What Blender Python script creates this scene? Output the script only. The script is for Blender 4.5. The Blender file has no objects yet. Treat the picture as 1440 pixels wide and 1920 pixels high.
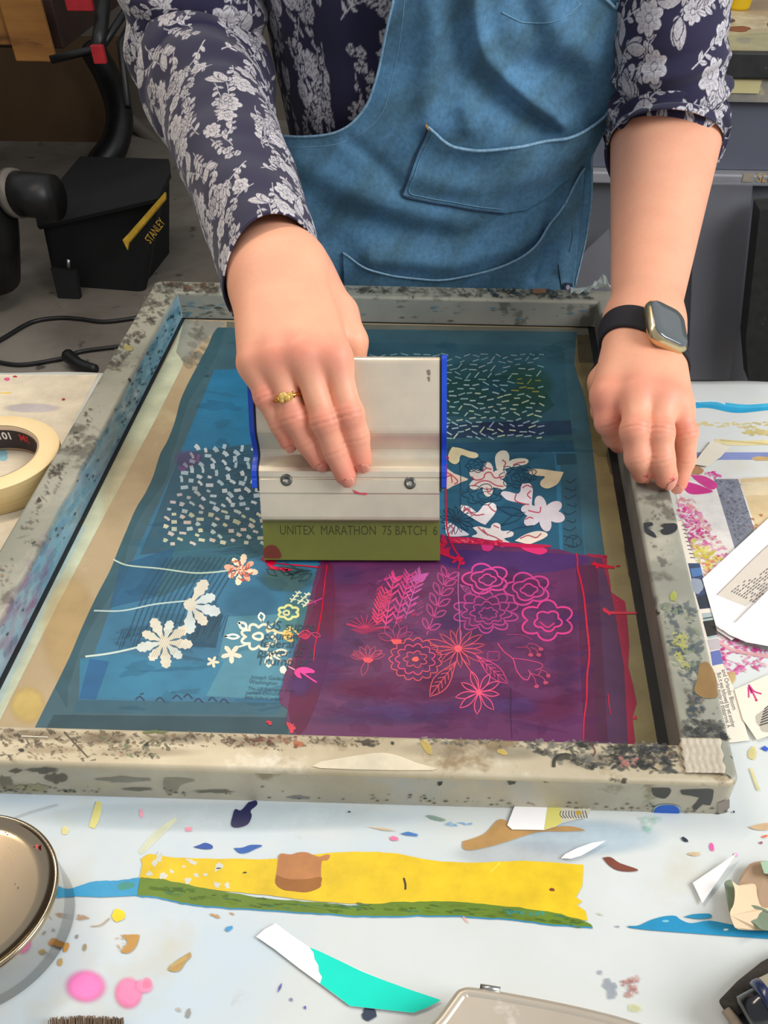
import bpy, bmesh, math, random
import numpy as np
from mathutils import Vector, Matrix
rnd = random.Random(7)
sc = bpy.context.scene
COL = bpy.context.collection

# ------------------------------------------------------------------ camera
CPOS = np.array([0.0799662, -0.2827353, 0.3961336])
PITCH, YAW, ROLL, FPX, PPX, PPY = 0.8537562, -0.0186946, 0.013226, 1642.008, 838.352, 1351.136
_cp, _sp = math.cos(PITCH), math.sin(PITCH)
FW = np.array([math.sin(YAW)*_cp, math.cos(YAW)*_cp, -_sp])
_rt = np.array([math.cos(YAW), -math.sin(YAW), 0.0]); _up = np.cross(_rt, FW)
RT = math.cos(ROLL)*_rt + math.sin(ROLL)*_up
UP = -math.sin(ROLL)*_rt + math.cos(ROLL)*_up
cam_d = bpy.data.cameras.new('camera'); cam = bpy.data.objects.new('camera', cam_d); COL.objects.link(cam)
M = Matrix(((RT[0], UP[0], -FW[0], CPOS[0]), (RT[1], UP[1], -FW[1], CPOS[1]), (RT[2], UP[2], -FW[2], CPOS[2]), (0, 0, 0, 1)))
cam.matrix_world = M
cam_d.sensor_fit = 'VERTICAL'; cam_d.sensor_height = 36.0
cam_d.lens = FPX/1920*36.0
cam_d.shift_x = -(PPX-720)/1920.0
cam_d.shift_y = (PPY-960)/1920.0
cam_d.clip_start = 0.02
sc.camera = cam

def ray(x, y):
    x = np.asarray(x, float)[..., None]; y = np.asarray(y, float)[..., None]
    return FW + RT*(x-PPX)/FPX - UP*(y-PPY)/FPX
def kk(x, y, k): return CPOS + ray(x, y)*k                      # a point of the place at depth k
def onz(x, y, z):
    d = ray(x, y); return CPOS + d*((z-CPOS[2])/d[..., 2:3])
def ony(x, y, Y):
    d = ray(x, y); return CPOS + d*((Y-CPOS[1])/d[..., 1:2])
def onplane(x, y, O, n):
    d = ray(x, y); return CPOS + d*(((O-CPOS)@n)/(d@n))[..., None]
def proj(P):
    d = np.asarray(P)-CPOS; k = d@FW
    return PPX+FPX*(d@RT)/k, PPY-FPX*(d@UP)/k, k

def lin(c):
    c = np.asarray(c, float)/255.0
    return np.where(c <= .04045, c/12.92, ((c+.055)/1.055)**2.4)

# ------------------------------------------------------------------ objects
def tag(o, label, cat, group=None, kind=None):
    if label: o['label'] = label
    if cat: o['category'] = cat
    if group: o['group'] = group
    if kind: o['kind'] = kind
    return o
def thing(name, label, cat, loc=(0, 0, 0), group=None):
    o = bpy.data.objects.new(name, None); COL.objects.link(o); o.location = loc
    o.empty_display_size = .02
    return tag(o, label, cat, group)
bpy_world_updates = []
def link(name, me, parent=None):
    o = bpy.data.objects.new(name, me); COL.objects.link(o)
    if parent is not None:
        o.parent = parent
        if parent.type == 'EMPTY': o.matrix_parent_inverse = Matrix.Translation(-Vector(parent.location))
    return o

class MB:
    """one mesh: vertices with a colour each, faces with a material index"""
    def __init__(s): s.v = []; s.f = []; s.c = []; s.m = []; s.sm = []
    def add(s, V, F, col=(1, 1, 1, 1), mi=0, smooth=False):
        n = len(s.v); V = [tuple(map(float, p)) for p in V]; s.v += V
        if len(np.shape(col)) == 1:
            c = tuple(col)+((1,) if len(col) == 3 else ()); s.c += [c]*len(V)
        else: s.c += [tuple(c)+((1,) if len(c) == 3 else ()) for c in col]
        for f in F: s.f.append(tuple(i+n for i in f)); s.m.append(mi); s.sm.append(smooth)
    def poly(s, P, col, mi=0): s.add(P, [tuple(range(len(P)))], col, mi)
    def box(s, lo, hi, col=(1, 1, 1, 1), mi=0, R=None, O=None):
        x0, y0, z0 = lo; x1, y1, z1 = hi
        V = np.array([(x0,y0,z0),(x1,y0,z0),(x1,y1,z0),(x0,y1,z0),(x0,y0,z1),(x1,y0,z1),(x1,y1,z1),(x0,y1,z1)], float)
        if R is not None: V = V@np.asarray(R)      # rows of R = local axes
        if O is not None: V = V+np.asarray(O)
        s.add(V, [(3,2,1,0),(4,5,6,7),(0,1,5,4),(1,2,6,5),(2,3,7,6),(3,0,4,7)], col, mi)
    def tube(s, pts, r, n=10, col=(1, 1, 1, 1), mi=0, caps=True, smooth=True):
        V, F = tube_geo(pts, r, n, caps); s.add(V, F, col, mi, smooth)
    def lathe(s, prof, n=64, O=(0, 0, 0), R=None, col=(1, 1, 1, 1), mi=0, smooth=True, a0=0, a1=2*math.pi):
        V = []; F = []
        full = abs(a1-a0-2*math.pi) < 1e-6; m = n if full else n+1
        for i in range(m):
            a = a0+(a1-a0)*i/n
            for (r, z) in prof: V.append((r*math.cos(a), r*math.sin(a), z))
        k = len(prof)
        for i in range(n):
            j = (i+1) % m
            for q in range(k-1): F.append((i*k+q, j*k+q, j*k+q+1, i*k+q+1))
        V = np.array(V)
        if R is not None: V = V@np.asarray(R)
        s.add(V+np.asarray(O), F, col, mi, smooth)
    def build(s, name, mats, parent=None, bevel=0, subsurf=0, merge=0):
        me = bpy.data.meshes.new(name); me.from_pydata(s.v, [], s.f)
        if not isinstance(mats, (list, tuple)): mats = [mats]
        for m in mats: me.materials.append(m)
        me.polygons.foreach_set('material_index', s.m)
        me.polygons.foreach_set('use_smooth', s.sm)
        a = me.color_attributes.new('Col', 'FLOAT_COLOR', 'POINT')
        a.data.foreach_set('color', np.array(s.c, np.float32).ravel())
        me.update(); o = link(name, me, parent)
        if bevel:
            b = o.modifiers.new('b', 'BEVEL'); b.width = bevel; b.segments = 3; b.limit_method = 'ANGLE'
        if subsurf:
            b = o.modifiers.new('s', 'SUBSURF'); b.levels = b.render_levels = subsurf
        return o
def unit(v): v = np.asarray(v, float); return v/np.linalg.norm(v)
def frames(P):
    P = np.asarray(P, float); T = np.gradient(P, axis=0); T /= np.linalg.norm(T, axis=1)[:, None]
    a = np.array([0, 0, 1.]) if abs(T[0][2]) < .9 else np.array([1., 0, 0])
    N = np.zeros_like(P); N[0] = unit(a-T[0]*(a@T[0]))
    for i in range(1, len(P)):
        n = N[i-1]-T[i]*(N[i-1]@T[i]); N[i] = unit(n)
    return T, N, np.cross(T, N)
def tube_geo(pts, r, n=10, caps=True):
    P = np.asarray(pts, float); T, N, B = frames(P); r = np.broadcast_to(r, (len(P),))
    V = []; F = []
    for i in range(len(P)):
        for j in range(n):
            a = 2*math.pi*j/n; V.append(P[i]+r[i]*(math.cos(a)*N[i]+math.sin(a)*B[i]))
    for i in range(len(P)-1):
        for j in range(n): F.append((i*n+j, i*n+(j+1) % n, (i+1)*n+(j+1) % n, (i+1)*n+j))
    if caps: F.append(tuple(range(n))[::-1]); F.append(tuple((len(P)-1)*n+j for j in range(n)))
    return V, F
def cr(P, n=8):
    """smooth curve through points"""
    P = np.asarray(P, float)
    if len(P) < 3: return np.array([P[0]+(P[-1]-P[0])*t for t in np.linspace(0, 1, n+1)])
    Q = np.vstack([2*P[0]-P[1], P, 2*P[-1]-P[-2]]); out = []
    for i in range(1, len(Q)-2):
        for t in np.arange(n)/n:
            p0, p1, p2, p3 = Q[i-1], Q[i], Q[i+1], Q[i+2]
            out.append(.5*((2*p1)+(-p0+p2)*t+(2*p0-5*p1+4*p2-p3)*t*t+(-p0+3*p1-3*p2+p3)*t**3))
    out.append(P[-1]); return np.array(out)
def grid_obj(name, G, mats, parent=None, colors=None, closed=False, solid=0):
    """a dense cloth surface: G[nu, nv, 3]"""
    nu, nv = G.shape[:2]; V = G.reshape(-1, 3)
    I = np.arange(nu*nv).reshape(nu, nv)
    if closed: I = np.concatenate([I, I[:, :1]], 1)
    F = np.stack([I[:-1, :-1], I[:-1, 1:], I[1:, 1:], I[1:, :-1]], -1).reshape(-1, 4)
    return raw_mesh(name, V, F, mats, parent, None if colors is None else colors.reshape(-1, colors.shape[-1]), solid)
def raw_mesh(name, V, F, mats, parent=None, colors=None, solid=0):
    me = bpy.data.meshes.new(name); V = np.asarray(V, np.float32); F = np.asarray(F, np.int32)
    me.vertices.add(len(V)); me.vertices.foreach_set('co', V.ravel())
    me.loops.add(F.size); me.loops.foreach_set('vertex_index', F.ravel())
    me.polygons.add(len(F)); me.polygons.foreach_set('loop_start', np.arange(len(F), dtype=np.int32)*4)
    me.polygons.foreach_set('loop_total', np.full(len(F), 4, np.int32))
    me.polygons.foreach_set('use_smooth', np.ones(len(F), bool))
    me.update(calc_edges=True); me.validate()
    if colors is not None:
        if colors.shape[-1] == 3: colors = np.concatenate([colors, np.ones((len(colors), 1))], 1)
        a = me.color_attributes.new('Col', 'FLOAT_COLOR', 'POINT'); a.data.foreach_set('color', colors.astype(np.float32).ravel())
    for m in (mats if isinstance(mats, (list, tuple)) else [mats]): me.materials.append(m)
    o = link(name, me, parent)
    if solid:
        s = o.modifiers.new('t', 'SOLIDIFY'); s.thickness = solid; s.offset = 0
    return o

# ------------------------------------------------------------------ materials
def nodes(name):
    m = bpy.data.materials.new(name); m.use_nodes = True; nt = m.node_tree
    return m, nt, nt.nodes['Principled BSDF']
def mat(name, c, rough=.6, metal=0, c2=None, scale=20, lo=.35, hi=.65, bump=0, bscale=None, spots=None, alpha=1, sss=0, coat=0, stretch=None, spec=None, detail=6):
    """procedural material: a colour, mottled towards c2 by noise, with optional list of (colour, scale, threshold, softness) stains"""
    m, nt, b = nodes(name); N = nt.nodes; L = nt.links
    tc = N.new('ShaderNodeTexCoord'); co = tc.outputs['Object']
    if stretch:
        mp = N.new('ShaderNodeMapping'); mp.inputs['Scale'].default_value = stretch; L.new(co, mp.inputs[0]); co = mp.outputs[0]
    col = N.new('ShaderNodeRGB'); col.outputs[0].default_value = (*lin(c), 1); cur = col.outputs[0]
    def stain(cur, cc, s, t, soft, d=6, w=0):
        n = N.new('ShaderNodeTexNoise'); n.noise_dimensions = '4D'; n.inputs['W'].default_value = w
        n.inputs['Scale'].default_value = s; n.inputs['Detail'].default_value = d; n.inputs['Roughness'].default_value = .6
        L.new(co, n.inputs['Vector'])
        mr = N.new('ShaderNodeMapRange'); mr.inputs[1].default_value = t; mr.inputs[2].default_value = t+soft; L.new(n.outputs[0], mr.inputs[0])
        mx = N.new('ShaderNodeMix'); mx.data_type = 'RGBA'; L.new(mr.outputs[0], mx.inputs[0]); L.new(cur, mx.inputs[6]); mx.inputs[7].default_value = (*lin(cc), 1)
        return mx.outputs[2]
    if c2 is not None: cur = stain(cur, c2, scale, lo, hi-lo, detail)
    for i, sp in enumerate(spots or []): cur = stain(cur, *sp, w=1.7*(i+1))
    L.new(cur, b.inputs['Base Color'])
    b.inputs['Roughness'].default_value = rough; b.inputs['Metallic'].default_value = metal
    if spec is not None: b.inputs['Specular IOR Level'].default_value = spec
    if alpha < 1: b.inputs['Alpha'].default_value = alpha
    if coat: b.inputs['Coat Weight'].default_value = coat; b.inputs['Coat Roughness'].default_value = .15
    if sss:
        b.inputs['Subsurface Weight'].default_value = sss; b.inputs['Subsurface Radius'].default_value = (1, .35, .2); b.inputs['Subsurface Scale'].default_value = .004
    if bump:
        n = N.new('ShaderNodeTexNoise'); n.inputs['Scale'].default_value = bscale or scale; n.inputs['Detail'].default_value = 4; L.new(co, n.inputs['Vector'])
        bm = N.new('ShaderNodeBump'); bm.inputs['Strength'].default_value = min(1, bump); bm.inputs['Distance'].default_value = .002; L.new(n.outputs[0], bm.inputs['Height']); L.new(bm.outputs[0], b.inputs['Normal'])
    return m
def attr_mat(name, rough=.6, use_alpha=False, noise=0, nscale=60, bump=0, bscale=400, sss=0, coat=0, metal=0, weave=0, sheen=0, spec=None):
    """colour from the surface's own colour attribute, with procedural mottling"""
    m, nt, b = nodes(name); N = nt.nodes; L = nt.links
    at = N.new('ShaderNodeVertexColor'); at.layer_name = 'Col'; cur = at.outputs['Color']
    tc = N.new('ShaderNodeTexCoord')
    if noise:
        n = N.new('ShaderNodeTexNoise'); n.inputs['Scale'].default_value = nscale; n.inputs['Detail'].default_value = 6; n.inputs['Roughness'].default_value = .65; L.new(tc.outputs['Object'], n.inputs['Vector'])
        mr = N.new('ShaderNodeMapRange'); mr.inputs[1].default_value = .3; mr.inputs[2].default_value = .7; mr.inputs[3].default_value = 1-noise; mr.inputs[4].default_value = 1+noise; L.new(n.outputs[0], mr.inputs[0])
        vm = N.new('ShaderNodeVectorMath'); vm.operation = 'SCALE'; L.new(cur, vm.inputs[0]); L.new(mr.outputs[0], vm.inputs['Scale']); cur = vm.outputs[0]
    L.new(cur, b.inputs['Base Color']); b.inputs['Roughness'].default_value = rough; b.inputs['Metallic'].default_value = metal
    if use_alpha: L.new(at.outputs['Alpha'], b.inputs['Alpha'])
    if spec is not None: b.inputs['Specular IOR Level'].default_value = spec
    if coat: b.inputs['Coat Weight'].default_value = coat; b.inputs['Coat Roughness'].default_value = .1
    if sheen: b.inputs['Sheen Weight'].default_value = sheen; b.inputs['Sheen Roughness'].default_value = .5
    if sss:
        b.inputs['Subsurface Weight'].default_value = sss; b.inputs['Subsurface Radius'].default_value = (1, .35, .2); b.inputs['Subsurface Scale'].default_value = .004
    h = None
    if bump:
        n = N.new('ShaderNodeTexNoise'); n.inputs['Scale'].default_value = bscale; n.inputs['Detail'].default_value = 3; L.new(tc.outputs['Object'], n.inputs['Vector']); h = n.outputs[0]
    if weave:
        w = N.new('ShaderNodeTexWave'); w.wave_type = 'BANDS'; w.bands_direction = 'DIAGONAL'; w.inputs['Scale'].default_value = weave; w.inputs['Distortion'].default_value = 1.5; w.inputs['Detail'].default_value = 2
        L.new(tc.outputs['Object'], w.inputs['Vector']); h = w.outputs[0] if 0 else w.outputs['Fac']
    if h is not None:
        bm = N.new('ShaderNodeBump'); bm.inputs['Strength'].default_value = min(1, bump or .4); bm.inputs['Distance'].default_value = .0006; L.new(h, bm.inputs['Height']); L.new(bm.outputs[0], b.inputs['Normal'])
    return m

INK = attr_mat('printed_ink', .5, use_alpha=True, noise=.17, nscale=38)
WETINK = attr_mat('wet_ink', .18, noise=.15, nscale=200, coat=.6)
PAPERINK = attr_mat('print_on_paper', .8, use_alpha=True, noise=.05, nscale=40)

# ------------------------------------------------------------------ writing
def text_geo(s, size=1.0, bold=0.0, space=1.0):
    cu = bpy.data.curves.new('t', 'FONT'); cu.body = s; cu.size = size; cu.space_character = space; cu.offset = bold; cu.resolution_u = 3
    o = bpy.data.objects.new('t', cu); COL.objects.link(o)
    dg = bpy.context.evaluated_depsgraph_get(); me = bpy.data.meshes.new_from_object(o.evaluated_get(dg))
    V = np.array([v.co[:] for v in me.vertices]).reshape(-1, 3); F = [tuple(p.vertices) for p in me.polygons]
    bpy.data.objects.remove(o); bpy.data.curves.remove(cu); bpy.data.meshes.remove(me)
    return V, F

class Ink:
    """draws flat colour on a horizontal surface of the place at height z"""
    def __init__(s, mb, z, mi=0, step=.00006): s.mb = mb; s.z = z; s.mi = mi; s.step = step; s.n = 0; s.hold = False; s.ws = 1.0
    def lift(s):
        if not s.hold: s.n += 1
        return s.z+s.n*s.step
    def P(s, pts, z=None):
        pts = np.asarray(pts, float); return onz(pts[:, 0], pts[:, 1], s.lift() if z is None else z)
    def poly(s, pts, c, a=1, mi=None, smooth=0):
        if smooth:
            q = np.vstack([pts, pts[:1]]); pts = cr(q, smooth)[:-1]
        s.mb.poly(s.P(pts), (*lin(c), a), s.mi if mi is None else mi)
    def blob(s, x, y, rx, ry, c, rot=0, a=1, irr=.15, n=28, mi=None, seed=None):
        r = random.Random(seed if seed is not None else int(x*7+y*3)); ph = [r.uniform(0, 6.3) for _ in range(4)]; pts = []
        for i in range(n):
            t = 2*math.pi*i/n; q = 1+irr*(.5*math.sin(2*t+ph[0])+.4*math.sin(3*t+ph[1])+.35*math.sin(5*t+ph[2])+.25*math.sin(9*t+ph[3]))
            u, v = rx*q*math.cos(t), ry*q*math.sin(t); cc, ss = math.cos(rot), math.sin(rot)
            pts.append((x+u*cc-v*ss, y+u*ss+v*cc))
        s.poly(pts, c, a, mi)
    def soft(s, x, y, rx, ry, c, a=1, core=.6):
        n = 40; V = [(x, y)]; C = [(*lin(c), a)]
        for k, al in ((core, a), (core+(1-core)*.35, a*.7), (core+(1-core)*.7, a*.2), (1, 0)):
            for i in range(n):
                t = 2*math.pi*i/n; V.append((x+rx*k*math.cos(t), y+ry*k*math.sin(t))); C.append((*lin(c), al))
        F = [(0, 1+i, 1+(i+1) % n) for i in range(n)]
        for q in range(3): F += [(1+q*n+i, 1+(q+1)*n+i, 1+(q+1)*n+(i+1) % n, 1+q*n+(i+1) % n) for i in range(n)]
        s.mb.add(s.P(V), F, C, s.mi)
    def line(s, pts, w, c, a=1, n=6, mi=None, taper=0, closed=False):
        pts = np.asarray(pts, float)
        if n > 1 and len(pts) > 2: pts = cr(pts, n)
        T = np.gradient(pts, axis=0)
        if closed: T[0] = T[-1] = pts[1]-pts[-2]
        T /= (np.linalg.norm(T, axis=1)[:, None]+1e-9); Nn = np.stack([-T[:, 1], T[:, 0]], 1)
        ww = np.full(len(pts), w*s.ws/2.)
        if taper: ww *= 1-taper*np.abs(np.linspace(-1, 1, len(pts)))**2
        A = pts+Nn*ww[:, None]; B = pts-Nn*ww[:, None]; m = len(pts)
        z = s.lift(); V = np.vstack([s.P(A, z), s.P(B, z)])
        s.mb.add(V, [(i, i+1, m+i+1, m+i) for i in range(m-1)], (*lin(c), a), s.mi if mi is None else mi)
    def text(s, t, x, y, size, c, ang=0, shear=0, sx=1, a=1, bold=0, flipy=False):
        V, F = text_geo(t, size, bold)
        if not len(V): return
        u = V[:, 0]*sx+V[:, 1]*shear; v = -V[:, 1]*(-1 if flipy else 1); ca, sa = math.cos(ang), math.sin(ang)
        s.mb.add(s.P(np.stack([x+u*ca-v*sa, y+u*sa+v*ca], 1)), F, (*lin(c), a), s.mi)
    # printed drawings
    def scallop(s, x, y, rx, ry, n, d, w, c, a=1, ph=0, jit=.06):
        pts = []; r = random.Random(int(x+y)); m = n*8
        for i in range(m+1):
            t = 2*math.pi*i/m; q = 1-d+d*1.6*abs(math.sin(n*t/2+ph)); pts.append((x+rx*q*math.cos(t), y+ry*q*math.sin(t)))
        s.line(pts, w, c, a, n=1, closed=True)
    def rose(s, x, y, rx, ry, c, w=3.5, n=6, rings=3, a=1):
        for k in range(rings):
            q = 1-k*.95/rings; s.scallop(x+k*1.5, y+k, rx*q, ry*q, max(4, n-k), .2, w*(1-.12*k), c, a, ph=k*.9)
    def daisy(s, x, y, r1, n, w, c, wid=.22, a=1, ph=0, sq=.9, jit=.15):
        r = random.Random(int(x*3+y))
        for i in range(n):
            t = 2*math.pi*(i+.15*r.uniform(-1, 1))/n+ph; L = r1*(1+jit*r.uniform(-1, 1)); s.petal(x, y, x+L*math.cos(t), y+L*sq*math.sin(t), wid*L, w, c, a)
    def petal(s, x0, y0, x1, y1, wd, w, c, a=1):
        d = np.array([x1-x0, y1-y0]); nn = np.array([-d[1], d[0]])/(np.linalg.norm(d)+1e-9); p0 = np.array([x0, y0]); pts = []
        for t in np.linspace(0, 1, 9): pts.append(p0+d*t+nn*wd*math.sin(math.pi*t**1.3)*.5)
        for t in np.linspace(1, 0, 9)[1:]: pts.append(p0+d*t-nn*wd*math.sin(math.pi*t**1.3)*.5)
        s.line(pts, w, c, a, n=1)
    def leaf(s, x0, y0, x1, y1, wd, w, c, a=1, veins=5):
        s.petal(x0, y0, x1, y1, wd, w, c, a); d = np.array([x1-x0, y1-y0]); nn = np.array([-d[1], d[0]])/np.linalg.norm(d); p0 = np.array([x0, y0])
        s.line([p0, p0+d*.5, p0+d*.95], w*.8, c, a)
        for k in range(veins):
            t = .2+.6*k/veins
            for sg in (1, -1): s.line([p0+d*t, p0+d*(t+.12)+nn*sg*wd*.3], w*.8, c, a, n=1)
    def sprig(s, pts, L, w, c, n=7, a=1, wid=.3, filled=False):
        C = cr(pts, 10); s.line(pts, w, c, a); m = len(C)
        for k in range(n):
            i = int((k+.6)/n*(m-1)); i = max(1, min(m-2, i)); d = C[i+1]-C[i-1]; d /= np.linalg.norm(d)
            for sg in (1, -1):
                t = math.atan2(d[1], d[0])+sg*.75; l = L*(1-.35*abs(k/n-.4)); e = C[i]+l*np.array([math.cos(t), math.sin(t)])
                if filled: s.line([C[i], (C[i]+e)/2, e], w*1.6, c, a, taper=.6)
                else: s.petal(*C[i], *e, wid*l, w, c, a)
# ------------------------------------------------------------------ the room
FLOOR = -.80
m_floor = mat('concrete_floor', (148, 140, 128), .75, c2=(112, 104, 94), scale=3, spots=[((84, 78, 70), 14, .62, .06)], bump=.1, bscale=60)
m_wall = mat('painted_wall', (128, 118, 106), .85, c2=(108, 99, 88), scale=2)
b = MB(); b.box((-4.5, -2.5, FLOOR-.05), (4.5, 4.3, FLOOR)); tag(b.build('floor', m_floor), None, None, kind='structure')
b = MB(); b.box((-4.5, 4.3, FLOOR-.05), (4.5, 4.4, 1.9)); tag(b.build('wall_back', m_wall), None, None, kind='structure')
b = MB(); b.box((-4.6, -2.5, FLOOR-.05), (-4.5, 4.4, 1.9)); tag(b.build('wall_left', m_wall), None, None, kind='structure')

# ------------------------------------------------------------------ things behind the person, left side
m_card = mat('brown_card', (92, 66, 36), .85, c2=(74, 52, 28), scale=3, stretch=(1, 1, .3))
m_ply = mat('orange_ply', (176, 122, 58), .7, c2=(140, 90, 40), scale=5, stretch=(.4, 3, 3), spots=[((96, 60, 28), 8, .6, .1)])
m_dkwood = mat('dark_wood', (58, 36, 30), .6, c2=(44, 28, 24), scale=6, stretch=(.4, 3, 3))
m_black = mat('black_cloth', (22, 21, 22), .8, c2=(14, 14, 15), scale=60, bump=.3, bscale=300)
m_blackpl = mat('black_plastic', (20, 20, 21), .4, c2=(28, 28, 28), scale=30)
m_grey_metal = mat('grey_metal_tube', (138, 130, 120), .5, c2=(112, 104, 96), scale=9, metal=.2)
m_yellow = mat('yellow_webbing', (196, 158, 30), .7, c2=(170, 130, 20), scale=40)
m_red = mat('red_plastic', (196, 40, 48), .5, c2=(170, 30, 40), scale=30)
m_steel = mat('bright_steel', (190, 190, 188), .3, metal=1, c2=(170, 170, 168), scale=30)

t = thing('cardboard_sheet', 'tall brown cardboard sheet leaning at the back wall on the left', 'cardboard', (-1.6, 3.5, FLOOR))
b = MB(); P = kk(np.array([-60, 230, 232, 215, 120, -60]), np.array([70, 70, 200, 335, 345, 350]), 3.7)
Q = P+np.array([0, .02, 0]); n = len(P)
b.add(np.vstack([P, Q]), [tuple(range(n))[::-1], tuple(range(n, 2*n))]+[(i, (i+1) % n, n+(i+1) % n, n+i) for i in range(n)])
b.build('board', m_card, t)

t = thing('wooden_bench', 'wooden bench top with orange edge and dark underside, top left', 'workbench', (-1.45, 2.2, FLOOR))
c0 = kk(-260, 60, 2.6); c1 = kk(205, 100, 2.6)
x0, x1 = c0[0]-.3, c1[0]; yb = c1[1]; zt = kk(60, 20, 2.6)[2]; zb = kk(90, 104, 2.6)[2]
b = MB(); b.box((x0, yb+.02, zb+.01), (x1-.14, yb+1.0, zt+.04)); b.build('bench_top', m_dkwood, t, bevel=.004)
b = MB(); b.box((x0, yb-.02, kk(60, 80, 2.6)[2]), (x1-.21, yb+.018, zt+.05)); b.build('front_edge', m_ply, t, bevel=.004)
xx = kk(72, 100, 2.6)[0]
b = MB(); b.box((xx-.06, yb-.04, zb-.01), (xx+.06, yb-.022, zt+.05)); b.build('orange_block', m_ply, t, bevel=.004)
b = MB(); b.box((x0, yb+.7, FLOOR), (x0+.09, yb+.8, zb+.01)); b.build('leg', m_dkwood, t, bevel=.004)
b = MB(); b.box((x0+.02, yb+.1, FLOOR), (x0+.11, yb+.19, zb+.01)); b.build('leg', m_dkwood, t, bevel=.004)

t = thing('black_tripod', 'black tripod with a red tab hanging above the tool bag', 'tripod', tuple(kk(190, 60, 2.9)))
b = MB(); b.tube([kk(255, -10, 2.42), kk(190, 90, 2.42), kk(95, 112, 2.42)], .010, 8); b.build('leg', m_blackpl, t)
b = MB(); b.tube([kk(200, -30, 2.4), kk(188, 60, 2.4), kk(182, 95, 2.4)], .019, 8); b.build('post', m_blackpl, t)
b = MB(); b.tube([kk(270, 5, 2.45), kk(225, 80, 2.45), kk(240, 200, 2.45)], .010, 8); b.build('leg', m_blackpl, t)
b = MB(); p = kk(186, 93, 2.36); b.box(p-np.array([.02, .01, .03]), p+np.array([.012, .01, .01])); b.build('tab', m_red, t, bevel=.002)
b = MB(); p = kk(158, 2, 2.36); b.box(p-np.array([.05, .01, .02]), p+np.array([.02, .01, .03])); b.build('tab', m_red, t, bevel=.002)

t = tag(MB(), None, None) if 0 else None
b = MB(); b.tube(cr([kk(175, 95, 3.5), kk(205, 150, 3.5), kk(224, 215, 3.5), kk(215, 270, 3.5), kk(188, 310, 3.5), kk(160, 360, 3.5)], 8), .052, 14)
tag(b.build('vacuum_hose', m_blackpl), 'black flexible hose curving down to the bag behind the table', 'hose')
t = thing('steel_trestle', 'grey metal trestle legs behind the black tool bag', 'trestle', tuple(kk(320, 520, 2.75)))
b = MB(); b.tube([kk(95, 95, 3.75), kk(285, 262, 3.75), kk(420, 380, 3.75)], .027, 12); b.build('brace', m_grey_metal, t)
b = MB(); b.tube([kk(345, 350, 3.7), kk(322, 440, 3.6), kk(306, 500, 3.5)], .032, 12); b.build('leg', m_grey_metal, t)
b = MB(); b.tube([kk(440, 350, 3.7), kk(420, 440, 3.6), kk(405, 500, 3.5)], .028, 12); b.build('leg', m_grey_metal, t)

# tool bag
m_bag2 = mat('bag_dark', (13, 13, 14), .85, c2=(9, 9, 10), scale=40, bump=.2, bscale=200)
t = thing('tool_bag', 'black cloth tool bag with a yellow stripe standing on the floor', 'bag', tuple(kk(190, 590, 2.86)))
def quadbox(front, kf, depth, top_shift=0):
    pass
F0 = [kk(110, 585, 2.83), kk(262, 598, 2.80), kk(305, 330, 2.55), kk(75, 415, 2.60)]
back = np.array([.03, .30, .03]); back2 = np.array([.06, .34, .04])
b = MB()
V = [F0[0], F0[1], F0[2], F0[3], F0[0]+back*[1, 1, 0], F0[1]+back*[1, 1, 0], kk(318, 300, 2.85), kk(140, 300, 2.95)]
b.add(V, [(0, 1, 2, 3), (5, 4, 7, 6), (1, 5, 6, 2), (4, 0, 3, 7), (3, 2, 6, 7), (1, 0, 4, 5)])
b.build('body', m_bag2, t, bevel=.02)
b = MB()
V = [kk(70, 425, 2.585), kk(296, 372, 2.53), kk(318, 325, 2.54), kk(65, 395, 2.60), kk(72, 385, 2.62), kk(318, 318, 2.56), kk(316, 298, 2.82), kk(150, 293, 2.9)]
b.add(V[:4], [(0, 1, 2, 3)]); b.add([V[3], V[2], V[6], V[7]], [(0, 1, 2, 3)])
o = b.build('lid', m_black, t); s = o.modifiers.new('s', 'SOLIDIFY'); s.thickness = .012
b = MB(); p = [kk(231, 452, 2.55), kk(243, 440, 2.55), kk(312, 362, 2.52), kk(312, 374, 2.52), kk(243, 456, 2.55), kk(240, 470, 2.55)]
b.add(p, [(0, 1, 4, 5), (1, 2, 3, 4)]); o = b.build('yellow_stripe', m_yellow, t); s = o.modifiers.new('s', 'SOLIDIFY'); s.thickness = .006
b = MB(); b.add([kk(100, 500, 2.68), kk(146, 505, 2.68), kk(160, 596, 2.76), kk(122, 590, 2.76)], [(0, 1, 2, 3)])
o = b.build('side_pocket', m_black, t); s = o.modifiers.new('s', 'SOLIDIFY'); s.thickness = .02
b = MB(); b.tube([kk(128, 486, 2.63), kk(129, 502, 2.65)], .006, 8); b.build('buckle', m_steel, t)
b = MB(); V, F = text_geo('STANLEY', 1)
V = V*.03; a = kk(282, 458, 2.545); e = kk(303, 428, 2.535); ex = unit(e-a); ez = unit(np.cross(ex, ray(290, 440))); ez = -ez if ez[2] < 0 else ez
b.add(a+V[:, :1]*ex*.6+V[:, 1:2]*ez, F); b.build('lettering', m_yellow, t)

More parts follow.
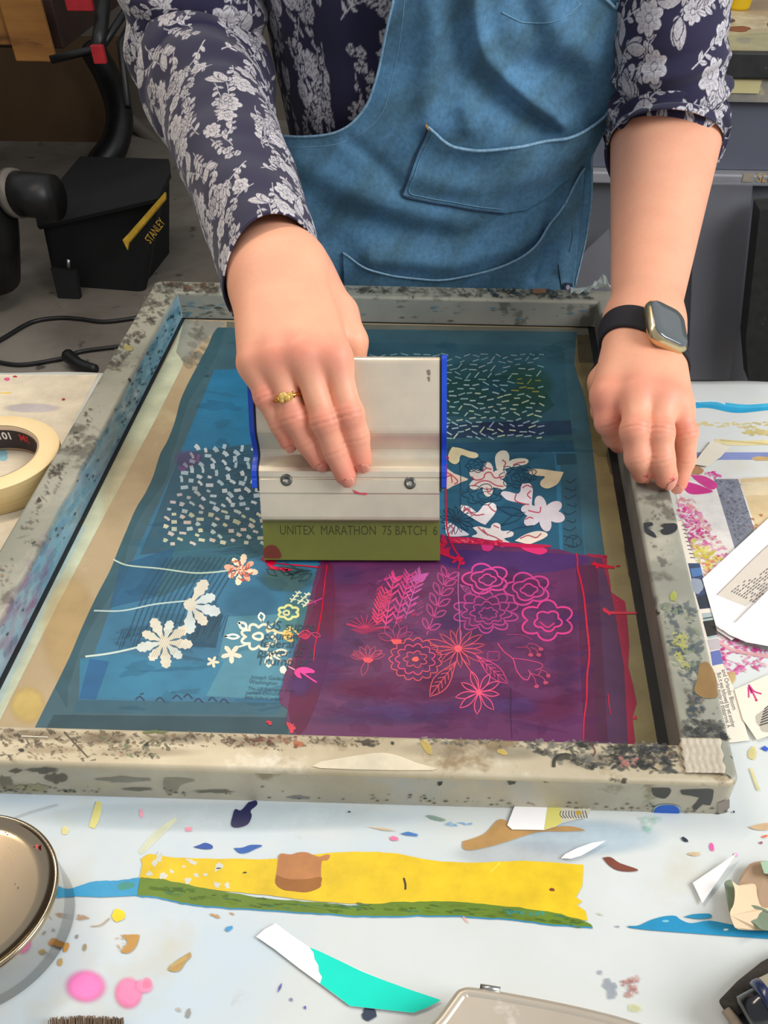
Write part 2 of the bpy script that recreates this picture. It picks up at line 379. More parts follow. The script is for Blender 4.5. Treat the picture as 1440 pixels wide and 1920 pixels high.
t = thing('black_vacuum', 'black cylinder with a white ring entering from the left edge', 'vacuum cleaner', tuple(kk(-60, 480, 2.9)))
b = MB(); b.tube([kk(20, 362, 2.45), kk(60, 366, 2.44), kk(104, 371, 2.43)], .056, 24); b.build('nozzle', m_blackpl, t)
b = MB(); b.tube([kk(22, 362, 2.445), kk(34, 363, 2.44)], .061, 24); b.build('white_ring', m_grey_metal, t)
b = MB(); b.tube([kk(-60, 330, 2.45), kk(-50, 430, 2.5), kk(-45, 505, 2.6)], .12, 28); b.build('canister', m_blackpl, t)
b = MB(); P = onz([-60, 38, 22, -60], [478, 488, 520, 545], FLOOR); b.add(np.vstack([P, P+[0, 0, .012]]), [(0, 1, 2, 3), (7, 6, 5, 4), (0, 4, 5, 1), (1, 5, 6, 2), (2, 6, 7, 3), (3, 7, 4, 0)])
tag(b.build('floor_mat', m_dkwood), 'dark flat mat on the concrete beside the cylinder', 'mat')
def cable(name, pts, r, label):
    P = onz([p[0] for p in pts], [p[1] for p in pts], FLOOR+r); b = MB(); b.tube(cr(P, 8), r, 8); return tag(b.build(name, m_blackpl), label, 'cable')
cable('power_cable', [(-30, 655), (10, 632), (60, 604), (110, 596), (150, 598), (200, 603), (280, 592)], .006, 'thin black cable looping on the floor close to the bag')
o = cable('extension_lead', [(-20, 676), (40, 684), (120, 672), (130, 672), (148, 660), (220, 650), (300, 640)], .006, 'black cable with a thick plug lying nearest the table edge')
b = MB(); P = onz([128, 150, 180], [668, 684, 692], FLOOR+.025); b.tube(cr(P, 6), np.linspace(.02, .012, 13), 10); b.build('plug', m_blackpl, o)

# ------------------------------------------------------------------ second print table on the right
YF = 1.35
m_t2 = mat('pinkish_worktop', (176, 146, 126), .55, c2=(160, 156, 126), scale=5, spots=[((196, 188, 160), 9, .55, .1)])
m_edge = mat('painted_black_edge', (26, 27, 27), .5, c2=(38, 40, 38), scale=60, spots=[((80, 84, 78), 90, .66, .03)])
m_under = mat('worn_cream_rail', (150, 144, 132), .7, c2=(120, 118, 112), scale=30, spots=[((196, 184, 140), 5, .5, .03)])
m_panel = mat('slate_plastic', (96, 100, 112), .35, c2=(88, 90, 102), scale=3)
m_panel2 = mat('slate_plastic_low', (90, 92, 98), .3, c2=(102, 104, 110), scale=2)
m_alu = mat('aluminium_rail', (160, 160, 166), .4, metal=.3, c2=(148, 148, 154), scale=10)
m_tape = mat('cream_tape', (206, 194, 142), .7, c2=(196, 182, 126), scale=20)
def zy(py, px=1400): return float(ony(px, py, YF)[2])
def xy(px, py=200): return float(ony(px, py, YF)[0])
XL, XR = .12, 1.5
t = thing('print_table', 'second paint-stained print table with black edge behind the person on the right', 'table', (.8, 1.8, FLOOR))
b = MB(); b.box((XL, YF, zy(97)-.01), (XR, YF+.8, zy(97))); b.build('table_top', m_t2, t)
b = MB(); b.box((XL, YF-.012, zy(145)), (XR, YF, zy(97)+.002)); b.build('black_edge', m_edge, t, bevel=.003)
b = MB(); b.box((XL, YF-.004, zy(190)), (XR, YF+.02, zy(145)-.001)); b.build('cream_rail', m_under, t)
b = MB(); b.box((XL, YF-.006, zy(173)), (xy(1424, 160), YF-.0045, zy(147))); b.build('masking_strip', m_tape, t)
b = MB(); b.box((XL, YF+.01, zy(322)), (XR, YF+.03, zy(190)-.001)); b.build('upper_panel', m_panel, t)
b = MB(); b.box((XL, YF-.012, zy(345)), (XR, YF+.02, zy(322)-.001)); b.build('aluminium_rail', m_alu, t, bevel=.003)
b = MB(); b.box((XL, YF+.01, FLOOR+.02), (XR, YF+.03, zy(345)-.001)); b.build('lower_panel', m_panel2, t)
b = MB(); b.box((XR-.06, YF+.7, FLOOR), (XR, YF+.76, zy(97)-.011)); b.build('leg', m_edge, t)
b = MB(); b.box((XL, YF+.7, FLOOR), (XL+.06, YF+.76, zy(97)-.011)); b.build('leg', m_edge, t)
b = MB(); i = Ink(b, zy(97)+.0002, 0)
i.blob(1366, 38, 12, 4.5, (60, 54, 62)); i.blob(1385, 54, 24, 5, (118, 62, 52)); i.blob(1394, 76, 14, 5.5, (50, 62, 150)); i.poly([(1330, 66), (1440, 60), (1460, 95), (1330, 97)], (172, 172, 138), .6); i.blob(1446, 46, 8, 5, (90, 70, 50))
b.build('paint_stains', INK, t)
# writing on the rail
def sign(parent, name, s, px, py, Y, size, c, dz=0):
    V, F = text_geo(s, size, .0); b = MB(); p = ony(px, py, Y); b.add(np.stack([V[:, 0]+p[0], np.full(len(V), Y), V[:, 1]+p[2]], 1), F, (*lin(c), 1)); return b.build(name, INK, parent)
sign(t, 'rail_label', 'SLE', 1417, 341, YF-.0135, .019, (200, 160, 90))
b = MB(); p = ony(1391, 341, YF-.0125); b.box(p-[0, .0008, 0], p+[.017, 0, .013], (*lin((150, 140, 124)), 1)); b.build('rail_sticker', INK, t)
# clear bin panels, put in for the lighter reflecting patches, and black post
m_clear = mat('clear_grey_sheet', (150, 150, 158), .2, alpha=.32, c2=(130, 130, 140), scale=3)
def slab(name, px, Y, mt, th=.006, parent=None):
    P = ony([p[0] for p in px], [p[1] for p in px], Y); n = len(P); Q = P+[0, th, 0]; b = MB()
    b.add(np.vstack([P, Q]), [tuple(range(n)), tuple(range(n, 2*n))[::-1]]+[((i+1) % n, i, n+i, n+(i+1) % n) for i in range(n)]); return b.build(name, mt, parent)
tag(slab('clear_bin_panel', [(1300, 470), (1330, 345), (1412, 345), (1400, 470), (1368, 712), (1290, 712)], YF-.03, m_clear), 'clear grey storage bin panel in front of the cabinet beside the black post', 'sheet')
tag(slab('pale_bin_panel', [(1060, 530), (1100, 470), (1143, 430), (1150, 560), (1060, 580)], YF-.02, m_clear), 'pale clear storage bin panel left of the watch arm', 'sheet')
o = slab('black_post', [(1425, 395), (1475, 390), (1475, 716), (1404, 716), (1398, 640)], YF-.10, m_edge, .05); tag(o, 'black upright post at the right edge of the picture', 'post')
m_ybot = mat('yellow_bottle', (226, 190, 30), .35, c2=(210, 170, 20), scale=10)
t = thing('paint_bottle', 'bright yellow plastic bottle standing on the back print table', 'bottle', tuple(ony(1378, 28, YF+.28)))
p = ony(1379, 30, YF+.3); p[2] = zy(97)
b = MB(); b.lathe([(0, 0), (.02, 0), (.021, .004), (.026, .03), (.036, .06), (.036, .14), (.03, .16), (.012, .17), (0, .17)], 32, p); b.build('body', m_ybot, t)
b = MB(); b.lathe([(.013, .168), (.013, .19), (.005, .21), (0, .21)], 24, p); b.build('cap', m_ybot, t)
t = thing('small_print_frame', 'green and tan framed panel standing beyond the yellow bottle', 'frame', tuple(ony(1410, 10, YF+.5)))
m_grn = mat('dark_green', (24, 42, 34), .6, c2=(34, 52, 42), scale=20); m_tan = mat('tan_wood', (196, 164, 130), .6, c2=(170, 132, 92), scale=12, stretch=(1, 1, .2))
p = ony(1386, 16, YF+.45)
b = MB(); b.box((p[0], YF+.46, zy(97)+.02), (p[0]+.14, YF+.47, .3)); b.build('panel', m_grn, t)
b = MB(); b.box((p[0], YF+.45, zy(97)), (p[0]+.18, YF+.475, zy(97)+.022)); b.build('lower_rail', m_tan, t)
b = MB(); q = ony(1430, 30, YF+.44); b.box((q[0], YF+.43, zy(97)), (q[0]+.07, YF+.448, .3)); b.build('upright', m_tan, t)

# ------------------------------------------------------------------ the work table and its cover
YE0, YE1 = .474, .487
m_tab = mat('table_board', (150, 120, 84), .6, c2=(130, 100, 70), scale=6, stretch=(.3, 2, 2))
t = thing('work_table', 'work table under the pale painted cover, carrying the screen', 'table', (0, 0, FLOOR))
b = MB(); b.box((-.75, -.55, -.035), (.85, YE0-.006, -.004)); b.build('table_top', m_tab, t)
for x, y in ((-.70, -.5), (.80, -.5), (-.70, .4), (.80, .4)):
    b = MB(); b.box((x-.025, y-.025, FLOOR), (x+.025, y+.025, -.035)); b.build('leg', m_dkwood, t)
m_cover = mat('pale_cover', (216, 220, 218), .62, c2=(204, 208, 202), scale=4, lo=.42, hi=.62, spots=[((200, 214, 222), 5, .57, .12), ((206, 202, 184), 7, .60, .10), ((190, 196, 196), 30, .66, .06)], bump=.05, bscale=40)
b = MB()
nx, ny = 120, 90; X = np.linspace(-.765, .865, nx); V = []
prof_t = np.concatenate([np.linspace(0, 1, ny), 1+np.linspace(.02, .2, 10)])
for i, x in enumerate(X):
    ye = np.interp(x, [-.5, -.34, .38, .5, .86], [YE0-.001, YE0, YE1, YE1+.001, YE1])+.0012*math.sin(x*60)+.001*math.sin(x*23+1)
    for tt in prof_t:
        if tt <= 1:
            y = -.56+(ye+.56)*tt; z = .00030+.00006*math.sin(x*31+y*17)*math.sin(y*27-x*11)

            if -.24 < x < .24 and -.01 < y < .5: z = .00005
            z -= .0025*max(0, (tt-.985)/.015)**2
        else:
            y = ye+.002+.0015*math.sin(x*40); z = -.0025-(tt-1)*.9
        V.append((x, y, z-.0003))
nn = len(prof_t); F = [(i*nn+j, (i+1)*nn+j, (i+1)*nn+j+1, i*nn+j+1) for i in range(nx-1) for j in range(nn-1)]
b.add(V, F, (1, 1, 1, 1), 0, True)
# warm lamp light painted as a cream patch on the cover's left
k = Ink(b, .0001, 1, 5e-7)
CY = (20, 140, 190); CREAM = (238, 222, 190)
k.poly([(-200, 702), (150, 703), (184, 702), (0, 1060), (-200, 1400)], (240, 226, 200), .85)
k.blob(13, 711, 6, 3, (220, 90, 140)); k.blob(28, 706, 4, 2, (180, 30, 60)); k.blob(119, 749, 3.5, 2.4, (170, 40, 50)); k.blob(10, 737, 12, 1.6, (226, 196, 90)); k.blob(0, 852, 14, 14, (150, 206, 220), a=.8); k.soft(60, 765, 60, 10, (206, 200, 206), .7)
# right side, back
k.line([(1290, 760), (1330, 759), (1380, 768), (1440, 763), (1500, 757)], 12, (30, 160, 205)); k.line([(1310, 754), (1350, 757), (1400, 762), (1460, 758)], 7, (60, 176, 214)); k.line([(1300, 753), (1340, 752), (1360, 757)], 3, (214, 226, 232))
for q in range(26): k.blob(rnd.uniform(1300, 1440), rnd.uniform(791, 801), rnd.uniform(2, 8), rnd.uniform(1, 2.4), (228, 212, 150), a=.8)
for q in range(70):
    a_, r_ = rnd.uniform(0, 6.3), math.sqrt(rnd.random()); k.blob(1425+33*r_*math.cos(a_), 805+14*r_*math.sin(a_), rnd.uniform(2, 6), rnd.uniform(1, 2), (214, 198, 130), a=.8)
k.line([(1340, 827), (1380, 831), (1440, 829), (1490, 826)], 9, (226, 212, 160)); k.line([(1350, 825), (1440, 833)], 3, (206, 188, 120))
k.poly([(1262, 848), (1350, 848), (1460, 848), (1460, 862), (1350, 862), (1262, 870)], (130, 146, 206), .7); k.blob(1430, 860, 22, 4, (196, 164, 110)); k.blob(1264, 846, 6, 14, (140, 96, 200), .3)
def mottled(poly, cols, n, r0, r1, seed, a=.8, sq=.5):
    rr = random.Random(seed); xs = [p[0] for p in poly]; ys = [p[1] for p in poly]; c = 0
    def ins(x, y):
        r = False; j = len(poly)-1
        for i_ in range(len(poly)):
            if (poly[i_][1] > y) != (poly[j][1] > y) and x < (poly[j][0]-poly[i_][0])*(y-poly[i_][1])/(poly[j][1]-poly[i_][1])+poly[i_][0]: r = not r
            j = i_
        return r
    while c < n:
        x, y = rr.uniform(min(xs), max(xs)), rr.uniform(min(ys), max(ys))
        if ins(x, y):
            r = rr.uniform(r0, r1); k.blob(x, y, r, r*rr.uniform(sq*.6, sq*1.4), rr.choice(cols), rot=rr.uniform(-.6, .9), a=a, irr=.5, n=16, seed=c+seed); c += 1
PK = [(214, 60, 150), (226, 110, 176), (232, 150, 190), (206, 40, 130)]
k.poly([(1262, 905), (1345, 895), (1500, 890), (1500, 1240), (1310, 1110)], (226, 222, 216), .9)
k.poly([(1386, 898), (1500, 890), (1500, 960), (1420, 1000)], (212, 190, 146), .95); k.poly([(1388, 905), (1480, 900), (1470, 925), (1395, 930)], (222, 206, 170), .9)
k.poly([(1338, 898), (1384, 898), (1412, 985), (1415, 1000), (1378, 1030), (1360, 970)], (122, 126, 138), .95)
mottled([(1342, 900), (1384, 900), (1410, 985), (1380, 1022)], [(96, 100, 112), (150, 154, 164), (108, 112, 124)], 170, 1.2, 3.5, 5, .8, .5)
k.poly([(1295, 890), (1322, 893), (1345, 908), (1335, 918), (1310, 905)], (206, 60, 140), .95, smooth=4); k.poly([(1289, 903), (1312, 910), (1337, 922), (1300, 927), (1284, 918)], (204, 50, 134), .95, smooth=4)
mottled([(1322, 888), (1345, 882), (1352, 896), (1330, 895)], PK, 22, 1.5, 4, 8)
mottled([(1272, 930), (1300, 935), (1340, 1000), (1370, 1040), (1350, 1060), (1300, 1040), (1276, 985)], PK[1:]+[(240, 190, 200), (232, 170, 160), (236, 210, 190)], 190, 2, 7, 9, .55)
mottled([(1268, 950), (1290, 950), (1318, 1000), (1300, 1010)], PK, 40, 2, 5, 10, .8)
mottled([(1296, 1010), (1330, 1030), (1355, 1050), (1330, 1070), (1305, 1050)], [(222, 218, 90), (230, 226, 130), (214, 196, 80)], 60, 2, 7, 11, .6)
mottled([(1315, 1050), (1350, 1045), (1345, 1075), (1322, 1085)], [(232, 160, 110), (226, 130, 110)], 26, 2, 5, 12, .6)
mottled([(1340, 1190), (1440, 1200), (1440, 1250), (1360, 1270), (1345, 1230)], PK+[(236, 190, 200)], 130, 2, 7, 13, .65)
mottled([(1400, 970), (1440, 960), (1440, 1000), (1410, 1010)], [(190, 110, 70), (170, 120, 80)], 10, 2, 5, 14, .5)
k.line([(1335, 1196), (1380, 1220), (1450, 1232)], 6, (226, 170, 170), .8); k.blob(1372, 1270, 8, 12, (206, 176, 110), .2, .7)
k.blob(1306, 882, 13, 8, (176, 130, 90), .1, .9)
# front of the cover
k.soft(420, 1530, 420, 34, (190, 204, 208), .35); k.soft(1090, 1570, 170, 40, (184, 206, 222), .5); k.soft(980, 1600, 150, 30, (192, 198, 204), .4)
k.line([(186, 1503), (180, 1530), (172, 1552)], 15, (222, 214, 130), .9, taper=.3); k.blob(122, 1557, 6, 8.5, (226, 218, 150), a=.9); k.line([(330, 1535), (290, 1570), (262, 1600)], 14, (232, 232, 190), .55, taper=.5)
k.blob(265, 1525, 3.6, 9, (232, 160, 180), -.15, .9); k.poly([(348, 1551), (360, 1550), (360, 1558), (348, 1559)], (236, 150, 170), .8)
NV = (24, 26, 76)
k.poly([(466, 1504), (480, 1501), (482, 1509), (470, 1520), (472, 1530), (464, 1546), (444, 1552), (433, 1547), (436, 1530), (441, 1517), (452, 1519)], NV, smooth=4)
k.poly([(362, 1588), (374, 1584), (385, 1580), (398, 1585), (397, 1591), (382, 1592)], (30, 78, 160), smooth=3); k.poly([(438, 1590), (455, 1589), (470, 1584), (492, 1585), (478, 1592), (462, 1599), (448, 1599)], (34, 92, 170), smooth=3)
# long yellow, green and blue streak
YEL = (228, 192, 14); GRN = (98, 128, 24)
def wob(pts, amp, seed, n=6):
    r = random.Random(seed); C = cr(pts, n); return [(p[0], p[1]+r.uniform(-amp, amp)) for p in C]
top = wob([(270, 1606), (284, 1601), (330, 1608), (420, 1610), (520, 1610), (610, 1600), (680, 1597), (740, 1600), (820, 1614), (900, 1617), (980, 1614), (1050, 1618), (1094, 1622)], .6, 1)
right = [(1094, 1622), (1092, 1660), (1086, 1672), (1080, 1682), (1092, 1690), (1082, 1697), (1098, 1708), (1102, 1726)]
bot = wob([(1102, 1726), (1040, 1716), (960, 1708), (880, 1697), (800, 1692), (700, 1695), (600, 1690), (500, 1678), (400, 1668), (330, 1655), (262, 1646)], .6, 2)
k.poly(list(top)+right[1:]+list(bot)[1:], YEL)
k.poly([(262, 1644), (268, 1622), (264, 1610), (280, 1601), (290, 1604), (287, 1618), (276, 1632), (280, 1646)], YEL)
gt = wob([(264, 1645), (310, 1650), (400, 1668), (500, 1684), (600, 1692), (660, 1697), (720, 1693), (800, 1690), (880, 1692), (960, 1700), (1040, 1711), (1108, 1732)], 1.2, 3)
gb = wob([(1112, 1739), (1040, 1733), (960, 1724), (880, 1718), (800, 1716), (700, 1718), (600, 1712), (500, 1706), (400, 1700), (340, 1692), (290, 1681), (257, 1679)], 1, 4)
k.poly([(p[0], p[1]+2.5) for p in gt]+[(p[0], p[1]+2.5) for p in gb], CY, .9)
k.poly(list(gt)+list(gb), GRN, .97)
for q in range(60): k.blob(rnd.uniform(280, 1090), 0, 1, 1, GRN, a=0) if 0 else None
for q in range(90):
    x = rnd.uniform(290, 1085); y = np.interp(x, [262, 400, 600, 720, 880, 1040, 1112], [1663, 1684, 1703, 1706, 1706, 1723, 1736])+rnd.uniform(-9, 9)
    k.blob(x, y, rnd.uniform(4, 16), rnd.uniform(1, 3), rnd.choice([(74, 110, 30), (112, 138, 30), (60, 128, 96), (86, 120, 20)]), rot=.12, a=.6, irr=.5, n=14)
for q in range(46): k.blob(rnd.uniform(950, 1020), rnd.uniform(1708, 1716), rnd.uniform(1.5, 4), rnd.uniform(.8, 1.6), (60, 160, 150), a=.7, n=10)
k.poly(wob([(107, 1688), (108, 1677), (140, 1664), (180, 1652), (220, 1651), (262, 1645)], .5, 5)+[(257, 1679), (190, 1682), (140, 1680), (118, 1683)], (40, 150, 196)); k.blob(236, 1661, 17, 7, (70, 158, 140), -.1, .8)
for (x, y, a_, c_) in [(352, 1651, 7, 5), (407, 1659, 5, 6), (426, 1660, 5, 5), (306, 1642, 6, 7), (280, 1638, 5, 5), (298, 1607, 6, 9), (291, 1617, 5, 8), (360, 1616, 9, 4), (410, 1625, 6, 9), (368, 1641, 6, 3), (322, 1634, 4, 3), (345, 1625, 4, 2), (385, 1640, 4, 3)]: k.blob(x, y, a_, c_, (222, 224, 214), .3, .85, irr=.4)
k.poly([(522, 1605), (528, 1600), (545, 1602), (560, 1598), (575, 1598), (590, 1604), (600, 1606), (612, 1602), (619, 1604), (614, 1613), (603, 1616), (602, 1652), (600, 1664), (575, 1673), (550, 1671), (530, 1668), (516, 1656), (519, 1630)], (188, 124, 72), .97, smooth=3)
k.poly([(519, 1640), (540, 1648), (575, 1648), (602, 1644), (602, 1656), (598, 1665), (575, 1673), (550, 1671), (530, 1668), (516, 1656)], (160, 100, 40), .9, smooth=3)
k.line([(757, 1646), (760, 1658), (760, 1668)], 4, (70, 50, 20)); k.blob(1035, 1668, 5, 3.2, (120, 60, 24)); k.line([(920, 1635), (938, 1617)], 2, (246, 222, 80)); k.blob(459, 1636, 4, 1.6, (60, 70, 30)); k.blob(410, 1628, 5, 1.4, (60, 80, 30))
# other marks
BR = (184, 142, 84)
k.poly([(868, 1577), (892, 1570), (912, 1560), (934, 1537), (950, 1539), (965, 1552), (1000, 1556), (1050, 1549), (1075, 1550), (1097, 1557), (1060, 1559), (1010, 1560), (960, 1575), (915, 1588), (882, 1594), (868, 1590)], BR, .95, smooth=3)
k.poly([(1130, 1608), (1145, 1607), (1162, 1618), (1196, 1630), (1185, 1634), (1160, 1632), (1142, 1622)], (126, 66, 48), smooth=3)
k.poly([(1178, 1736), (1198, 1735), (1220, 1725), (1245, 1718), (1266, 1717), (1276, 1724), (1296, 1731), (1330, 1726), (1375, 1734), (1440, 1742), (1500, 1748), (1500, 1764), (1440, 1760), (1380, 1756), (1300, 1750), (1220, 1744), (1180, 1739)], (22, 140, 186), smooth=3)
k.poly([(1282, 1719), (1300, 1714), (1330, 1713), (1333, 1720), (1310, 1723)], (24, 136, 178), smooth=3); k.blob(1361, 1743, 5, 2, (200, 220, 226)); k.blob(1248, 1727, 7, 2, (120, 190, 210))
k.blob(222, 1716, 13, 11, (248, 216, 24)); k.blob(129, 1721, 6, 4, (226, 226, 100), a=.8); k.blob(154, 1720, 9, 6, (190, 150, 110), .3, .7, irr=.5); k.line([(171, 1737), (190, 1734), (206, 1721)], 2, (190, 160, 120))
k.poly([(228, 1753), (258, 1752), (261, 1757), (254, 1776), (240, 1787), (226, 1784), (236, 1774), (238, 1762)], (190, 142, 70), smooth=3); mottled([(218, 1755), (236, 1750), (236, 1785), (222, 1786)], [(200, 160, 100)], 16, 1, 3.5, 20)
k.blob(124, 1776, 5, 9, (204, 146, 70), .3); k.blob(113, 1804, 4, 8, (196, 158, 90), .2); k.blob(159, 1776, 3, 7, (176, 150, 110), .3); k.blob(144, 1756, 3, 4, (150, 130, 110), .3, .7)
k.poly([(357, 1785), (358, 1793), (348, 1804), (335, 1821), (315, 1818), (330, 1802)], (186, 150, 84), smooth=3); k.line([(320, 1812), (350, 1795)], 6, (222, 190, 120), .7)
k.soft(161, 1849, 44, 36, (255, 128, 196), 1, .55); k.soft(241, 1862, 30, 34, (255, 130, 180), .9, .62); k.blob(242, 1860, 19, 22, (255, 134, 178)); k.soft(270, 1849, 20, 16, (250, 150, 190), .8, .6); k.blob(276, 1843, 9, 10, (246, 140, 176), .3, .6)
k.blob(353, 1900, 4, 9, (150, 146, 140), .35); k.blob(335, 1893, 5, 4, (190, 176, 160), a=.7); k.poly([(520, 1862), (523, 1850), (529, 1842), (527, 1852)], (90, 84, 160)); k.blob(546, 1874, 3, 3, (120, 130, 160)); k.blob(572, 1889, 2.4, 3, (90, 96, 180)); k.blob(692, 1901, 14, 12, (40, 56, 80)); k.blob(429, 1741, 8, 4, (60, 150, 200), -.4); k.blob(404, 1717, 8, 3.4, (190, 150, 100), .3, .9, irr=.5); k.blob(435, 1713, 4, 2, (180, 150, 110), .3)
k.blob(739, 1572, 8, 4, (236, 120, 160)); k.poly([(750, 1563), (765, 1559), (784, 1564), (782, 1568), (762, 1566)], (60, 120, 190), .9); k.blob(818, 1534, 17, 4, (130, 156, 140), .25, .8); mottled([(830, 1542), (880, 1540), (885, 1546), (836, 1548)], [(120, 170, 214)], 16, 2, 5, 22, .7, .3)
k.blob(1284, 1574, 7, 3.4, (44, 54, 66), .5); k.blob(1335, 1588, 3.6, 8, (250, 90, 170), -.25); k.blob(1302, 1601, 13, 3.4, (216, 190, 150), a=.9); k.blob(1380, 1602, 4, 3, (240, 160, 200)); k.blob(1427, 1580, 3, 2.4, (170, 90, 110)); k.blob(1434, 1568, 6, 2, (236, 110, 80), -.3); k.poly([(1404, 1550), (1440, 1542), (1440, 1556), (1415, 1555)], (214, 180, 140), .9, smooth=2)
k.poly([(1426, 1403), (1434, 1398), (1441, 1403), (1438, 1409)], (50, 90, 190)); k.blob(1411, 1412, 8, 12, (214, 200, 130), 0, .8); k.line([(1408, 1440), (1418, 1470), (1423, 1482)], 6, (222, 210, 150), .8); k.blob(1145, 1853, 13, 17, (150, 158, 170), -.3, .6, irr=.4); mottled([(1165, 1838), (1196, 1832), (1198, 1864), (1172, 1868)], [(206, 150, 140), (196, 130, 126), (214, 170, 160)], 60, 1.5, 4.5, 30, .5, .8); k.blob(1125, 1823, 5, 4, (160, 160, 176), a=.7); k.blob(1190, 1890, 12, 8, (216, 216, 150), a=.5)
k.line([(868, 1718), (878, 1730)], 4, (240, 170, 160), .6); k.blob(1158, 1737, 4, 1.4, (150, 170, 180)); k.blob(1376, 1522, 2, 2, (40, 50, 60)); k.blob(655, 1522, 2.4, 1.6, (40, 50, 60)); k.poly([(686, 1549), (720, 1552), (745, 1558), (720, 1557)], (220, 190, 150), .8)
mottled([(1200, 1530), (1240, 1530), (1240, 1560), (1205, 1558)], [(150, 206, 180)], 20, 2, 6, 40, .25, .8)
k.line([(1120, 1712), (1130, 1716)], 3, (200, 200, 170), .6)
# crease of the cover near the screen, its shade painted as a faint line
k.line([(20, 1536), (60, 1522), (110, 1508)], 5, (190, 192, 190), .4)
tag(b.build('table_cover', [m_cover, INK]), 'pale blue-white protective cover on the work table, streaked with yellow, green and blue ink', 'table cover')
# ------------------------------------------------------------------ the silk screen
W, L, BW, BH = .46, .6045, .02666, .02759
HW = W/2
screen = thing('silk_screen', 'large aluminium-framed printing screen with teal stencil and purple ink on the table', 'printing screen', (0, .3, 0))
def frame_mat(name, base, c2, spots, rough=.5, metal=.2):
    return mat(name, base, rough, metal=metal, c2=c2, scale=14, lo=.4, hi=.62, spots=spots, bump=.08, bscale=120)
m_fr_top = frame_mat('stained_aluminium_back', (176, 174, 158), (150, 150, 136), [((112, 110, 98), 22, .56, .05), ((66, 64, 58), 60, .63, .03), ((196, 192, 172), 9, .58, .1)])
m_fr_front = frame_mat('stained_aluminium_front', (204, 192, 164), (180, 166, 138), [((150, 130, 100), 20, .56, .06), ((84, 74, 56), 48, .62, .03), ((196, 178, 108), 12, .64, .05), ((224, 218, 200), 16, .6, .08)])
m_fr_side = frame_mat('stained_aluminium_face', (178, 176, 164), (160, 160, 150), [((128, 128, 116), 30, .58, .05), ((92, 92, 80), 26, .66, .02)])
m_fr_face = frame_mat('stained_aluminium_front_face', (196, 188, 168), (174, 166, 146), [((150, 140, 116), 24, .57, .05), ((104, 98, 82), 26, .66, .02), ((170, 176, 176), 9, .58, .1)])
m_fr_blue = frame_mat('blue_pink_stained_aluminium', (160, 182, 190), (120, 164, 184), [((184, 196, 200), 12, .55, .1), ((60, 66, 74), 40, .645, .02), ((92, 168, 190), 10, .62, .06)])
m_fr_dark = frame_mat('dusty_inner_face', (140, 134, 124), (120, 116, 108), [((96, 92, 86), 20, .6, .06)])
# profile of one bar: (inward offset from outer edge, z); top rounded edges
r = .0028
def prof():
    p = [(0, 0)]
    for a in np.linspace(0, math.pi/2, 5): p.append((r-r*math.cos(a), BH-r+r*math.sin(a)))
    for a in np.linspace(0, math.pi/2, 5): p.append((BW-r+r*math.sin(a), BH-r+r*math.cos(a)))
    p.append((BW, 0)); return p
PR = prof()
# plan path: outer rectangle with rounded outer corners; inner corners square
RC = .007
def plan(off):
    """closed outline offset inwards by off; same count of points for each off"""
    pts = []; N = 6
    for cx, cy, a0 in ((HW, 0, -math.pi/2), (HW, L, 0), (-HW, L, math.pi/2), (-HW, 0, math.pi)):
        sx = -1 if cx > 0 else 1; sy = 1 if cy == 0 else -1; rr = max(RC-off*.35, .0015)
        ox, oy = cx+sx*(off+rr), cy+sy*(off+rr)
        for i in range(N+1):
            a = a0+math.pi/2*i/N; pts.append((ox+rr*math.cos(a), oy+rr*math.sin(a)))
    return pts
rings = [[(x, y, z) for x, y in plan(o)] for o, z in PR]; n = len(rings[0])
sides = {'front': [], 'right': [], 'back': [], 'left': []}
names = ['front', 'right', 'back', 'left']
# segment i -> i+1; corner c covers [7c, 7c+6]; straight after corner0 (front-right) is right bar
for sname, seq in (('right', [3, 4, 5, 6, 7, 8, 9, 10]), ('back', [10, 11, 12, 13, 14, 15, 16, 17]), ('left', [17, 18, 19, 20, 21, 22, 23, 24]), ('front', [24, 25, 26, 27, 0, 1, 2, 3])):
    b = MB(); V = []; F = []; m = len(seq)
    for ring in rings: V += [ring[i] for i in seq]
    cm = {'right': (0, 3, 2), 'back': (0, 3, 2), 'left': (0, 3, 4), 'front': (1, 3, 2)}[sname]
    K = len(rings)
    V = np.array(V)
    b.v = [tuple(p) for p in V]; b.c = [(1, 1, 1, 1)]*len(V)
    for q in range(K):
        q2 = (q+1) % K
        mi = 3 if q == 0 else (0 if q < K-2 else (1 if q == K-2 else 3))
        for i in range(m-1):
            b.f.append((q*m+i, q*m+i+1, q2*m+i+1, q2*m+i)[::1]); b.m.append(mi if mi != 3 else 2); b.sm.append(1 <= q < K-2)
    top = m_fr_front if sname == 'front' else m_fr_top
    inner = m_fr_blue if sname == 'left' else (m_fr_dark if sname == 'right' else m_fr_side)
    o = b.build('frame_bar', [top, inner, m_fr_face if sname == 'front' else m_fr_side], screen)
    sides[sname] = o
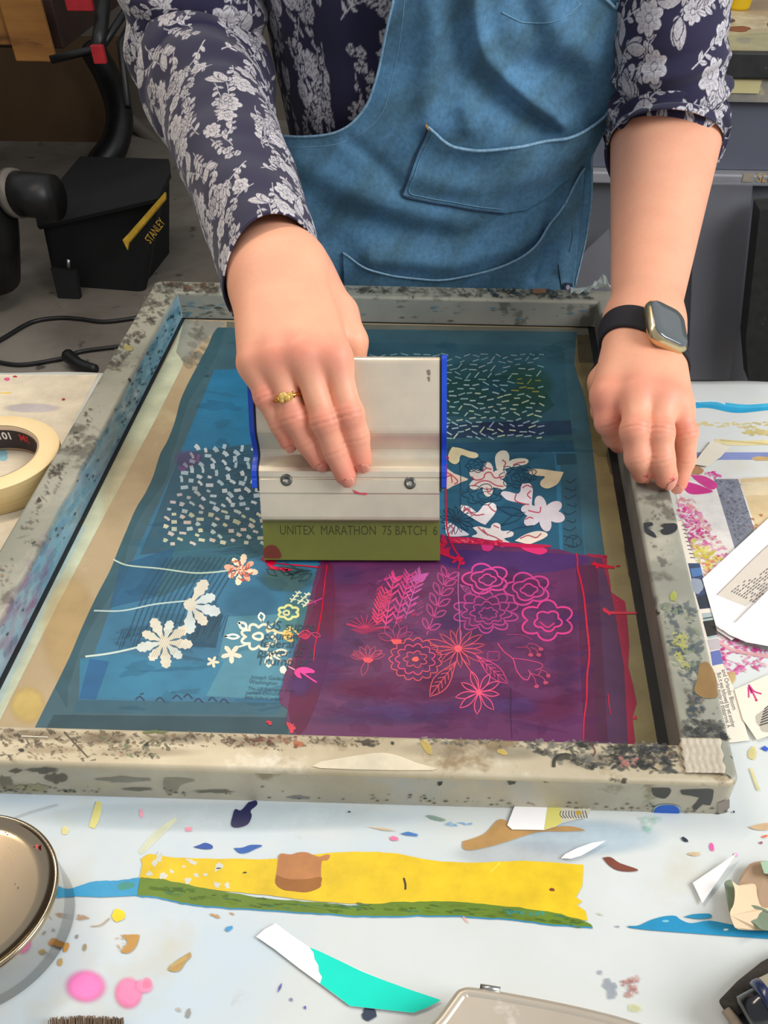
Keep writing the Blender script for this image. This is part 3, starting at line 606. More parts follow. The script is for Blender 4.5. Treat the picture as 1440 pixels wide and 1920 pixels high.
# stains on the bars: flat ink on the top faces (separate pass per bar, joined to a marks part)
mk = MB(); t = Ink(mk, BH+.0001, 0, 4e-7)
DK = (52, 50, 46); 
def spatter(poly, cols, n, r0, r1, seed, a=.85, sq=.5, rot=(-.6, .9)):
    rr = random.Random(seed); P = np.array(poly, float); c = 0; tries = 0
    while c < n and tries < n*40:
        tries += 1; x, y = rr.uniform(P[:, 0].min(), P[:, 0].max()), rr.uniform(P[:, 1].min(), P[:, 1].max())
        ins = False; j = len(P)-1
        for i in range(len(P)):
            if (P[i][1] > y) != (P[j][1] > y) and x < (P[j][0]-P[i][0])*(y-P[i][1])/(P[j][1]-P[i][1])+P[i][0]: ins = not ins
            j = i
        if ins:
            q = rr.uniform(r0, r1)*(1 if rr.random() < .7 else .5); t.blob(x, y, q, q*rr.uniform(sq*.5, sq*1.5), rr.choice(cols), rot=rr.uniform(*rot), a=a, irr=.6, n=14, seed=c+seed*31); c += 1
GR = [(78, 72, 60), (54, 50, 44), (110, 98, 80), (140, 116, 84)]
# front bar top
for (x, y, rx, ry, c, a) in [(60, 1378, 90, 14, (120, 96, 70), .5), (190, 1384, 70, 16, (110, 90, 66), .5), (330, 1384, 90, 14, (104, 90, 72), .45), (470, 1390, 80, 14, (120, 100, 80), .35), (620, 1390, 70, 10, (130, 110, 90), .3), (820, 1405, 100, 18, (160, 146, 120), .35), (960, 1412, 80, 18, (120, 114, 100), .35), (90, 1406, 80, 10, (168, 146, 114), .4), (280, 1410, 120, 12, (160, 140, 112), .35), (1120, 1425, 90, 20, (100, 98, 90), .35), (520, 1385, 40, 10, (170, 96, 70), .25)]: t.soft(x, y, rx, ry, c, a, .3)
spatter([(0, 1366), (560, 1378), (560, 1400), (250, 1405), (0, 1400)], GR+[(96, 66, 44), (150, 130, 100)], 230, 2, 8, 1, .45)
spatter([(560, 1378), (720, 1382), (720, 1398), (560, 1400)], GR, 60, 2, 5, 2, .4)
spatter([(0, 1400), (300, 1405), (300, 1425), (0, 1425)], [(170, 150, 120), (110, 100, 84)], 60, 1.5, 5, 3, .6)
spatter([(180, 1380), (300, 1384), (300, 1420), (190, 1415)], [(150, 140, 120), (60, 60, 50), (120, 140, 100)], 70, 1.5, 5, 4, .6)
spatter([(440, 1378), (560, 1380), (560, 1412), (440, 1400)], [(160, 90, 50), (150, 60, 70), (100, 80, 60)], 46, 2, 6, 5, .5)
spatter([(980, 1388), (1270, 1398), (1270, 1450), (1100, 1440), (1000, 1410)], [(90, 90, 84), (60, 60, 56), (130, 128, 118)], 230, 2.5, 10, 6, .55)
spatter([(1140, 1398), (1270, 1400), (1270, 1440), (1160, 1440)], [(56, 56, 54), (70, 72, 72)], 90, 4, 11, 7, .5)
spatter([(1160, 1420), (1195, 1420), (1190, 1442), (1165, 1440)], [(206, 140, 130)], 20, 3, 8, 8, .4)
spatter([(780, 1382), (980, 1388), (980, 1400), (780, 1394)], [(150, 146, 130), (90, 88, 78)], 60, 2, 6, 9, .5)
t.poly([(600, 1428), (700, 1412), (740, 1415), (780, 1430), (812, 1444), (600, 1440)], (226, 214, 186), .9, smooth=3)
t.blob(800, 1400, 16, 7, (214, 186, 90), .9, .6); t.blob(942, 1410, 10, 5, (218, 190, 90), .4, .6); t.line([(1038, 1438), (1040, 1424), (1052, 1416), (1068, 1416)], 7, DK, .8); t.blob(1056, 1420, 12, 5, (80, 78, 66), -.3, .7); t.line([(1110, 1396), (1116, 1408), (1112, 1418)], 2.5, (100, 40, 40), .8)
t.line([(120, 1372), (165, 1420)], 2.5, (70, 60, 44), .8, n=1); t.line([(40, 1380), (90, 1382)], 2, (240, 234, 214), .8, n=1); t.blob(40, 1406, 5, 3, DK); t.blob(688, 1392, 18, 5, (60, 56, 50), .05, .7, irr=.6); t.blob(736, 1393, 3, 3, DK); t.blob(560, 1394, 12, 5, (196, 90, 50), .2, .5); t.blob(290, 1372, 20, 3.5, (96, 110, 50), 0, .7, irr=.5)
# right bar top
spatter([(1200, 960), (1245, 930), (1262, 1000), (1275, 1060), (1235, 1060)], [(130, 128, 120), (100, 100, 94)], 26, 1.5, 5, 10, .5)
t.poly([(1207, 980), (1222, 979), (1224, 985), (1214, 989), (1226, 998), (1231, 1008), (1218, 1003), (1208, 995)], (36, 42, 48), smooth=2); t.poly([(1238, 984), (1256, 981), (1268, 982), (1270, 992), (1260, 1000), (1245, 1002), (1238, 994), (1246, 990)], (36, 42, 48), smooth=2)
spatter([(1240, 1130), (1300, 1130), (1330, 1290), (1290, 1290), (1262, 1240)], [(96, 110, 116), (70, 88, 98), (150, 160, 130), (180, 178, 160), (120, 128, 124)], 160, 2, 8, 11, .5, .8)
spatter([(1260, 1180), (1285, 1190), (1290, 1260), (1275, 1250)], [(190, 190, 100), (200, 196, 120)], 30, 3, 8, 12, .5)
t.blob(1263, 1118, 6, 10, (170, 176, 84), .1, .8); t.blob(1243, 1052, 9, 7, (110, 108, 100), 0, .6, irr=.6)
spatter([(1282, 1290), (1312, 1290), (1322, 1340), (1290, 1350)], [(70, 84, 96), (88, 90, 80), (130, 120, 110)], 60, 2, 7, 13, .6, .8)
t.poly([(1311, 1245), (1326, 1241), (1340, 1262), (1346, 1300), (1342, 1308), (1318, 1308), (1302, 1295), (1308, 1270)], (150, 118, 72), .95, smooth=3)
spatter([(1280, 1352), (1352, 1350), (1362, 1385), (1290, 1385)], [(60, 62, 60), (84, 86, 82), (120, 118, 108)], 160, 3, 10, 14, .55)
# left bar top and back bar
spatter([(290, 532), (340, 530), (300, 600), (250, 650), (215, 700), (200, 690)], [(96, 92, 82), (74, 70, 62), (130, 126, 112)], 170, 1.5, 7, 15, .5)
spatter([(160, 770), (200, 750), (120, 900), (60, 1000), (40, 990)], [(104, 98, 84), (80, 74, 62), (134, 124, 104)], 90, 1.2, 4.5, 16, .6)
spatter([(95, 870), (125, 868), (115, 892), (92, 890)], [(74, 68, 56)], 40, 1, 4, 17, .7)
t.poly([(73, 931), (78, 938), (72, 941), (68, 940)], (60, 54, 44)); t.blob(240, 652, 9, 6, (196, 184, 100), .2, .5)
spatter([(300, 528), (420, 533), (430, 548), (340, 546)], [(90, 84, 72), (120, 84, 60), (64, 58, 52)], 120, 1.5, 6, 18, .5)
spatter([(640, 536), (1110, 545), (1110, 560), (640, 548)], [(70, 70, 60), (96, 100, 88), (52, 52, 46), (130, 126, 108)], 220, 1.5, 7, 19, .5, .4)
spatter([(900, 540), (1110, 545), (1120, 560), (900, 556)], [(60, 84, 88), (44, 56, 56)], 80, 2, 8, 20, .5, .4)
t.poly([(998, 541), (1024, 541), (1024, 549), (1000, 550)], (160, 116, 78), .8)
spatter([(0, 1060), (30, 1040), (10, 1110), (0, 1120)], GR, 20, 1, 4, 21, .7)
mk.build('ink_spatter', INK, screen)
# marks on the faces, one set for each bar
FM = {k_: MB() for k_ in ('front', 'left', 'right', 'back')}
def facepoly(pts, c, face, a=1, off=.0004, sm=0):
    if sm: pts = cr(np.vstack([pts, pts[:1]]), sm)[:-1]
    x = [p[0] for p in pts]; y = [p[1] for p in pts]
    if face == 'front': P = ony(x, y, -off)
    elif face == 'left': P = onplane(x, y, np.array([-HW+BW+off, 0, 0]), np.array([1., 0, 0]))
    elif face == 'right': P = onplane(x, y, np.array([HW-BW-off, 0, 0]), np.array([1., 0, 0]))
    else: P = ony(x, y, L-BW-off)
    FM[face].poly(P, (*lin(c), a), 0)
facepoly([(1222, 1478), (1255, 1478), (1257, 1487), (1248, 1497), (1236, 1496), (1224, 1490)], (72, 70, 64), 'front', off=.0003, sm=2)
facepoly([(1276, 1482), (1330, 1480), (1338, 1486), (1332, 1510), (1318, 1508), (1306, 1519), (1298, 1514), (1312, 1496), (1280, 1490)], (72, 72, 68), 'front', sm=2)
facepoly([(1345, 1506), (1368, 1498), (1368, 1514), (1360, 1525), (1346, 1526)], (150, 138, 126), 'front', off=.0003)
facepoly([(1224, 1526), (1226, 1515), (1236, 1509), (1255, 1508), (1274, 1512), (1276, 1519), (1274, 1526)], (150, 180, 196), 'front', sm=2)
facepoly([(1226, 1527), (1229, 1517), (1240, 1511), (1258, 1510), (1270, 1514), (1272, 1527)], (30, 96, 200), 'front', off=.0006, sm=2)
facepoly([(820, 1467), (830, 1466), (828, 1472), (822, 1474)], (40, 44, 40), 'front'); facepoly([(951, 1465), (968, 1466), (965, 1470), (955, 1472)], (70, 72, 66), 'front')
facepoly([(308, 1459), (340, 1459), (366, 1464), (340, 1472), (330, 1486), (312, 1487), (306, 1470)], (146, 142, 122), 'front', .7, sm=3)
for px, c in (((80, 1444, 30, 6), (92, 88, 76)), ((105, 1460, 18, 10), (104, 98, 84)), ((30, 1446, 12, 4), (90, 84, 70)), ((60, 1478, 34, 8), (170, 166, 130)), ((10, 1465, 14, 12), (130, 124, 104)), ((400, 1484, 40, 3), (110, 106, 92)), ((260, 1480, 30, 3), (110, 106, 92)), ((230, 1462, 46, 5), (140, 138, 124)), ((560, 1496, 20, 4), (130, 132, 128))):
    x, y, rx, ry = px; rr = random.Random(int(x)); pts = [(x+rx*(1+rr.uniform(-.45, .3))*math.cos(q), y+ry*(1+rr.uniform(-.45, .3))*math.sin(q)) for q in np.linspace(0, 6.28, 19)[:-1]]
    facepoly(pts, c, 'front', .75)
rr = random.Random(44)
for q in range(150):
    x = rr.choice([rr.uniform(0, 200), rr.uniform(700, 1370), rr.uniform(300, 1370)]); yb_ = np.interp(x, [0, 720, 1355], [1487, 1505, 1529]); y = yb_-abs(rr.gauss(0, 6))-2; w_ = rr.uniform(1, 6)
    facepoly([(x-w_, y), (x, y-w_*.4), (x+w_, y), (x, y+w_*.3)], rr.choice([(96, 96, 86), (70, 70, 62), (130, 124, 104)]), 'front', .7)
# inner left face: pinks and blues and black flecks
def alongleft(s, w):       # s 0 (back) .. 1 (front) along left inner face, w 0 top .. 1 bottom, returns a point in the picture
    top = np.array([337, 552])+(np.array([-60, 1235])-np.array([337, 552]))*s
    botm = np.array([342, 598])+(np.array([-40, 1350])-np.array([342, 598]))*s
    return top+(botm-top)*w
PKF = [(176, 140, 168), (190, 150, 176), (150, 120, 160)]; BLF = [(96, 160, 190), (110, 176, 200), (130, 186, 196)]
for q in range(330):
    s_ = rr.random(); w_ = rr.uniform(.08, .92); x, y = alongleft(s_, w_)
    if s_ > .62: c = rr.choice(PKF+[(100, 130, 160)])
    elif s_ > .3: c = rr.choice(BLF+[(150, 160, 180), (160, 180, 170)])
    else: c = rr.choice(BLF+[(60, 120, 150), (140, 180, 190)])
    z_ = rr.uniform(5, 16); facepoly([(x+z_*.5, y-z_), (x+z_*.5, y), (x-z_*.4, y+z_*1.1), (x-z_*.5, y+z_*.2)], c, 'left', .2, off=.0002+q*1e-6, sm=2)
for q in range(90):
    s_ = rr.choice([rr.uniform(.02, .3), rr.uniform(0, .5), rr.random()]); w_ = rr.uniform(.1, .9); x, y = alongleft(s_, w_); z_ = rr.uniform(1, 4.5)
    facepoly([(x+z_*.4, y-z_), (x+z_*.5, y), (x-z_*.3, y+z_*1.1), (x-z_*.4, y)], rr.choice([(40, 44, 48), (60, 60, 56), (34, 60, 80)]), 'left', .8, off=.0008+q*1e-6)
for q in range(90):
    x = rr.choice([rr.uniform(345, 420), rr.uniform(650, 1110)]); y = np.interp(x, [342, 1113], [602, 612])-rr.uniform(3, 36); z_ = rr.uniform(2, 10)
    facepoly([(x-z_, y), (x, y-z_*.3), (x+z_, y), (x, y+z_*.3)], rr.choice([(96, 150, 170), (120, 130, 116), (70, 72, 66), (180, 178, 150)]), 'back', .45, off=.0003+q*1e-6)
for k_, m_ in FM.items():
    if m_.v: m_.build('ink_stains', INK, sides[k_])
# black strips along the inner sides, put in for the bars' shadow gap
m_gap = mat('black_shade_edge', (14, 15, 16), .5, c2=(26, 28, 28), scale=60)
b = MB(); e = .0012
for (x0, y0, x1, y1) in ((-HW+BW-.001, BW, -HW+BW+.0035, L-BW), (HW-BW-.0065, BW, HW-BW+.001, L-BW), (-HW+BW, L-BW-.0022, HW-BW, L-BW+.001)): b.box((x0, y0, .0015), (x1, y1, .0034))
b.build('shadow_strip', m_gap, screen)

# ------------------------------------------------------------------ the stretched mesh, its stencil and the ink on it
MZ = .003
m_meshbase = mat('tan_mesh', (186, 164, 128), .5, c2=(170, 146, 108), scale=5, spots=[((206, 192, 150), 7, .56, .12), ((150, 130, 90), 10, .62, .1)], bump=.08, bscale=800)
b = MB(); b.box((-HW+BW, BW, MZ-.0012), (HW-BW, L-BW, MZ), (1, 1, 1, 1), 0)
s = Ink(b, MZ+.00006, 1, 4e-7)
OL = (134, 122, 84)
# right hand margin is olive, left margin sand, with pale tape by the left bar and grey at the back
s.poly([(1075, 612), (1160, 612), (1280, 1400), (1140, 1400), (1120, 1000), (1080, 700)], OL, .95)
for q in range(26): s.blob(rnd.uniform(1085, 1130)+0, rnd.uniform(640, 900), rnd.uniform(8, 20), rnd.uniform(20, 60), rnd.choice([(150, 136, 96), (126, 112, 74), (160, 148, 104)]), -.2, .25)
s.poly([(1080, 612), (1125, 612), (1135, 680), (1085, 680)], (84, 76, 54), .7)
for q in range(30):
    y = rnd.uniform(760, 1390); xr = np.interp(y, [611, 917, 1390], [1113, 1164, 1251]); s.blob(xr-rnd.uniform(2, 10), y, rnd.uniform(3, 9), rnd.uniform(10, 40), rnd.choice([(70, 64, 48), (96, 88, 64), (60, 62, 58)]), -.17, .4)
s.poly([(342, 598), (330, 640), (253, 785), (160, 965), (60, 1160), (-20, 1310), (-20, 1390), (20, 1310), (110, 1130), (210, 940), (290, 790), (350, 670), (372, 620)], (208, 212, 180), .9)
s.poly([(-20, 1310), (60, 1160), (150, 985), (163, 985), (75, 1160), (0, 1320), (-20, 1360)], (196, 214, 206), .8)
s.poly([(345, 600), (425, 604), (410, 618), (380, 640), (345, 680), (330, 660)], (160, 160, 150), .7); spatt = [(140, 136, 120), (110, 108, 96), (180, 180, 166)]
for q in range(60): s.blob(rnd.uniform(348, 420), rnd.uniform(604, 700)-0, rnd.uniform(3, 12), rnd.uniform(2, 8), rnd.choice(spatt), .4, .3)
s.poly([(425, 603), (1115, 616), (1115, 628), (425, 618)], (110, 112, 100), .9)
s.soft(52, 1322, 38, 40, (222, 192, 110), .7); s.soft(130, 1180, 60, 120, (206, 176, 118), .45); s.soft(240, 930, 60, 120, (206, 184, 146), .4)
# teal stencil coat
TE_D = (52, 90, 102); TE = (42, 108, 140); TE_R = (44, 90, 108)
left = [(408, 614), (398, 628), (390, 648), (372, 682), (352, 720), (338, 752), (328, 790), (314, 826), (300, 852), (287, 893), (272, 925), (255, 953), (238, 992), (223, 1028), (207, 1068), (185, 1110), (168, 1145), (150, 1185), (132, 1228), (112, 1270), (92, 1310), (60, 1375)]
right = [(1082, 622), (1080, 640), (1077, 680), (1083, 706), (1092, 730), (1100, 760), (1106, 800), (1112, 850), (1118, 900), (1124, 966), (1134, 1040), (1140, 1100), (1160, 1200), (1170, 1300), (1180, 1400)]
lf = cr(left, 4)
s.poly(list(lf)+right[::-1], TE_D)
s.poly([(p[0], p[1]) for p in lf[:-6]]+[(126, 1330)]+[(p[0]+20+6*math.sin(p[1]*.03), p[1]) for p in lf[:-6]][::-1], (56, 100, 112), .6)
# paper below seen through: brighter areas
s.poly([(402, 693), (475, 695), (640, 700), (700, 648), (1056, 648), (1066, 760), (1075, 832), (1085, 900), (1098, 1046), (860, 1046), (640, 1100), (600, 1180), (530, 1318), (146, 1312), (200, 1160), (262, 1020), (330, 870), (372, 770)], TE)
s.poly([(520, 640), (1056, 648), (1066, 760), (1075, 830), (835, 830), (835, 700), (520, 690)], (42, 84, 98))
s.poly([(840, 712), (1000, 700), (1040, 760), (1000, 790), (838, 780)], (40, 84, 80), .45)
s.soft(985, 725, 60, 50, (40, 84, 64), .55); s.soft(880, 720, 70, 50, (36, 80, 72), .4)
s.poly([(838, 794), (1070, 788), (1073, 815), (838, 822)], (44, 62, 96), .6); s.poly([(900, 792), (1000, 788), (1000, 815), (905, 812)], (40, 50, 86), .5)
s.poly([(838, 830), (1074, 826), (1078, 848), (838, 850)], (34, 80, 106), .8)
s.poly([(838, 850), (1040, 850), (1050, 1040), (838, 1020)], (38, 94, 120), .8)
s.poly([(1050, 850), (1082, 850), (1096, 1040), (1056, 1040)], (44, 88, 106), .9); s.poly([(1042, 850), (1078, 850), (1082, 870), (1044, 872)], (34, 74, 92), .8)
s.poly([(475, 692), (402, 693), (330, 868), (345, 880), (470, 860)], (34, 124, 166), .75)
s.poly([(338, 850), (490, 830), (495, 1020), (262, 1040), (300, 950)], (52, 96, 116), .7)
s.poly([(330, 1000), (495, 985), (495, 1040), (430, 1060), (300, 1120), (250, 1110)], (52, 108, 122), .6)
s.poly([(225, 1060), (330, 1025), (290, 1120), (205, 1140)], (36, 100, 140), .5)
s.poly([(360, 1160), (418, 1150), (405, 1215), (345, 1212)], (40, 84, 104), .55)
s.poly([(428, 1156), (560, 1150), (545, 1210), (520, 1312), (385, 1305), (410, 1230)], (84, 148, 168), .8)
s.poly([(150, 1235), (240, 1225), (300, 1240), (420, 1240), (385, 1308), (148, 1310)], (56, 136, 170), .7)
s.poly([(168, 1235), (148, 1310), (180, 1312), (205, 1240)], (40, 108, 164), .6)
s.poly([(146, 1312), (525, 1318), (520, 1340), (135, 1336)], (58, 112, 132), .6); s.poly([(100, 1340), (540, 1345), (540, 1400), (70, 1400)], (42, 72, 82), .35)
s.soft(560, 1160, 40, 60, (80, 130, 100), .3); s.soft(470, 1130, 60, 40, (34, 86, 106), .2); s.soft(540, 1085, 60, 30, (70, 104, 96), .6)
for q in range(160):
    x, y = rnd.uniform(210, 1080), rnd.uniform(640, 1330)
    if x > np.interp(y, [615, 1357], [430, 110])+20 and not (480 < x < 840 and y < 1060):
        s.blob(x, y, rnd.uniform(10, 50), rnd.uniform(3, 12), rnd.choice([(30, 84, 112), (54, 120, 146), (44, 96, 110), (36, 92, 130)]), rnd.uniform(-.2, .2), .18, irr=.4)
s.blob(388, 705, 5, 2, (30, 60, 80)); s.line([(270, 1300), (262, 1302)], 3, (30, 60, 90))
for (x, y) in [(262, 1310), (300, 1312), (332, 1308), (352, 1306), (372, 1314), (398, 1312), (420, 1315)]: s.line([(x-8, y+2), (x, y-4), (x+9, y+4)], 3, (34, 60, 90), .8)
# faint newsprint lines
for q in range(15):
    x = 268+q*10; s.line([(x+46, 1045), (x, 1120), (x-28, 1190)], 3, (44, 80, 100), .45)
for q in range(46):
    x0, y0 = 230+q*4.4, 1180-q*.6; s.line([(x0, y0), (x0-12, y0+30+12*math.sin(q))], 1.6, (36, 66, 84), .5)
for q in range(40): s.line([(395+rnd.uniform(0, 90), 850+q*5), (400+rnd.uniform(30, 95), 846+q*5)], 1.4, (40, 66, 84), .35, n=1)
for q in range(9): s.line([(1060+rnd.uniform(-4, 4), 900+q*15), (1068+rnd.uniform(-3, 14), 905+q*15), (1080, 898+q*15)], 2, (30, 60, 80), .6)
s.line([(1060, 1015), (1068, 1005), (1084, 1006), (1090, 1018), (1078, 1026), (1064, 1024)], 2, (36, 66, 80), .7); s.line([(1074, 1010), (1075, 1022)], 2, (36, 66, 80), .7)
# short white ticks, upper right
def ticks(poly_lo, poly_hi, n, c_fn, L0, w, seed, avoid=None, ang=.6):
    rr = random.Random(seed); out = []
    tries = 0
    while len(out) < n and tries < 20000:
        tries += 1; y = rr.uniform(poly_lo, poly_hi); xl, xr = c_fn(y); x = rr.uniform(xl, xr)
        if all((x-a)**2/2.6+(y-b_)**2*1.3 > 34*w[2] for a, b_ in out): out.append((x, y))
    return out
s.lift(); s.hold = True
PTS = ticks(664, 822, 420, lambda y: (np.interp(y, [664, 690, 822], [690, 740, 836]) if y < 690 else 836, 1016), 9, (1.8, 2.4, 2.5), 3)
for (x, y) in PTS:
    a = rnd.choice([-.35, -.2, 0, .1, .25, -.15, .05, .5, -.9]); l = rnd.uniform(4.5, 7.5); sh = np.interp(y, [664, 720, 822], [.35, .7, .95]); c = rnd.choice([(176, 206, 206), (190, 216, 214), (160, 196, 196)])
    if abs(x-985) < 25 and abs(y-722) < 16: c = (170, 166, 70)
    elif y > 735 and rnd.random() < .3: c = (206, 222, 190)
    elif y > 790 and x > 900 and rnd.random() < .5: c = (170, 190, 216)
    s.line([(x-l*math.cos(a), y-l*math.sin(a)), (x+l*math.cos(a), y+l*math.sin(a))], 1.9 if y < 720 else 2.4, c, .25+.6*sh, n=1)
# dabs on the left
PTS = ticks(836, 1020, 210, lambda y: (np.interp(y, [836, 950, 1020], [360, 318, 300]), 494 if y > 900 else 480), 9, (1, 1, 3.6), 9)
for (x, y) in PTS:
    a = rnd.uniform(.1, 1.9) if y < 900 else rnd.uniform(-.2, .9); l = rnd.uniform(3.4, 7); c = rnd.choice([(200, 216, 226), (180, 204, 216), (214, 222, 224)])
    if y > 960: c = rnd.choice([(214, 214, 180), (200, 206, 176), (214, 200, 190), (190, 206, 200)])
    elif y > 915 and x < 380: c = rnd.choice([(190, 190, 190), (200, 186, 190), (180, 196, 200)])
    s.line([(x-l*math.cos(a), y-l*math.sin(a)), (x+l*.2*math.cos(a)+1, y), (x+l*math.cos(a), y+l*math.sin(a))], rnd.uniform(4.5, 8), c, .88, n=2)
s.hold = False; s.lift()
s.line([(372, 852), (370, 866)], 6, (160, 110, 160), .7); s.blob(342, 878, 8, 5, (130, 84, 150), 0, .6); s.soft(352, 860, 30, 20, (110, 70, 130), .35)
# leaves with stems at the left
def lobed(x, y, R, ang, n, c, spread=6.28, a=1, sq=.92, cols=None):
    for i in range(n):
        th = ang+(-spread/2+spread*i/(n-1) if spread < 6.2 else spread*i/n); Lq = R*(1 if i % 2 == 0 else .86); ca, sa = math.cos(th), math.sin(th); pts = []
        for (u, v) in [(0, -.03), (.4, -.1), (.55, -.2), (.66, -.16), (.74, -.22), (.84, -.15), (.9, -.17), (1, 0), (.9, .17), (.84, .15), (.74, .22), (.66, .16), (.55, .2), (.4, .1), (0, .03)]:
            v *= .95; pts.append((x+Lq*(u*ca-v*sa), y+Lq*sq*(u*sa+v*ca)))
        s.poly(pts, (cols or [c])[i % len(cols or [c])], a)
    s.blob(x, y, R*.2, R*.18, (cols or [c])[0], 0, a)
WH = (214, 216, 206)
s.line([(212, 1049), (240, 1060), (300, 1066), (360, 1074), (400, 1073), (432, 1069)], 2.8, (190, 210, 190), .9)
s.line([(176, 1145), (230, 1145), (290, 1133), (356, 1126)], 2.8, (190, 214, 206), .9)
s.line([(160, 1231), (200, 1226), (240, 1218), (290, 1205)], 3.6, (206, 222, 210), .95)
lobed(452, 1068, 33, .2, 8, WH, cols=[(238, 212, 180), (232, 170, 140), (236, 226, 190)])
for q in range(26): a_ = rnd.uniform(0, 6.28); r_ = rnd.uniform(6, 27); s.line([(452+r_*math.cos(a_), 1068+r_*.9*math.sin(a_)), (452+(r_-7)*math.cos(a_+.5), 1068+(r_-7)*.9*math.sin(a_+.5))], 2.4, (206, 96, 70), .8, n=1)
lobed(356, 1134, 60, .28, 5, WH, spread=2.6, cols=[(214, 208, 188), (202, 212, 208), (208, 216, 214)])
lobed(308, 1204, 54, .1, 9, WH, cols=[(216, 210, 190), (210, 216, 206), (214, 208, 186)])
for q in range(11): s.line([(285+q*4, 1232-q*.5), (300+q*4, 1200), (312+q*3.4, 1180)], 1, (176, 160, 130), .45)
# white flower group
CW = (232, 230, 206)
s.scallop(485, 1194, 30, 22, 8, .22, 5, CW); s.scallop(484, 1193, 9, 6, 3, .1, 5, CW); s.petal(421, 1193, 449, 1194, 8, 4, (224, 232, 226)); s.petal(447, 1167, 462, 1178, 11, 5, (226, 230, 220)); s.petal(492, 1166, 489, 1149, 11, 3.6, (224, 230, 220)); s.line([(447, 1213), (470, 1206)], 3, CW)
def solid_flower(x, y, R, c, n=5, ph=.3):
    for i in range(n):
        th = ph+6.283*i/n; s.poly([(x+R*(u*math.cos(th)-v*math.sin(th)), y+R*.9*(u*math.sin(th)+v*math.cos(th))) for u, v in [(0, -.1), (.4, -.22), (.8, -.2), (1, 0), (.8, .2), (.4, .22), (0, .1)]], c)
    s.blob(x, y, R*.26, R*.24, c)
solid_flower(434, 1226, 21, (228, 222, 196)); solid_flower(399, 1241, 13, (222, 216, 186), ph=.1)
s.scallop(541, 1148, 18, 12, 6, .2, 4.5, (214, 216, 140)); s.scallop(537, 1149, 5.5, 4, 3, .1, 3.6, (206, 208, 150)); s.line([(507, 1172), (515, 1168), (523, 1158)], 3, (196, 214, 170)); s.line([(504, 1175), (508, 1182), (500, 1186)], 3, CW)
for (x0, y0, x1, y1) in ((545, 1129, 562, 1108), (558, 1132, 580, 1111), (568, 1138, 582, 1124)):
    s.line([(x0, y0), (x1, y1)], 2.8, (216, 222, 184), n=1)
    for t_ in (.2, .5, .8):
        X, Y = x0+(x1-x0)*t_, y0+(y1-y0)*t_; s.line([(X-5, Y-3), (X, Y), (X+7, Y-1)], 2.3, (216, 222, 184), n=1)
s.line([(498, 1182), (512, 1181), (522, 1186), (532, 1187)], 4, (224, 214, 160)); s.line([(545, 1180), (534, 1184), (533, 1194), (544, 1201), (551, 1199)], 5, (236, 200, 110)); s.blob(542, 1190, 8, 5, (238, 186, 90), .2); s.line([(534, 1184), (543, 1176), (552, 1182), (560, 1190)], 3, (232, 206, 120)); s.line([(497, 1216), (507, 1226), (530, 1240)], 3.6, CW); s.petal(508, 1226, 539, 1222, 11, 4, CW); s.petal(506, 1228, 503, 1250, 13, 4.4, CW); s.blob(531, 1256, 6, 8, (236, 226, 210)); s.blob(548, 1241, 12, 6, (206, 150, 130), .1, .9)
# purple ink area
PU = (94, 36, 84)
edge = [(596, 1052), (603, 1060), (600, 1085), (592, 1100), (590, 1130), (578, 1165), (566, 1190), (555, 1210), (548, 1235), (543, 1248), (534, 1262), (530, 1285), (524, 1300), (524, 1318), (540, 1330), (536, 1352), (548, 1375), (560, 1400)]
topr = [(596, 1052), (700, 1040), (828, 1002), (850, 1010), (900, 1018), (1000, 1026), (1050, 1030), (1076, 1038), (1096, 1040), (1128, 1047), (1138, 1041)]
rgt = [(1137, 1060), (1142, 1085), (1150, 1110), (1160, 1160), (1180, 1210), (1185, 1280), (1196, 1320), (1192, 1350), (1202, 1400)]
s.poly([(1100, 1038), (1138, 1041), (1138, 1058), (1144, 1090), (1146, 1110), (1172, 1128), (1176, 1160), (1180, 1210), (1178, 1250), (1186, 1280), (1194, 1318), (1186, 1345), (1192, 1400), (1100, 1400)], (150, 26, 60))
s.poly(edge+[(1150, 1400), (1160, 1300), (1148, 1200), (1132, 1100), (1118, 1046)]+topr[::-1][2:-1], PU)
s.poly([(1100, 1044), (1128, 1047), (1150, 1130), (1170, 1250), (1178, 1400), (1120, 1400)], (84, 50, 84), .85)
s.poly([(835, 1030), (1080, 1040), (1090, 1060), (1000, 1075), (835, 1062)], (76, 40, 104), .85, smooth=3)
s.poly([(596, 1060), (625, 1060), (625, 1200), (590, 1330), (560, 1380), (540, 1330), (560, 1210)], (112, 22, 70), .6, smooth=2); s.poly([(1080, 1060), (1120, 1060), (1140, 1390), (1095, 1390)], (100, 40, 70), .4)
for (x, y, rx, ry, c, a) in [(600, 1240, 60, 80, (88, 44, 110), .45), (560, 1285, 30, 28, (84, 50, 116), .6), (660, 1190, 34, 50, (96, 60, 110), .4), (650, 1080, 40, 26, (84, 54, 110), .4), (760, 1335, 180, 22, (88, 58, 120), .55), (960, 1322, 70, 24, (88, 58, 122), .5), (700, 1350, 160, 14, (80, 60, 112), .4), (930, 1130, 60, 90, (88, 48, 96), .3), (1060, 1200, 30, 140, (92, 44, 80), .4), (620, 1150, 30, 60, (120, 30, 76), .35), (680, 1290, 90, 26, (110, 26, 76), .5), (820, 1290, 80, 30, (108, 28, 80), .4), (1040, 1330, 60, 34, (108, 28, 70), .4), (840, 1160, 40, 30, (74, 48, 96), .4), (900, 1190, 60, 20, (70, 50, 100), .35), (860, 1055, 30, 14, (70, 40, 110), .4)]: s.soft(x, y, rx, ry, c, a, .35)
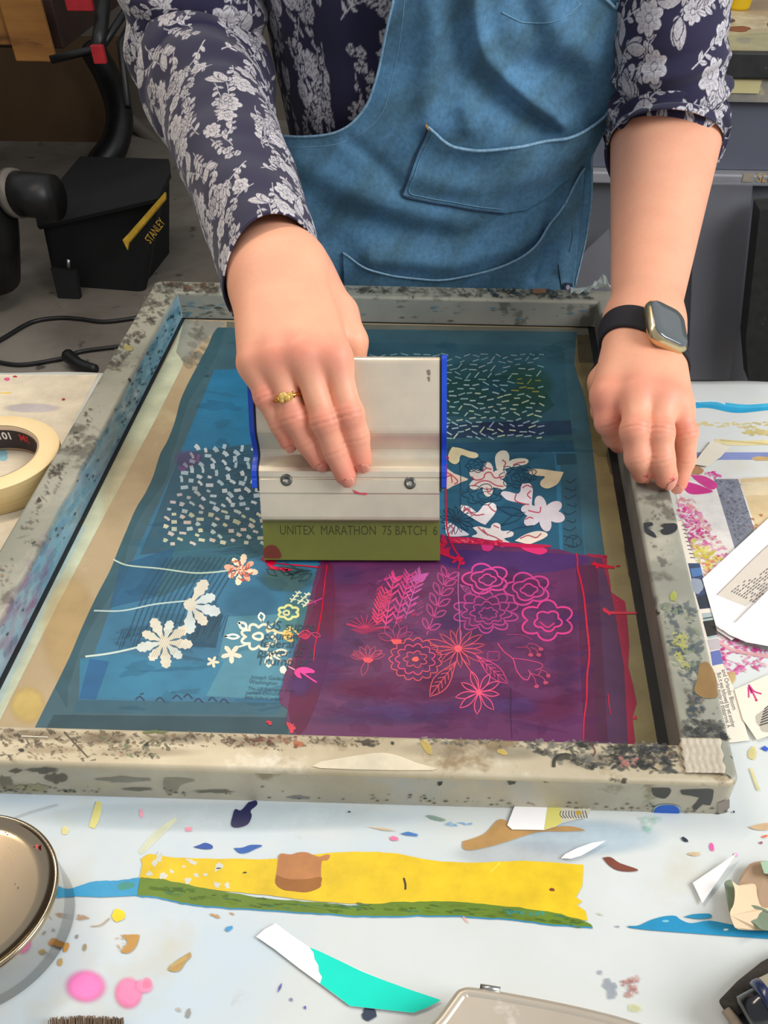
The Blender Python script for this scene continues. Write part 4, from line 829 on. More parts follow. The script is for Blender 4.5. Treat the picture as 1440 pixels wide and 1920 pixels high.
for q in range(170): s.blob(rnd.uniform(610, 1110), rnd.uniform(1066, 1375), rnd.uniform(8, 46), rnd.uniform(3, 14), rnd.choice([(90, 44, 104), (106, 26, 78), (84, 50, 110), (112, 30, 84)]), rnd.uniform(-.3, .3), .16, irr=.4)
# drawing in the purple ink
s.ws = .78; M1 = (206, 60, 138); M2 = (182, 60, 126); RD = (208, 76, 92); RD2 = (186, 66, 98)
s.rose(911, 1085, 40, 26, M1, 4.4, 5, 3); s.rose(989, 1104, 40, 28, M1, 4.4, 5, 3, .9); s.rose(911, 1147, 56, 36, (190, 60, 136), 3.4, 10, 4, .85); s.rose(1026, 1163, 46, 34, (216, 56, 130), 4.6, 6, 2, .9); s.line([(1012, 1166), (1026, 1176), (1040, 1168)], 4, (210, 56, 120), .7)
s.sprig([(846, 1185), (858, 1150), (862, 1120), (874, 1084)], 26, 2.4, M2, 6) if 0 else None
s.sprig([(800, 1190), (815, 1150), (828, 1110), (842, 1074)], 30, 2.7, M2, 6, .95, .36)
s.line([(860, 1074), (859, 1110), (862, 1160), (863, 1210)], 2, (190, 110, 170), .8); s.leaf(862, 1096, 884, 1112, 9, 1.8, (180, 80, 150), .8, 2)
for k_, pts in enumerate([[(722, 1178), (728, 1140), (736, 1098), (742, 1082)], [(742, 1170), (752, 1130), (762, 1100), (768, 1076)], [(760, 1160), (772, 1120), (782, 1090), (790, 1076)], [(706, 1172), (712, 1140), (722, 1110)]]):
    s.sprig(pts, 20, 2.6, [(226, 60, 130), (216, 60, 140), (196, 84, 160), (214, 50, 100)][k_], 9, .9, filled=True)
for q in range(70): x = rnd.uniform(700, 790); y = rnd.uniform(1085, 1172); s.line([(x, y), (x+rnd.uniform(4, 12), y-rnd.uniform(2, 8))], rnd.uniform(1.2, 2.6), rnd.choice([(220, 50, 120), (190, 70, 150), (200, 40, 90)]), .6, n=1)
s.line([(720, 1088), (734, 1082), (742, 1086)], 3, M1); s.poly([(760, 1088), (766, 1074), (768, 1076), (764, 1092)], M1, .9); s.poly([(770, 1090), (780, 1078), (796, 1075), (799, 1084), (792, 1092), (782, 1090)], (206, 90, 170), .75)
for q in range(8): a_ = -2.9+q*.36; s.line([(685, 1177), (685+34*math.cos(a_), 1177+24*math.sin(a_))], 4, (210, 44, 96), .8, taper=.6, n=3)
s.line([(650, 1170), (685, 1178), (730, 1176)], 5, (206, 40, 100), .7); s.poly([(655, 1180), (680, 1190), (720, 1178), (700, 1176)], (170, 36, 90), .6)
s.daisy(690, 1234, 34, 3, 2, RD2, .3, ph=-2.6); 
for a_ in (-2.9, -2.5, -2.05, -1.6, -1.15, -.7, -.35): s.petal(690, 1236, 690+34*math.cos(a_), 1236+26*math.sin(a_), 9, 2, RD2, .9)
s.blob(690, 1238, 9, 5, (226, 74, 90))
for a_ in (-2.75, -2.2, -1.5, -.95, -.5): s.petal(742, 1202, 742+36*math.cos(a_), 1202+34*math.sin(a_), 13, 1.8, (190, 60, 116), .8)
s.poly([(732, 1199), (753, 1199), (752, 1207), (738, 1208)], (244, 84, 84))
s.scallop(779, 1236, 47, 38, 15, .1, 2.6, RD); s.scallop(779, 1236, 35, 27, 11, .14, 2.4, (224, 70, 110)); s.scallop(779, 1236, 20, 14, 7, .25, 2.3, RD); s.blob(779, 1236, 6, 5, (250, 96, 84))
s.daisy(859, 1216, 54, 15, 2, RD, .17, .9, .2, .72, .2); s.blob(859, 1216, 7, 6, (250, 84, 100)); s.line([(859, 1216), (870, 1240), (890, 1270), (897, 1290)], 2.4, RD)
s.leaf(856, 1240, 806, 1306, 30, 2.5, RD, 1, 5); s.leaf(892, 1228, 952, 1282, 24, 2.2, (206, 66, 120), .95, 5)
s.daisy(898, 1298, 44, 9, 2.4, (228, 76, 120), .26, 1, .2, .84); s.blob(898, 1298, 4, 5, (240, 84, 110))
s.line([(933, 1206), (945, 1222), (962, 1236), (968, 1256), (980, 1272), (990, 1274), (994, 1262), (990, 1256)], 2.4, (206, 66, 116)); s.line([(962, 1234), (990, 1238), (1014, 1244), (1016, 1252), (1004, 1256)], 2, (196, 66, 116)); s.line([(994, 1262), (1008, 1266), (1014, 1258)], 2, RD2)
for (a_, b_, c_, d_) in ((992, 1260, 1006, 1287), (1008, 1266, 1023, 1280), (1012, 1256, 1028, 1267), (985, 1212, 995, 1228), (995, 1214, 1010, 1228), (992, 1206, 1014, 1217)):
    s.line([(a_, b_), ((a_+c_)/2+3, (b_+d_)/2-2), (c_, d_)], 2, RD2, .9); s.blob(c_, d_, 4.5, 3.5, RD2)
s.line([(950, 1190), (978, 1190), (998, 1200)], 1.8, (170, 56, 110), .8); s.scallop(925, 1230, 12, 9, 4, .2, 2, (190, 60, 116), .8); s.line([(968, 1214), (985, 1213), (992, 1206)], 1.8, RD2, .7)
s.line([(575, 1135), (585, 1130), (606, 1121)], 2.4, (196, 40, 130)); s.line([(590, 1126), (592, 1133)], 2, (196, 40, 130)); s.petal(558, 1192, 583, 1188, 16, 3, (200, 40, 90)); s.blob(572, 1192, 9, 5, (196, 36, 80), 0, .7); s.petal(583, 1187, 601, 1193, 9, 2, (190, 50, 96)); s.line([(538, 1248), (553, 1256)], 3, (226, 160, 180)); s.poly([(552, 1258), (560, 1252), (575, 1251), (589, 1257), (588, 1262), (572, 1263), (594, 1278), (590, 1279), (568, 1264), (562, 1262), (566, 1272), (558, 1270), (552, 1263)], (238, 58, 150), .95, smooth=2)
# hearts and flowers on the right
s.ws = 1; CR = (214, 200, 158); WP = (212, 202, 206)
def heart(tip, l1, l2, c):   # tip, lobe ends
    tip, l1, l2 = map(np.array, (tip, l1, l2)); mid = (l1+l2)/2*.55+tip*.45+0; d1 = unit(l1-tip); d2 = unit(l2-tip)
    for (l, d) in ((l1, d1), (l2, d2)):
        nrm = np.array([-d[1], d[0]]); Lq = np.linalg.norm(l-tip)
        pts = [tip, tip+d*Lq*.4+nrm*Lq*.13, tip+d*Lq*.72+nrm*Lq*.22, tip+d*Lq*.95+nrm*Lq*.12, l, tip+d*Lq*.95-nrm*Lq*.12, tip+d*Lq*.72-nrm*Lq*.22, tip+d*Lq*.4-nrm*Lq*.13]
        s.poly(pts, c, smooth=3)
s.poly([(848, 838), (862, 840), (880, 846), (893, 849), (897, 855), (891, 859), (880, 858), (866, 853), (862, 858), (861, 865), (855, 870), (848, 869), (842, 864), (840, 856), (843, 846)], CR, smooth=3)
s.poly([(931, 880), (928, 862), (931, 851), (940, 845), (950, 846), (955, 855), (955, 864), (962, 861), (975, 859), (986, 860), (991, 864), (987, 870), (972, 874), (955, 877), (942, 880)], (212, 208, 192), smooth=3)
s.poly([(1057, 885), (1048, 904), (1038, 912), (1025, 916), (1014, 911), (1014, 902), (1022, 894), (1008, 892), (996, 890), (989, 885), (992, 881), (1004, 879), (1020, 880), (1040, 883)], (214, 196, 162), smooth=3)
s.poly([(830, 878), (838, 878), (852, 888), (878, 898), (868, 903), (850, 911), (832, 917)], (216, 192, 172), smooth=2)
s.poly([(997, 950), (985, 945), (970, 942), (952, 938), (942, 930), (939, 925), (944, 921), (955, 922), (970, 926), (976, 920), (977, 910), (984, 905), (994, 907), (999, 918), (998, 932)], WP, smooth=3)
s.poly([(910, 984), (900, 980), (885, 971), (868, 960), (862, 952), (866, 947), (880, 950), (893, 960), (898, 958), (908, 946), (919, 942), (929, 946), (931, 956), (924, 968)], (226, 216, 214), smooth=3)
def petals_blob(x, y, R, c, n=6, ph=.5, sq=.8):
    for i in range(n):
        th = ph+6.283*i/n; s.blob(x+R*.6*math.cos(th), y+R*.6*sq*math.sin(th), R*.42, R*.26*(1), c, math.atan2(math.sin(th)*sq, math.cos(th)), 1, 0)
    s.blob(x, y, R*.42, R*.36, c, 0, 1, 0)
petals_blob(915, 899, 38, (216, 202, 192), 6, math.pi/2, .72); petals_blob(1018, 963, 42, (206, 196, 200), 6, -1.75, .66)
s.poly([(834, 977), (845, 980), (860, 990), (880, 1002), (868, 1005), (845, 1006), (836, 1000)], WP, smooth=2)
s.poly([(886, 989), (900, 987), (918, 991), (922, 984), (930, 980), (938, 984), (940, 995), (955, 995), (963, 999), (960, 1006), (945, 1010), (956, 1018), (930, 1018), (905, 1010), (884, 1006), (895, 1000)], (226, 214, 206), smooth=3)
s.poly([(965, 1014), (985, 1002), (1005, 996), (1020, 997), (1027, 1002), (1022, 1008), (1005, 1016), (990, 1020)], (228, 214, 196), smooth=3)
# dark line work over the teal and rose lines over the white
LN = (24, 62, 84); RL = (190, 70, 90)
for (x, y, rx, ry) in ((893, 873, 18, 12), (965, 893, 26, 20), (905, 927, 34, 18), (985, 890, 20, 14)): s.rose(x, y, rx, ry, LN, 1.8, 7, 3, .8)
s.daisy(858, 974, 34, 15, 1.4, LN, .2, .9, 0, .85); s.petal(930, 950, 985, 965, 14, 1.6, LN, .8); s.petal(940, 985, 985, 960, 12, 1.6, LN, .8); s.line([(862, 865), (864, 900), (863, 960)], 1.8, LN, .7); s.line([(950, 1000), (970, 990), (1000, 985)], 1.6, LN, .7)
for pts in ([(884, 893), (892, 900), (906, 897), (910, 888), (920, 886), (928, 896), (945, 893)], [(886, 912), (900, 903), (915, 902), (930, 910), (944, 912)], [(905, 884), (912, 878), (922, 880)], [(912, 914), (916, 922), (922, 918)], [(942, 862), (948, 868), (944, 876)], [(962, 872), (972, 868), (985, 866)], [(834, 885), (846, 890), (858, 902), (852, 908)], [(836, 895), (845, 892), (848, 905)], [(979, 915), (988, 910), (998, 914)], [(968, 925), (966, 938), (980, 944), (992, 946)], [(995, 920), (989, 928), (996, 935)], [(990, 957), (1002, 960), (1012, 960), (1014, 950)], [(985, 974), (993, 970), (1000, 972)], [(870, 951), (880, 958), (892, 966), (908, 964)], [(868, 960), (878, 955), (884, 966)], [(915, 946), (922, 955), (930, 960)], [(896, 988), (910, 1000), (930, 1008), (942, 1016)], [(905, 992), (915, 1004)], [(925, 985), (936, 990)], [(975, 1010), (990, 1004), (1005, 1008), (1015, 1000)], [(842, 984), (850, 992), (846, 1002)]):
    s.line(pts, 2.4, RL, .85)
# magenta overlap below the boundary
s.blob(913, 1025, 11, 9, (216, 40, 120), 0, .95); s.poly([(972, 1021), (990, 1020), (1010, 1024), (1025, 1030), (1024, 1036), (1012, 1040), (995, 1036), (980, 1030)], (220, 40, 110), .95, smooth=3); s.poly([(930, 1018), (955, 1022), (940, 1027)], (200, 50, 120), .8)
# wet, raised ink: red ridge and threads
WR = (200, 8, 52)
s.poly([(842, 1007), (870, 1007), (900, 1010), (930, 1014), (960, 1018), (1000, 1020), (1030, 1022), (1032, 1026), (990, 1027), (950, 1025), (910, 1022), (870, 1019), (846, 1018)], (190, 16, 66), smooth=2, mi=2)
for q in range(36): x = rnd.uniform(846, 945); s.blob(x, 1012+(x-846)*.06+rnd.uniform(-4, 4), rnd.uniform(2, 6), rnd.uniform(.8, 2), rnd.choice([(226, 40, 60), (240, 90, 110), (170, 10, 50)]), .1, 1, mi=2, n=10)
for (pts, w) in (([(1080, 1037), (1083, 1050), (1083, 1065), (1089, 1090), (1095, 1120), (1100, 1170), (1105, 1225), (1101, 1265), (1100, 1310), (1095, 1350), (1094, 1390)], 3.4), ([(613, 1058), (608, 1100), (604, 1140), (597, 1180), (590, 1215), (588, 1240)], 2.6), ([(841, 1000), (843, 1012), (852, 1030), (862, 1045), (862, 1056), (858, 1068)], 3.4), ([(838, 870), (836, 920), (837, 980), (841, 1004)], 3), ([(1110, 1057), (1130, 1061), (1152, 1064)], 6), ([(1113, 1053), (1120, 1061), (1118, 1066)], 5), ([(1130, 1143), (1140, 1148), (1165, 1149), (1194, 1149)], 5), ([(1131, 1140), (1140, 1148), (1144, 1153)], 6), ([(1140, 1300), (1142, 1320), (1145, 1340)], 2), ([(834, 1040), (845, 1044), (855, 1049), (848, 1055)], 5), ([(1132, 1044), (1138, 1042)], 3)):
    s.line(pts, w, WR, 1, n=5, mi=2, taper=.35)
for (x, y, rx, ry) in ((834, 1035, 9, 9), (826, 1024, 6, 10), (862, 1048, 6, 6), (868, 1056, 4, 3), (546, 1364, 8, 8), (505, 1355, 5, 4), (1191, 1345, 3, 4), (838, 858, 4, 3), (522, 1066, 18, 3), (560, 1060, 40, 1.6), (505, 1052, 14, 5), (1159, 1061, 4, 1.5), (1156, 1127, 2, 1.4), (832, 1012, 5, 8)): s.blob(x, y, rx, ry, WR, .1, 1, .5, mi=2)
s.line([(500, 1058), (515, 1064), (540, 1068), (530, 1070)], 4, (220, 10, 70), mi=2); s.line([(958, 1290), (958, 1340), (960, 1384)], 1.2, (44, 20, 60), .8)
for q in range(5): s.line([(560+rnd.uniform(-50, 30), 1052+rnd.uniform(0, 30)), (560+rnd.uniform(-50, 30), 1062+rnd.uniform(0, 20)), (570+rnd.uniform(-40, 20), 1078)], 1.8, (30, 56, 66), .7)
s.petal(545, 1085, 570, 1068, 12, 1.6, (30, 56, 66), .7); s.petal(560, 1090, 585, 1075, 10, 1.6, (30, 56, 66), .7); s.petal(520, 1080, 500, 1066, 10, 1.6, (30, 56, 66), .7)
# newspaper words seen through the screen
TX = (34, 62, 74)
for i_, (tt, x, y, sz, ang) in enumerate([('US supre', 497, 1180, 24, .03), ('courtin', 494, 1198, 21, .03), ('federal ju', 487, 1213, 22, .03), ('power to b', 482, 1229, 22, .03), ('Trump or', 480, 1246, 24, .03), ('Joseph Gedeo', 470, 1272, 10.5, .06), ('Washington', 466, 1281, 10.5, .06), ('The US Supreme court', 464, 1293, 9, .05), ('parted Donald', 461, 1301, 10, .05), ('limit federal judges', 458, 1309, 9, .05)]):
    s.text(tt, x, y, sz, TX, ang, .18, 1.05, .75 if i_ < 5 else .65)
b.build('mesh_and_stencil', [m_meshbase, INK, WETINK], screen)

# masking tape on the front right corner and crumpled tape at the back right corner
m_mtape = mat('wrinkled_masking_tape', (206, 196, 176), .6, c2=(188, 176, 156), scale=30, bump=.6, bscale=120, spots=[((150, 144, 130), 40, .62, .05)])
b = MB(); N = 22; G = []
for i in range(N):
    for j in range(N):
        x = np.interp(i, [0, N-1], [1274, 1350])+np.interp(j, [0, N-1], [0, 10]); y = np.interp(j, [0, N-1], [1384, 1449])+i*.05
        x += 2.5*math.sin(j*1.1)*(i == 0)+2*math.sin(j*.8)*(i == N-1)
        p = onz(x, y, BH+.0006+.0007*abs(math.sin(i*.9+.5*math.sin(j*.6)))+.0003*math.sin(j*1.3)); G.append(p)
b.add(G, [(i*N+j, (i+1)*N+j, (i+1)*N+j+1, i*N+j+1) for i in range(N-1) for j in range(N-1)], smooth=True)
o = b.build('masking_tape_patch', m_mtape, screen); q = o.modifiers.new('s', 'SOLIDIFY'); q.thickness = .0004
m_crump = mat('crumpled_translucent_tape', (214, 222, 220), .25, c2=(190, 200, 198), scale=30, alpha=.75)
b = MB(); N = 12; G = []; cc = [(1070, 549), (1100, 553), (1130, 549), (1146, 543)]
for i in range(N):
    u = i/(N-1); x = 1070+76*u; y0_ = 545-18*math.exp(-((u-.72)/.22)**2)+4*u*0; y1_ = 553-6*u
    for j in range(6):
        v = j/5; hgt = .002+.016*math.exp(-((u-.72)/.2)**2)*(1-v)+.002*math.sin(i*2.1+j*1.7)
        G.append(onz(x, y1_+(y1_-548)*0-v*0, BH+.0005)+np.array([0, .008*v, hgt*abs(math.sin(i*1.3+j))*.8+hgt*.4]))
b.add(G, [(i*6+j, (i+1)*6+j, (i+1)*6+j+1, i*6+j+1) for i in range(N-1) for j in range(5)])
o = b.build('crumpled_tape', m_crump, screen); q = o.modifiers.new('s', 'SOLIDIFY'); q.thickness = .0003
# ------------------------------------------------------------------ squeegee, in its own frame: u along the blade, n towards the camera, v up the handle
SO = np.array([.0026, .2077, MZ+.0004])
Vv = unit(np.array([-.0007, .2859, .1124])-np.array([.002, .2077, .003]))
Uu = unit(np.array([.1232, .0036, 0])); Uu = unit(Uu-Vv*(Uu@Vv)); Nn_ = np.cross(Uu, Vv)
def sq(px, py, d=0.0):                      # point on the plane d metres in front of the squeegee's middle plane
    return onplane(px, py, SO+Nn_*d, Nn_)
def sqv(py, d=0.0, px=652): return float((sq(px, py, d)-SO)@Vv)
def squ(px, py, d=0.0): return float((sq(px, py, d)-SO)@Uu)
RSQ = np.array([Uu, Nn_, Vv])              # rows: local axes
m_sq_alu = mat('satin_aluminium', (240, 226, 200), .34, metal=.55, c2=(196, 188, 172), scale=8, stretch=(1, 1, 1), spots=[((170, 160, 146), 60, .70, .02)])
m_rubber = mat('olive_rubber', (104, 106, 30), .35, c2=(92, 94, 26), scale=14, coat=.3)
m_blue = mat('blue_plastic', (20, 74, 200), .35, c2=(16, 60, 180), scale=20)
m_bk = mat('black_gasket', (24, 24, 30), .5, c2=(30, 30, 36), scale=30)
m_screw = mat('grey_screw', (120, 122, 116), .35, metal=.8, c2=(90, 92, 88), scale=200)
sqg = thing('squeegee', 'aluminium printing squeegee with olive rubber blade and blue ends, held on the screen', 'squeegee', tuple(SO))
u0, u1 = squ(497, 1040), squ(825, 1040)
v_bl = sqv(972, .009); v_b1 = sqv(924, .0115); v_c0 = sqv(880, .0115); v_neck = sqv(852, .005); v_bul = sqv(802, .011); v_top = sqv(669, .006)
half = [(0, .0035), (.0095, v_bl-.0035), (.0095, v_bl)]
front = [(.0045, v_bl-.002), (.0088, v_bl-.001), (.0095, v_bl+.001), (.0112, v_b1-.001), (.0118, v_b1), (.0118, sqv(897, .0115)-.0008), (.0112, sqv(897, .0115)-.0006), (.0112, sqv(897, .0115)+.0006), (.0118, sqv(897, .0115)+.0008), (.0118, sqv(884, .0115)), (.0110, v_c0)]
for t_ in np.linspace(.12, 1, 9): front.append((.0110-.0076*math.sin(math.pi/2*t_)**1.4, v_c0+(v_neck-v_c0)*t_))
for t_ in np.linspace(.1, 1, 10): front.append((.0034+.0088*(.5-.5*math.cos(math.pi*t_)), v_neck+(v_bul-v_neck)*t_))
front.append((.0125, (v_bul+v_top)/2)); 
for t_ in np.linspace(0, math.pi/2, 7): front.append((.0072+.005*math.cos(t_), v_top-.005+.005*math.sin(t_)))
prof2 = front+[(-a, b_) for a, b_ in front[::-1]]
def extrude(mb, pr, ua, ub, mi=0, smooth=True):
    n = len(pr); V = [SO+Uu*ua+Nn_*a+Vv*b_ for a, b_ in pr]+[SO+Uu*ub+Nn_*a+Vv*b_ for a, b_ in pr]
    mb.add(V, [(i, (i+1) % n, n+(i+1) % n, n+i) for i in range(n)], smooth=smooth, mi=mi); mb.add(V[:n], [tuple(range(n))[::-1]], mi=mi); mb.add(V[n:], [tuple(range(n))], mi=mi)
b = MB(); extrude(b, prof2, u0+.0004, u1-.0004, smooth=False); o = b.build('handle', m_sq_alu, sqg, bevel=.0004)
b = MB(); extrude(b, [(-.0040, 0.0), (.0040, 0.0), (.0040, v_bl+.004), (-.0040, v_bl+.004)], u0, u1, smooth=False); blade = b.build('rubber_blade', m_rubber, sqg, bevel=.0003)
def capprof(off, vb): 
    P = [p for p in front if p[1] > vb]; P = [(P[0][0], vb)]+P
    q = [(a+off, b_+(off if b_ > v_top-.006 else 0)) for a, b_ in P]; return q+[(-a, b_) for a, b_ in q[::-1]]
for ua, ub, uc, vb in ((u0-.0008, u0+.0003, u0-.0042, sqv(915, .011, 500)), (u1-.0003, u1+.0010, u1+.0044, sqv(915, .011, 820))):
    b = MB(); extrude(b, capprof(.0004, vb-.002), min(ua, ub), max(ua, ub), smooth=False); b.build('black_gasket', m_bk, sqg)
    b = MB(); a_, c_ = (ua, uc) if uc < ua else (ub, uc); extrude(b, capprof(.0012, vb), min(a_, c_), max(a_, c_), smooth=False); b.build('end_cap', m_blue, sqg, bevel=.0006)
for px, py in ((537, 900), (769, 906)):
    c = sq(px, py, .0118); R = np.array([Uu, Vv, Nn_]); b = MB()
    b.lathe([(.0026, -.001), (.0040, -.0002), (.0040, .0004), (.0034, .0010), (.0016, .0011), (.0015, -.0006), (0, -.0006)], 24, c, R); b.build('screw', m_screw, sqg)
b = MB(); V, F = text_geo('UNITEX  MARATHON  75 BATCH  6', 1.0, 0)
a_ = sq(524, 993, .0040); sc_ = (squ(820, 997, .004)-squ(524, 993, .004))/V[:, 0].max()
b.add(a_+V[:, :1]*sc_*Uu+V[:, 1:2]*.0092*Vv+Nn_*.0001-Vv*.0034, F, (*lin((52, 50, 16)), .62)); b.build('blade_lettering', INK, blade); b = MB()
def on_sq(pts, d, c, a=1, sm=2):
    pts = cr(np.vstack([pts, pts[:1]]), sm)[:-1]; b.poly([sq(x, y, d) for x, y in pts], (*lin(c), a))
on_sq([(494, 1046), (494, 1030), (505, 1022), (518, 1024), (527, 1038), (524, 1047)], .0042, (112, 40, 26), .85); b.build('ink_smear', INK, blade); b = MB()
on_sq([(661, 918), (668, 921), (676, 924), (687, 924), (688, 928), (674, 927), (664, 924)], .0120, (214, 70, 90), .9); on_sq([(800, 694), (806, 693), (807, 703), (802, 703)], .0127, (120, 110, 100), .8); on_sq([(801, 707), (806, 706), (806, 715), (803, 714)], .0127, (120, 110, 100), .8)
b.build('ink_specks', INK, sqg)

# ------------------------------------------------------------------ masking tape roll
m_mt = mat('masking_tape', (250, 224, 172), .6, c2=(246, 216, 160), scale=20)
m_mts = mat('masking_tape_side', (222, 196, 142), .65, c2=(204, 176, 120), scale=6, stretch=(1, 1, 60))
m_core = mat('cardboard_core', (196, 170, 140), .8, c2=(180, 156, 126), scale=20)
TZ = .021
cR = onz(108, 848, TZ); rout = .0545; ctr = np.array([cR[0]-rout, cR[1]-.004, 0.0006]); 
t = thing('masking_tape_roll', 'roll of cream masking tape lying on the table at the left edge', 'tape roll', tuple(ctr))
rin = .0385
b = MB(); b.lathe([(rin+.001, 0), (rout-.0006, 0), (rout, .0006), (rout, TZ-.0006)], 96, ctr, mi=1); b.lathe([(rout, TZ-.0006), (rout-.0008, TZ), (rin+.001, TZ)], 96, ctr, mi=0); b.build('tape', [m_mt, m_mts], t)
b = MB(); b.lathe([(rin+.001, 0), (rin+.001, TZ-.0004), (rin-.0006, TZ-.0004), (rin-.0006, 0), (rin+.001, 0)], 96, ctr, mi=0)
a0, a1 = math.radians(8), math.radians(120)
k_ = 60; V = []
for i in range(k_+1):
    a = a0+(a1-a0)*i/k_
    for z in (.002, TZ-.0030): V.append(ctr+np.array([(rin-.0008)*math.cos(a), (rin-.0008)*math.sin(a), z]))
b.add(V, [(2*i, 2*i+1, 2*i+3, 2*i+2) for i in range(k_)], lin((58, 48, 46)), 1)
def core_text(tt, ang, size, c):
    V, F = text_geo(tt, size, size*.03); A = ang+V[:, 0]/(rin)          # upside down as seen: reads right to left along the inside
    Z = TZ-.0045-V[:, 1]; b.add(np.stack([ctr[0]+(rin-.0010)*np.cos(A), ctr[1]+(rin-.0010)*np.sin(A), Z], 1), F, lin(c), 1)
core_text('3M', math.radians(57), .0085, (200, 50, 54)); core_text('101', math.radians(83), .0085, (236, 226, 220))
b.build('printed_core', [m_core, PAPERINK], t)
b = MB(); i2 = Ink(b, .0009, 0, 4e-6); i2.poly([(14, 821), (45, 818), (70, 826), (62, 836), (30, 838), (4, 832)], (196, 190, 200), .7, smooth=2); i2.poly([(12, 839), (16, 828), (24, 820), (32, 821), (30, 829), (20, 838)], (214, 180, 40), 1, smooth=2); i2.line([(30, 833), (40, 836), (48, 830)], 1.5, (150, 130, 120)); i2.blob(24, 829, 4, 2, (110, 80, 40), -.8)
tag(b.build('paint_smear', INK), 'yellow and lilac paint smear on the table inside the tape roll', 'paint smear')

# ------------------------------------------------------------------ steel tin, bottom left
m_ss = mat('polished_steel', (170, 152, 126), .15, metal=1, c2=(196, 182, 160), scale=3, bump=.02, bscale=8, spots=[((170, 156, 136), 9, .62, .08)])
m_ssd = mat('polished_steel_wall', (196, 194, 190), .12, metal=1, c2=(186, 184, 180), scale=3)
HT = .030; p1 = onz(104, 1668, HT); RT_ = .047; c = np.array([p1[0]-RT_, p1[1]-.006, .0006])
t = thing('steel_tin', 'round polished steel tin at the bottom left corner', 'tin', tuple(c))
b = MB(); b.lathe([(0, 0), (RT_-.001, 0), (RT_, .001), (RT_, HT-.002)], 128, c); b.build('wall', m_ssd, t)
b = MB(); b.lathe([(RT_+.0006, HT-.003), (RT_+.0010, HT-.001), (RT_+.0004, HT), (RT_-.0008, HT), (RT_-.0014, HT-.0008), (RT_-.002, HT-.0016), (RT_*.8, HT-.0022), (RT_*.5, HT-.0030), (0, HT-.0034)], 128, c); b.build('lid', m_ss, t)
b = MB(); i2 = Ink(b, HT-.0003, 0, 4e-6); i2.blob(69, 1587, 3.4, 3.4, (206, 50, 60), irr=.5); i2.blob(60, 1585, 2, 1, (150, 80, 60)); i2.blob(10, 1561, 2.4, 1, (150, 100, 70)); i2.blob(28, 1658, 1, 2.4, (90, 80, 70)); b.build('paint_specks', INK, t)

# ------------------------------------------------------------------ silver case, bottom centre
m_case = mat('pearl_metal', (206, 196, 180), .38, metal=.5, c2=(196, 184, 166), scale=16, spots=[((226, 218, 204), 30, .6, .05)])
HC = .022
t = thing('metal_case', 'rounded pearl-silver metal case with a small hinge at the bottom edge', 'case', tuple(onz(980, 1960, 0)))
edge_ = [(866, 1847), (880, 1845), (920, 1850), (960, 1857), (1030, 1870), (1100, 1885), (1170, 1903), (1230, 1925), (1280, 1960), (1290, 2010), (1270, 2060), (1200, 2085), (900, 2085), (800, 2080), (762, 2050), (762, 2000), (790, 1935), (820, 1900), (845, 1866), (856, 1852)]
E2 = cr(np.vstack([edge_, edge_[:1]]), 4)[:-1]; P = onz(E2[:, 0], E2[:, 1], HC)
b = MB(); n = len(P); V = []; tg = np.roll(P, -1, 0)-np.roll(P, 1, 0); nm = np.stack([-tg[:, 1], tg[:, 0], 0*tg[:, 0]], 1); nm /= np.linalg.norm(nm, axis=1)[:, None]
if ((P.mean(0)-P)*nm).sum() < 0: nm = -nm
for off, z in ((0, .0008), (0, HC-.004), (.0008, HC-.0015), (.0020, HC-.0004), (.0034, HC), (.0048, HC-.0004), (.0056, HC-.0008)):
    for q, m_ in zip(P, nm): w_ = q+m_*off; V.append((w_[0], w_[1], z))
F = [(k_*n+i, k_*n+(i+1) % n, (k_+1)*n+(i+1) % n, (k_+1)*n+i) for k_ in range(6) for i in range(n)]; 
b.add(V, F, smooth=True); b.add([V[6*n+i] for i in range(n)], [tuple(range(n))]); b.add([V[i] for i in range(n)], [tuple(range(n))[::-1]]); b.build('body', m_case, t)
b = MB(); b.tube([onz(900, 1851, HC-.0016), onz(938, 1857, HC-.0016)], .0016, 12); b.build('hinge_pin', m_steel, t)

# ------------------------------------------------------------------ ink bottle in a dark tray, bottom right
m_fab = mat('charcoal_felt', (74, 68, 62), .9, c2=(40, 37, 35), scale=60, bump=.5, bscale=400)
m_glass = mat('dark_bottle', (14, 15, 18), .15, c2=(20, 22, 28), scale=40, coat=.5)
m_navy = mat('navy_cap', (24, 34, 70), .25, c2=(34, 48, 90), scale=30, spots=[((120, 130, 150), 60, .66, .03)], coat=.4)
m_lab = mat('cream_label', (220, 214, 190), .6, c2=(206, 198, 172), scale=30)
m_crtn = mat('grey_board', (176, 160, 140), .8, c2=(120, 108, 96), scale=30)
t = thing('dark_tray', 'dark felt-edged tray corner at the bottom right', 'tray', tuple(onz(1420, 1900, 0)))
b = MB(); P0 = [onz(1364, 1892, .0), onz(1440, 1818, .0), onz(1560, 1760, 0.), onz(1600, 2000, 0.), onz(1430, 2040, 0.)]
n = 5; V = [p+np.array([0, 0, .0008]) for p in P0]+[p+np.array([0, 0, .003]) for p in P0]; b.add(V, [tuple(range(n))[::-1], tuple(range(n, 2*n))]+[(i, (i+1) % n, n+(i+1) % n, n+i) for i in range(n)]); b.build('base', m_bk, t)
b = MB(); b.tube([onz(1366, 1890, .006), onz(1398, 1856, .007), onz(1440, 1822, .007), onz(1500, 1790, .007)], .0052, 14); b.build('felt_rim', m_fab, t)
b = MB(); b.tube([onz(1362, 1893, .007), onz(1385, 1925, .007), onz(1400, 1960, .007)], .0028, 4); b.build('board_rim', m_crtn, t)
t = thing('ink_bottle', 'small dark ink bottle with navy band and cream label lying in the tray', 'bottle', tuple(onz(1420, 1890, .012)))
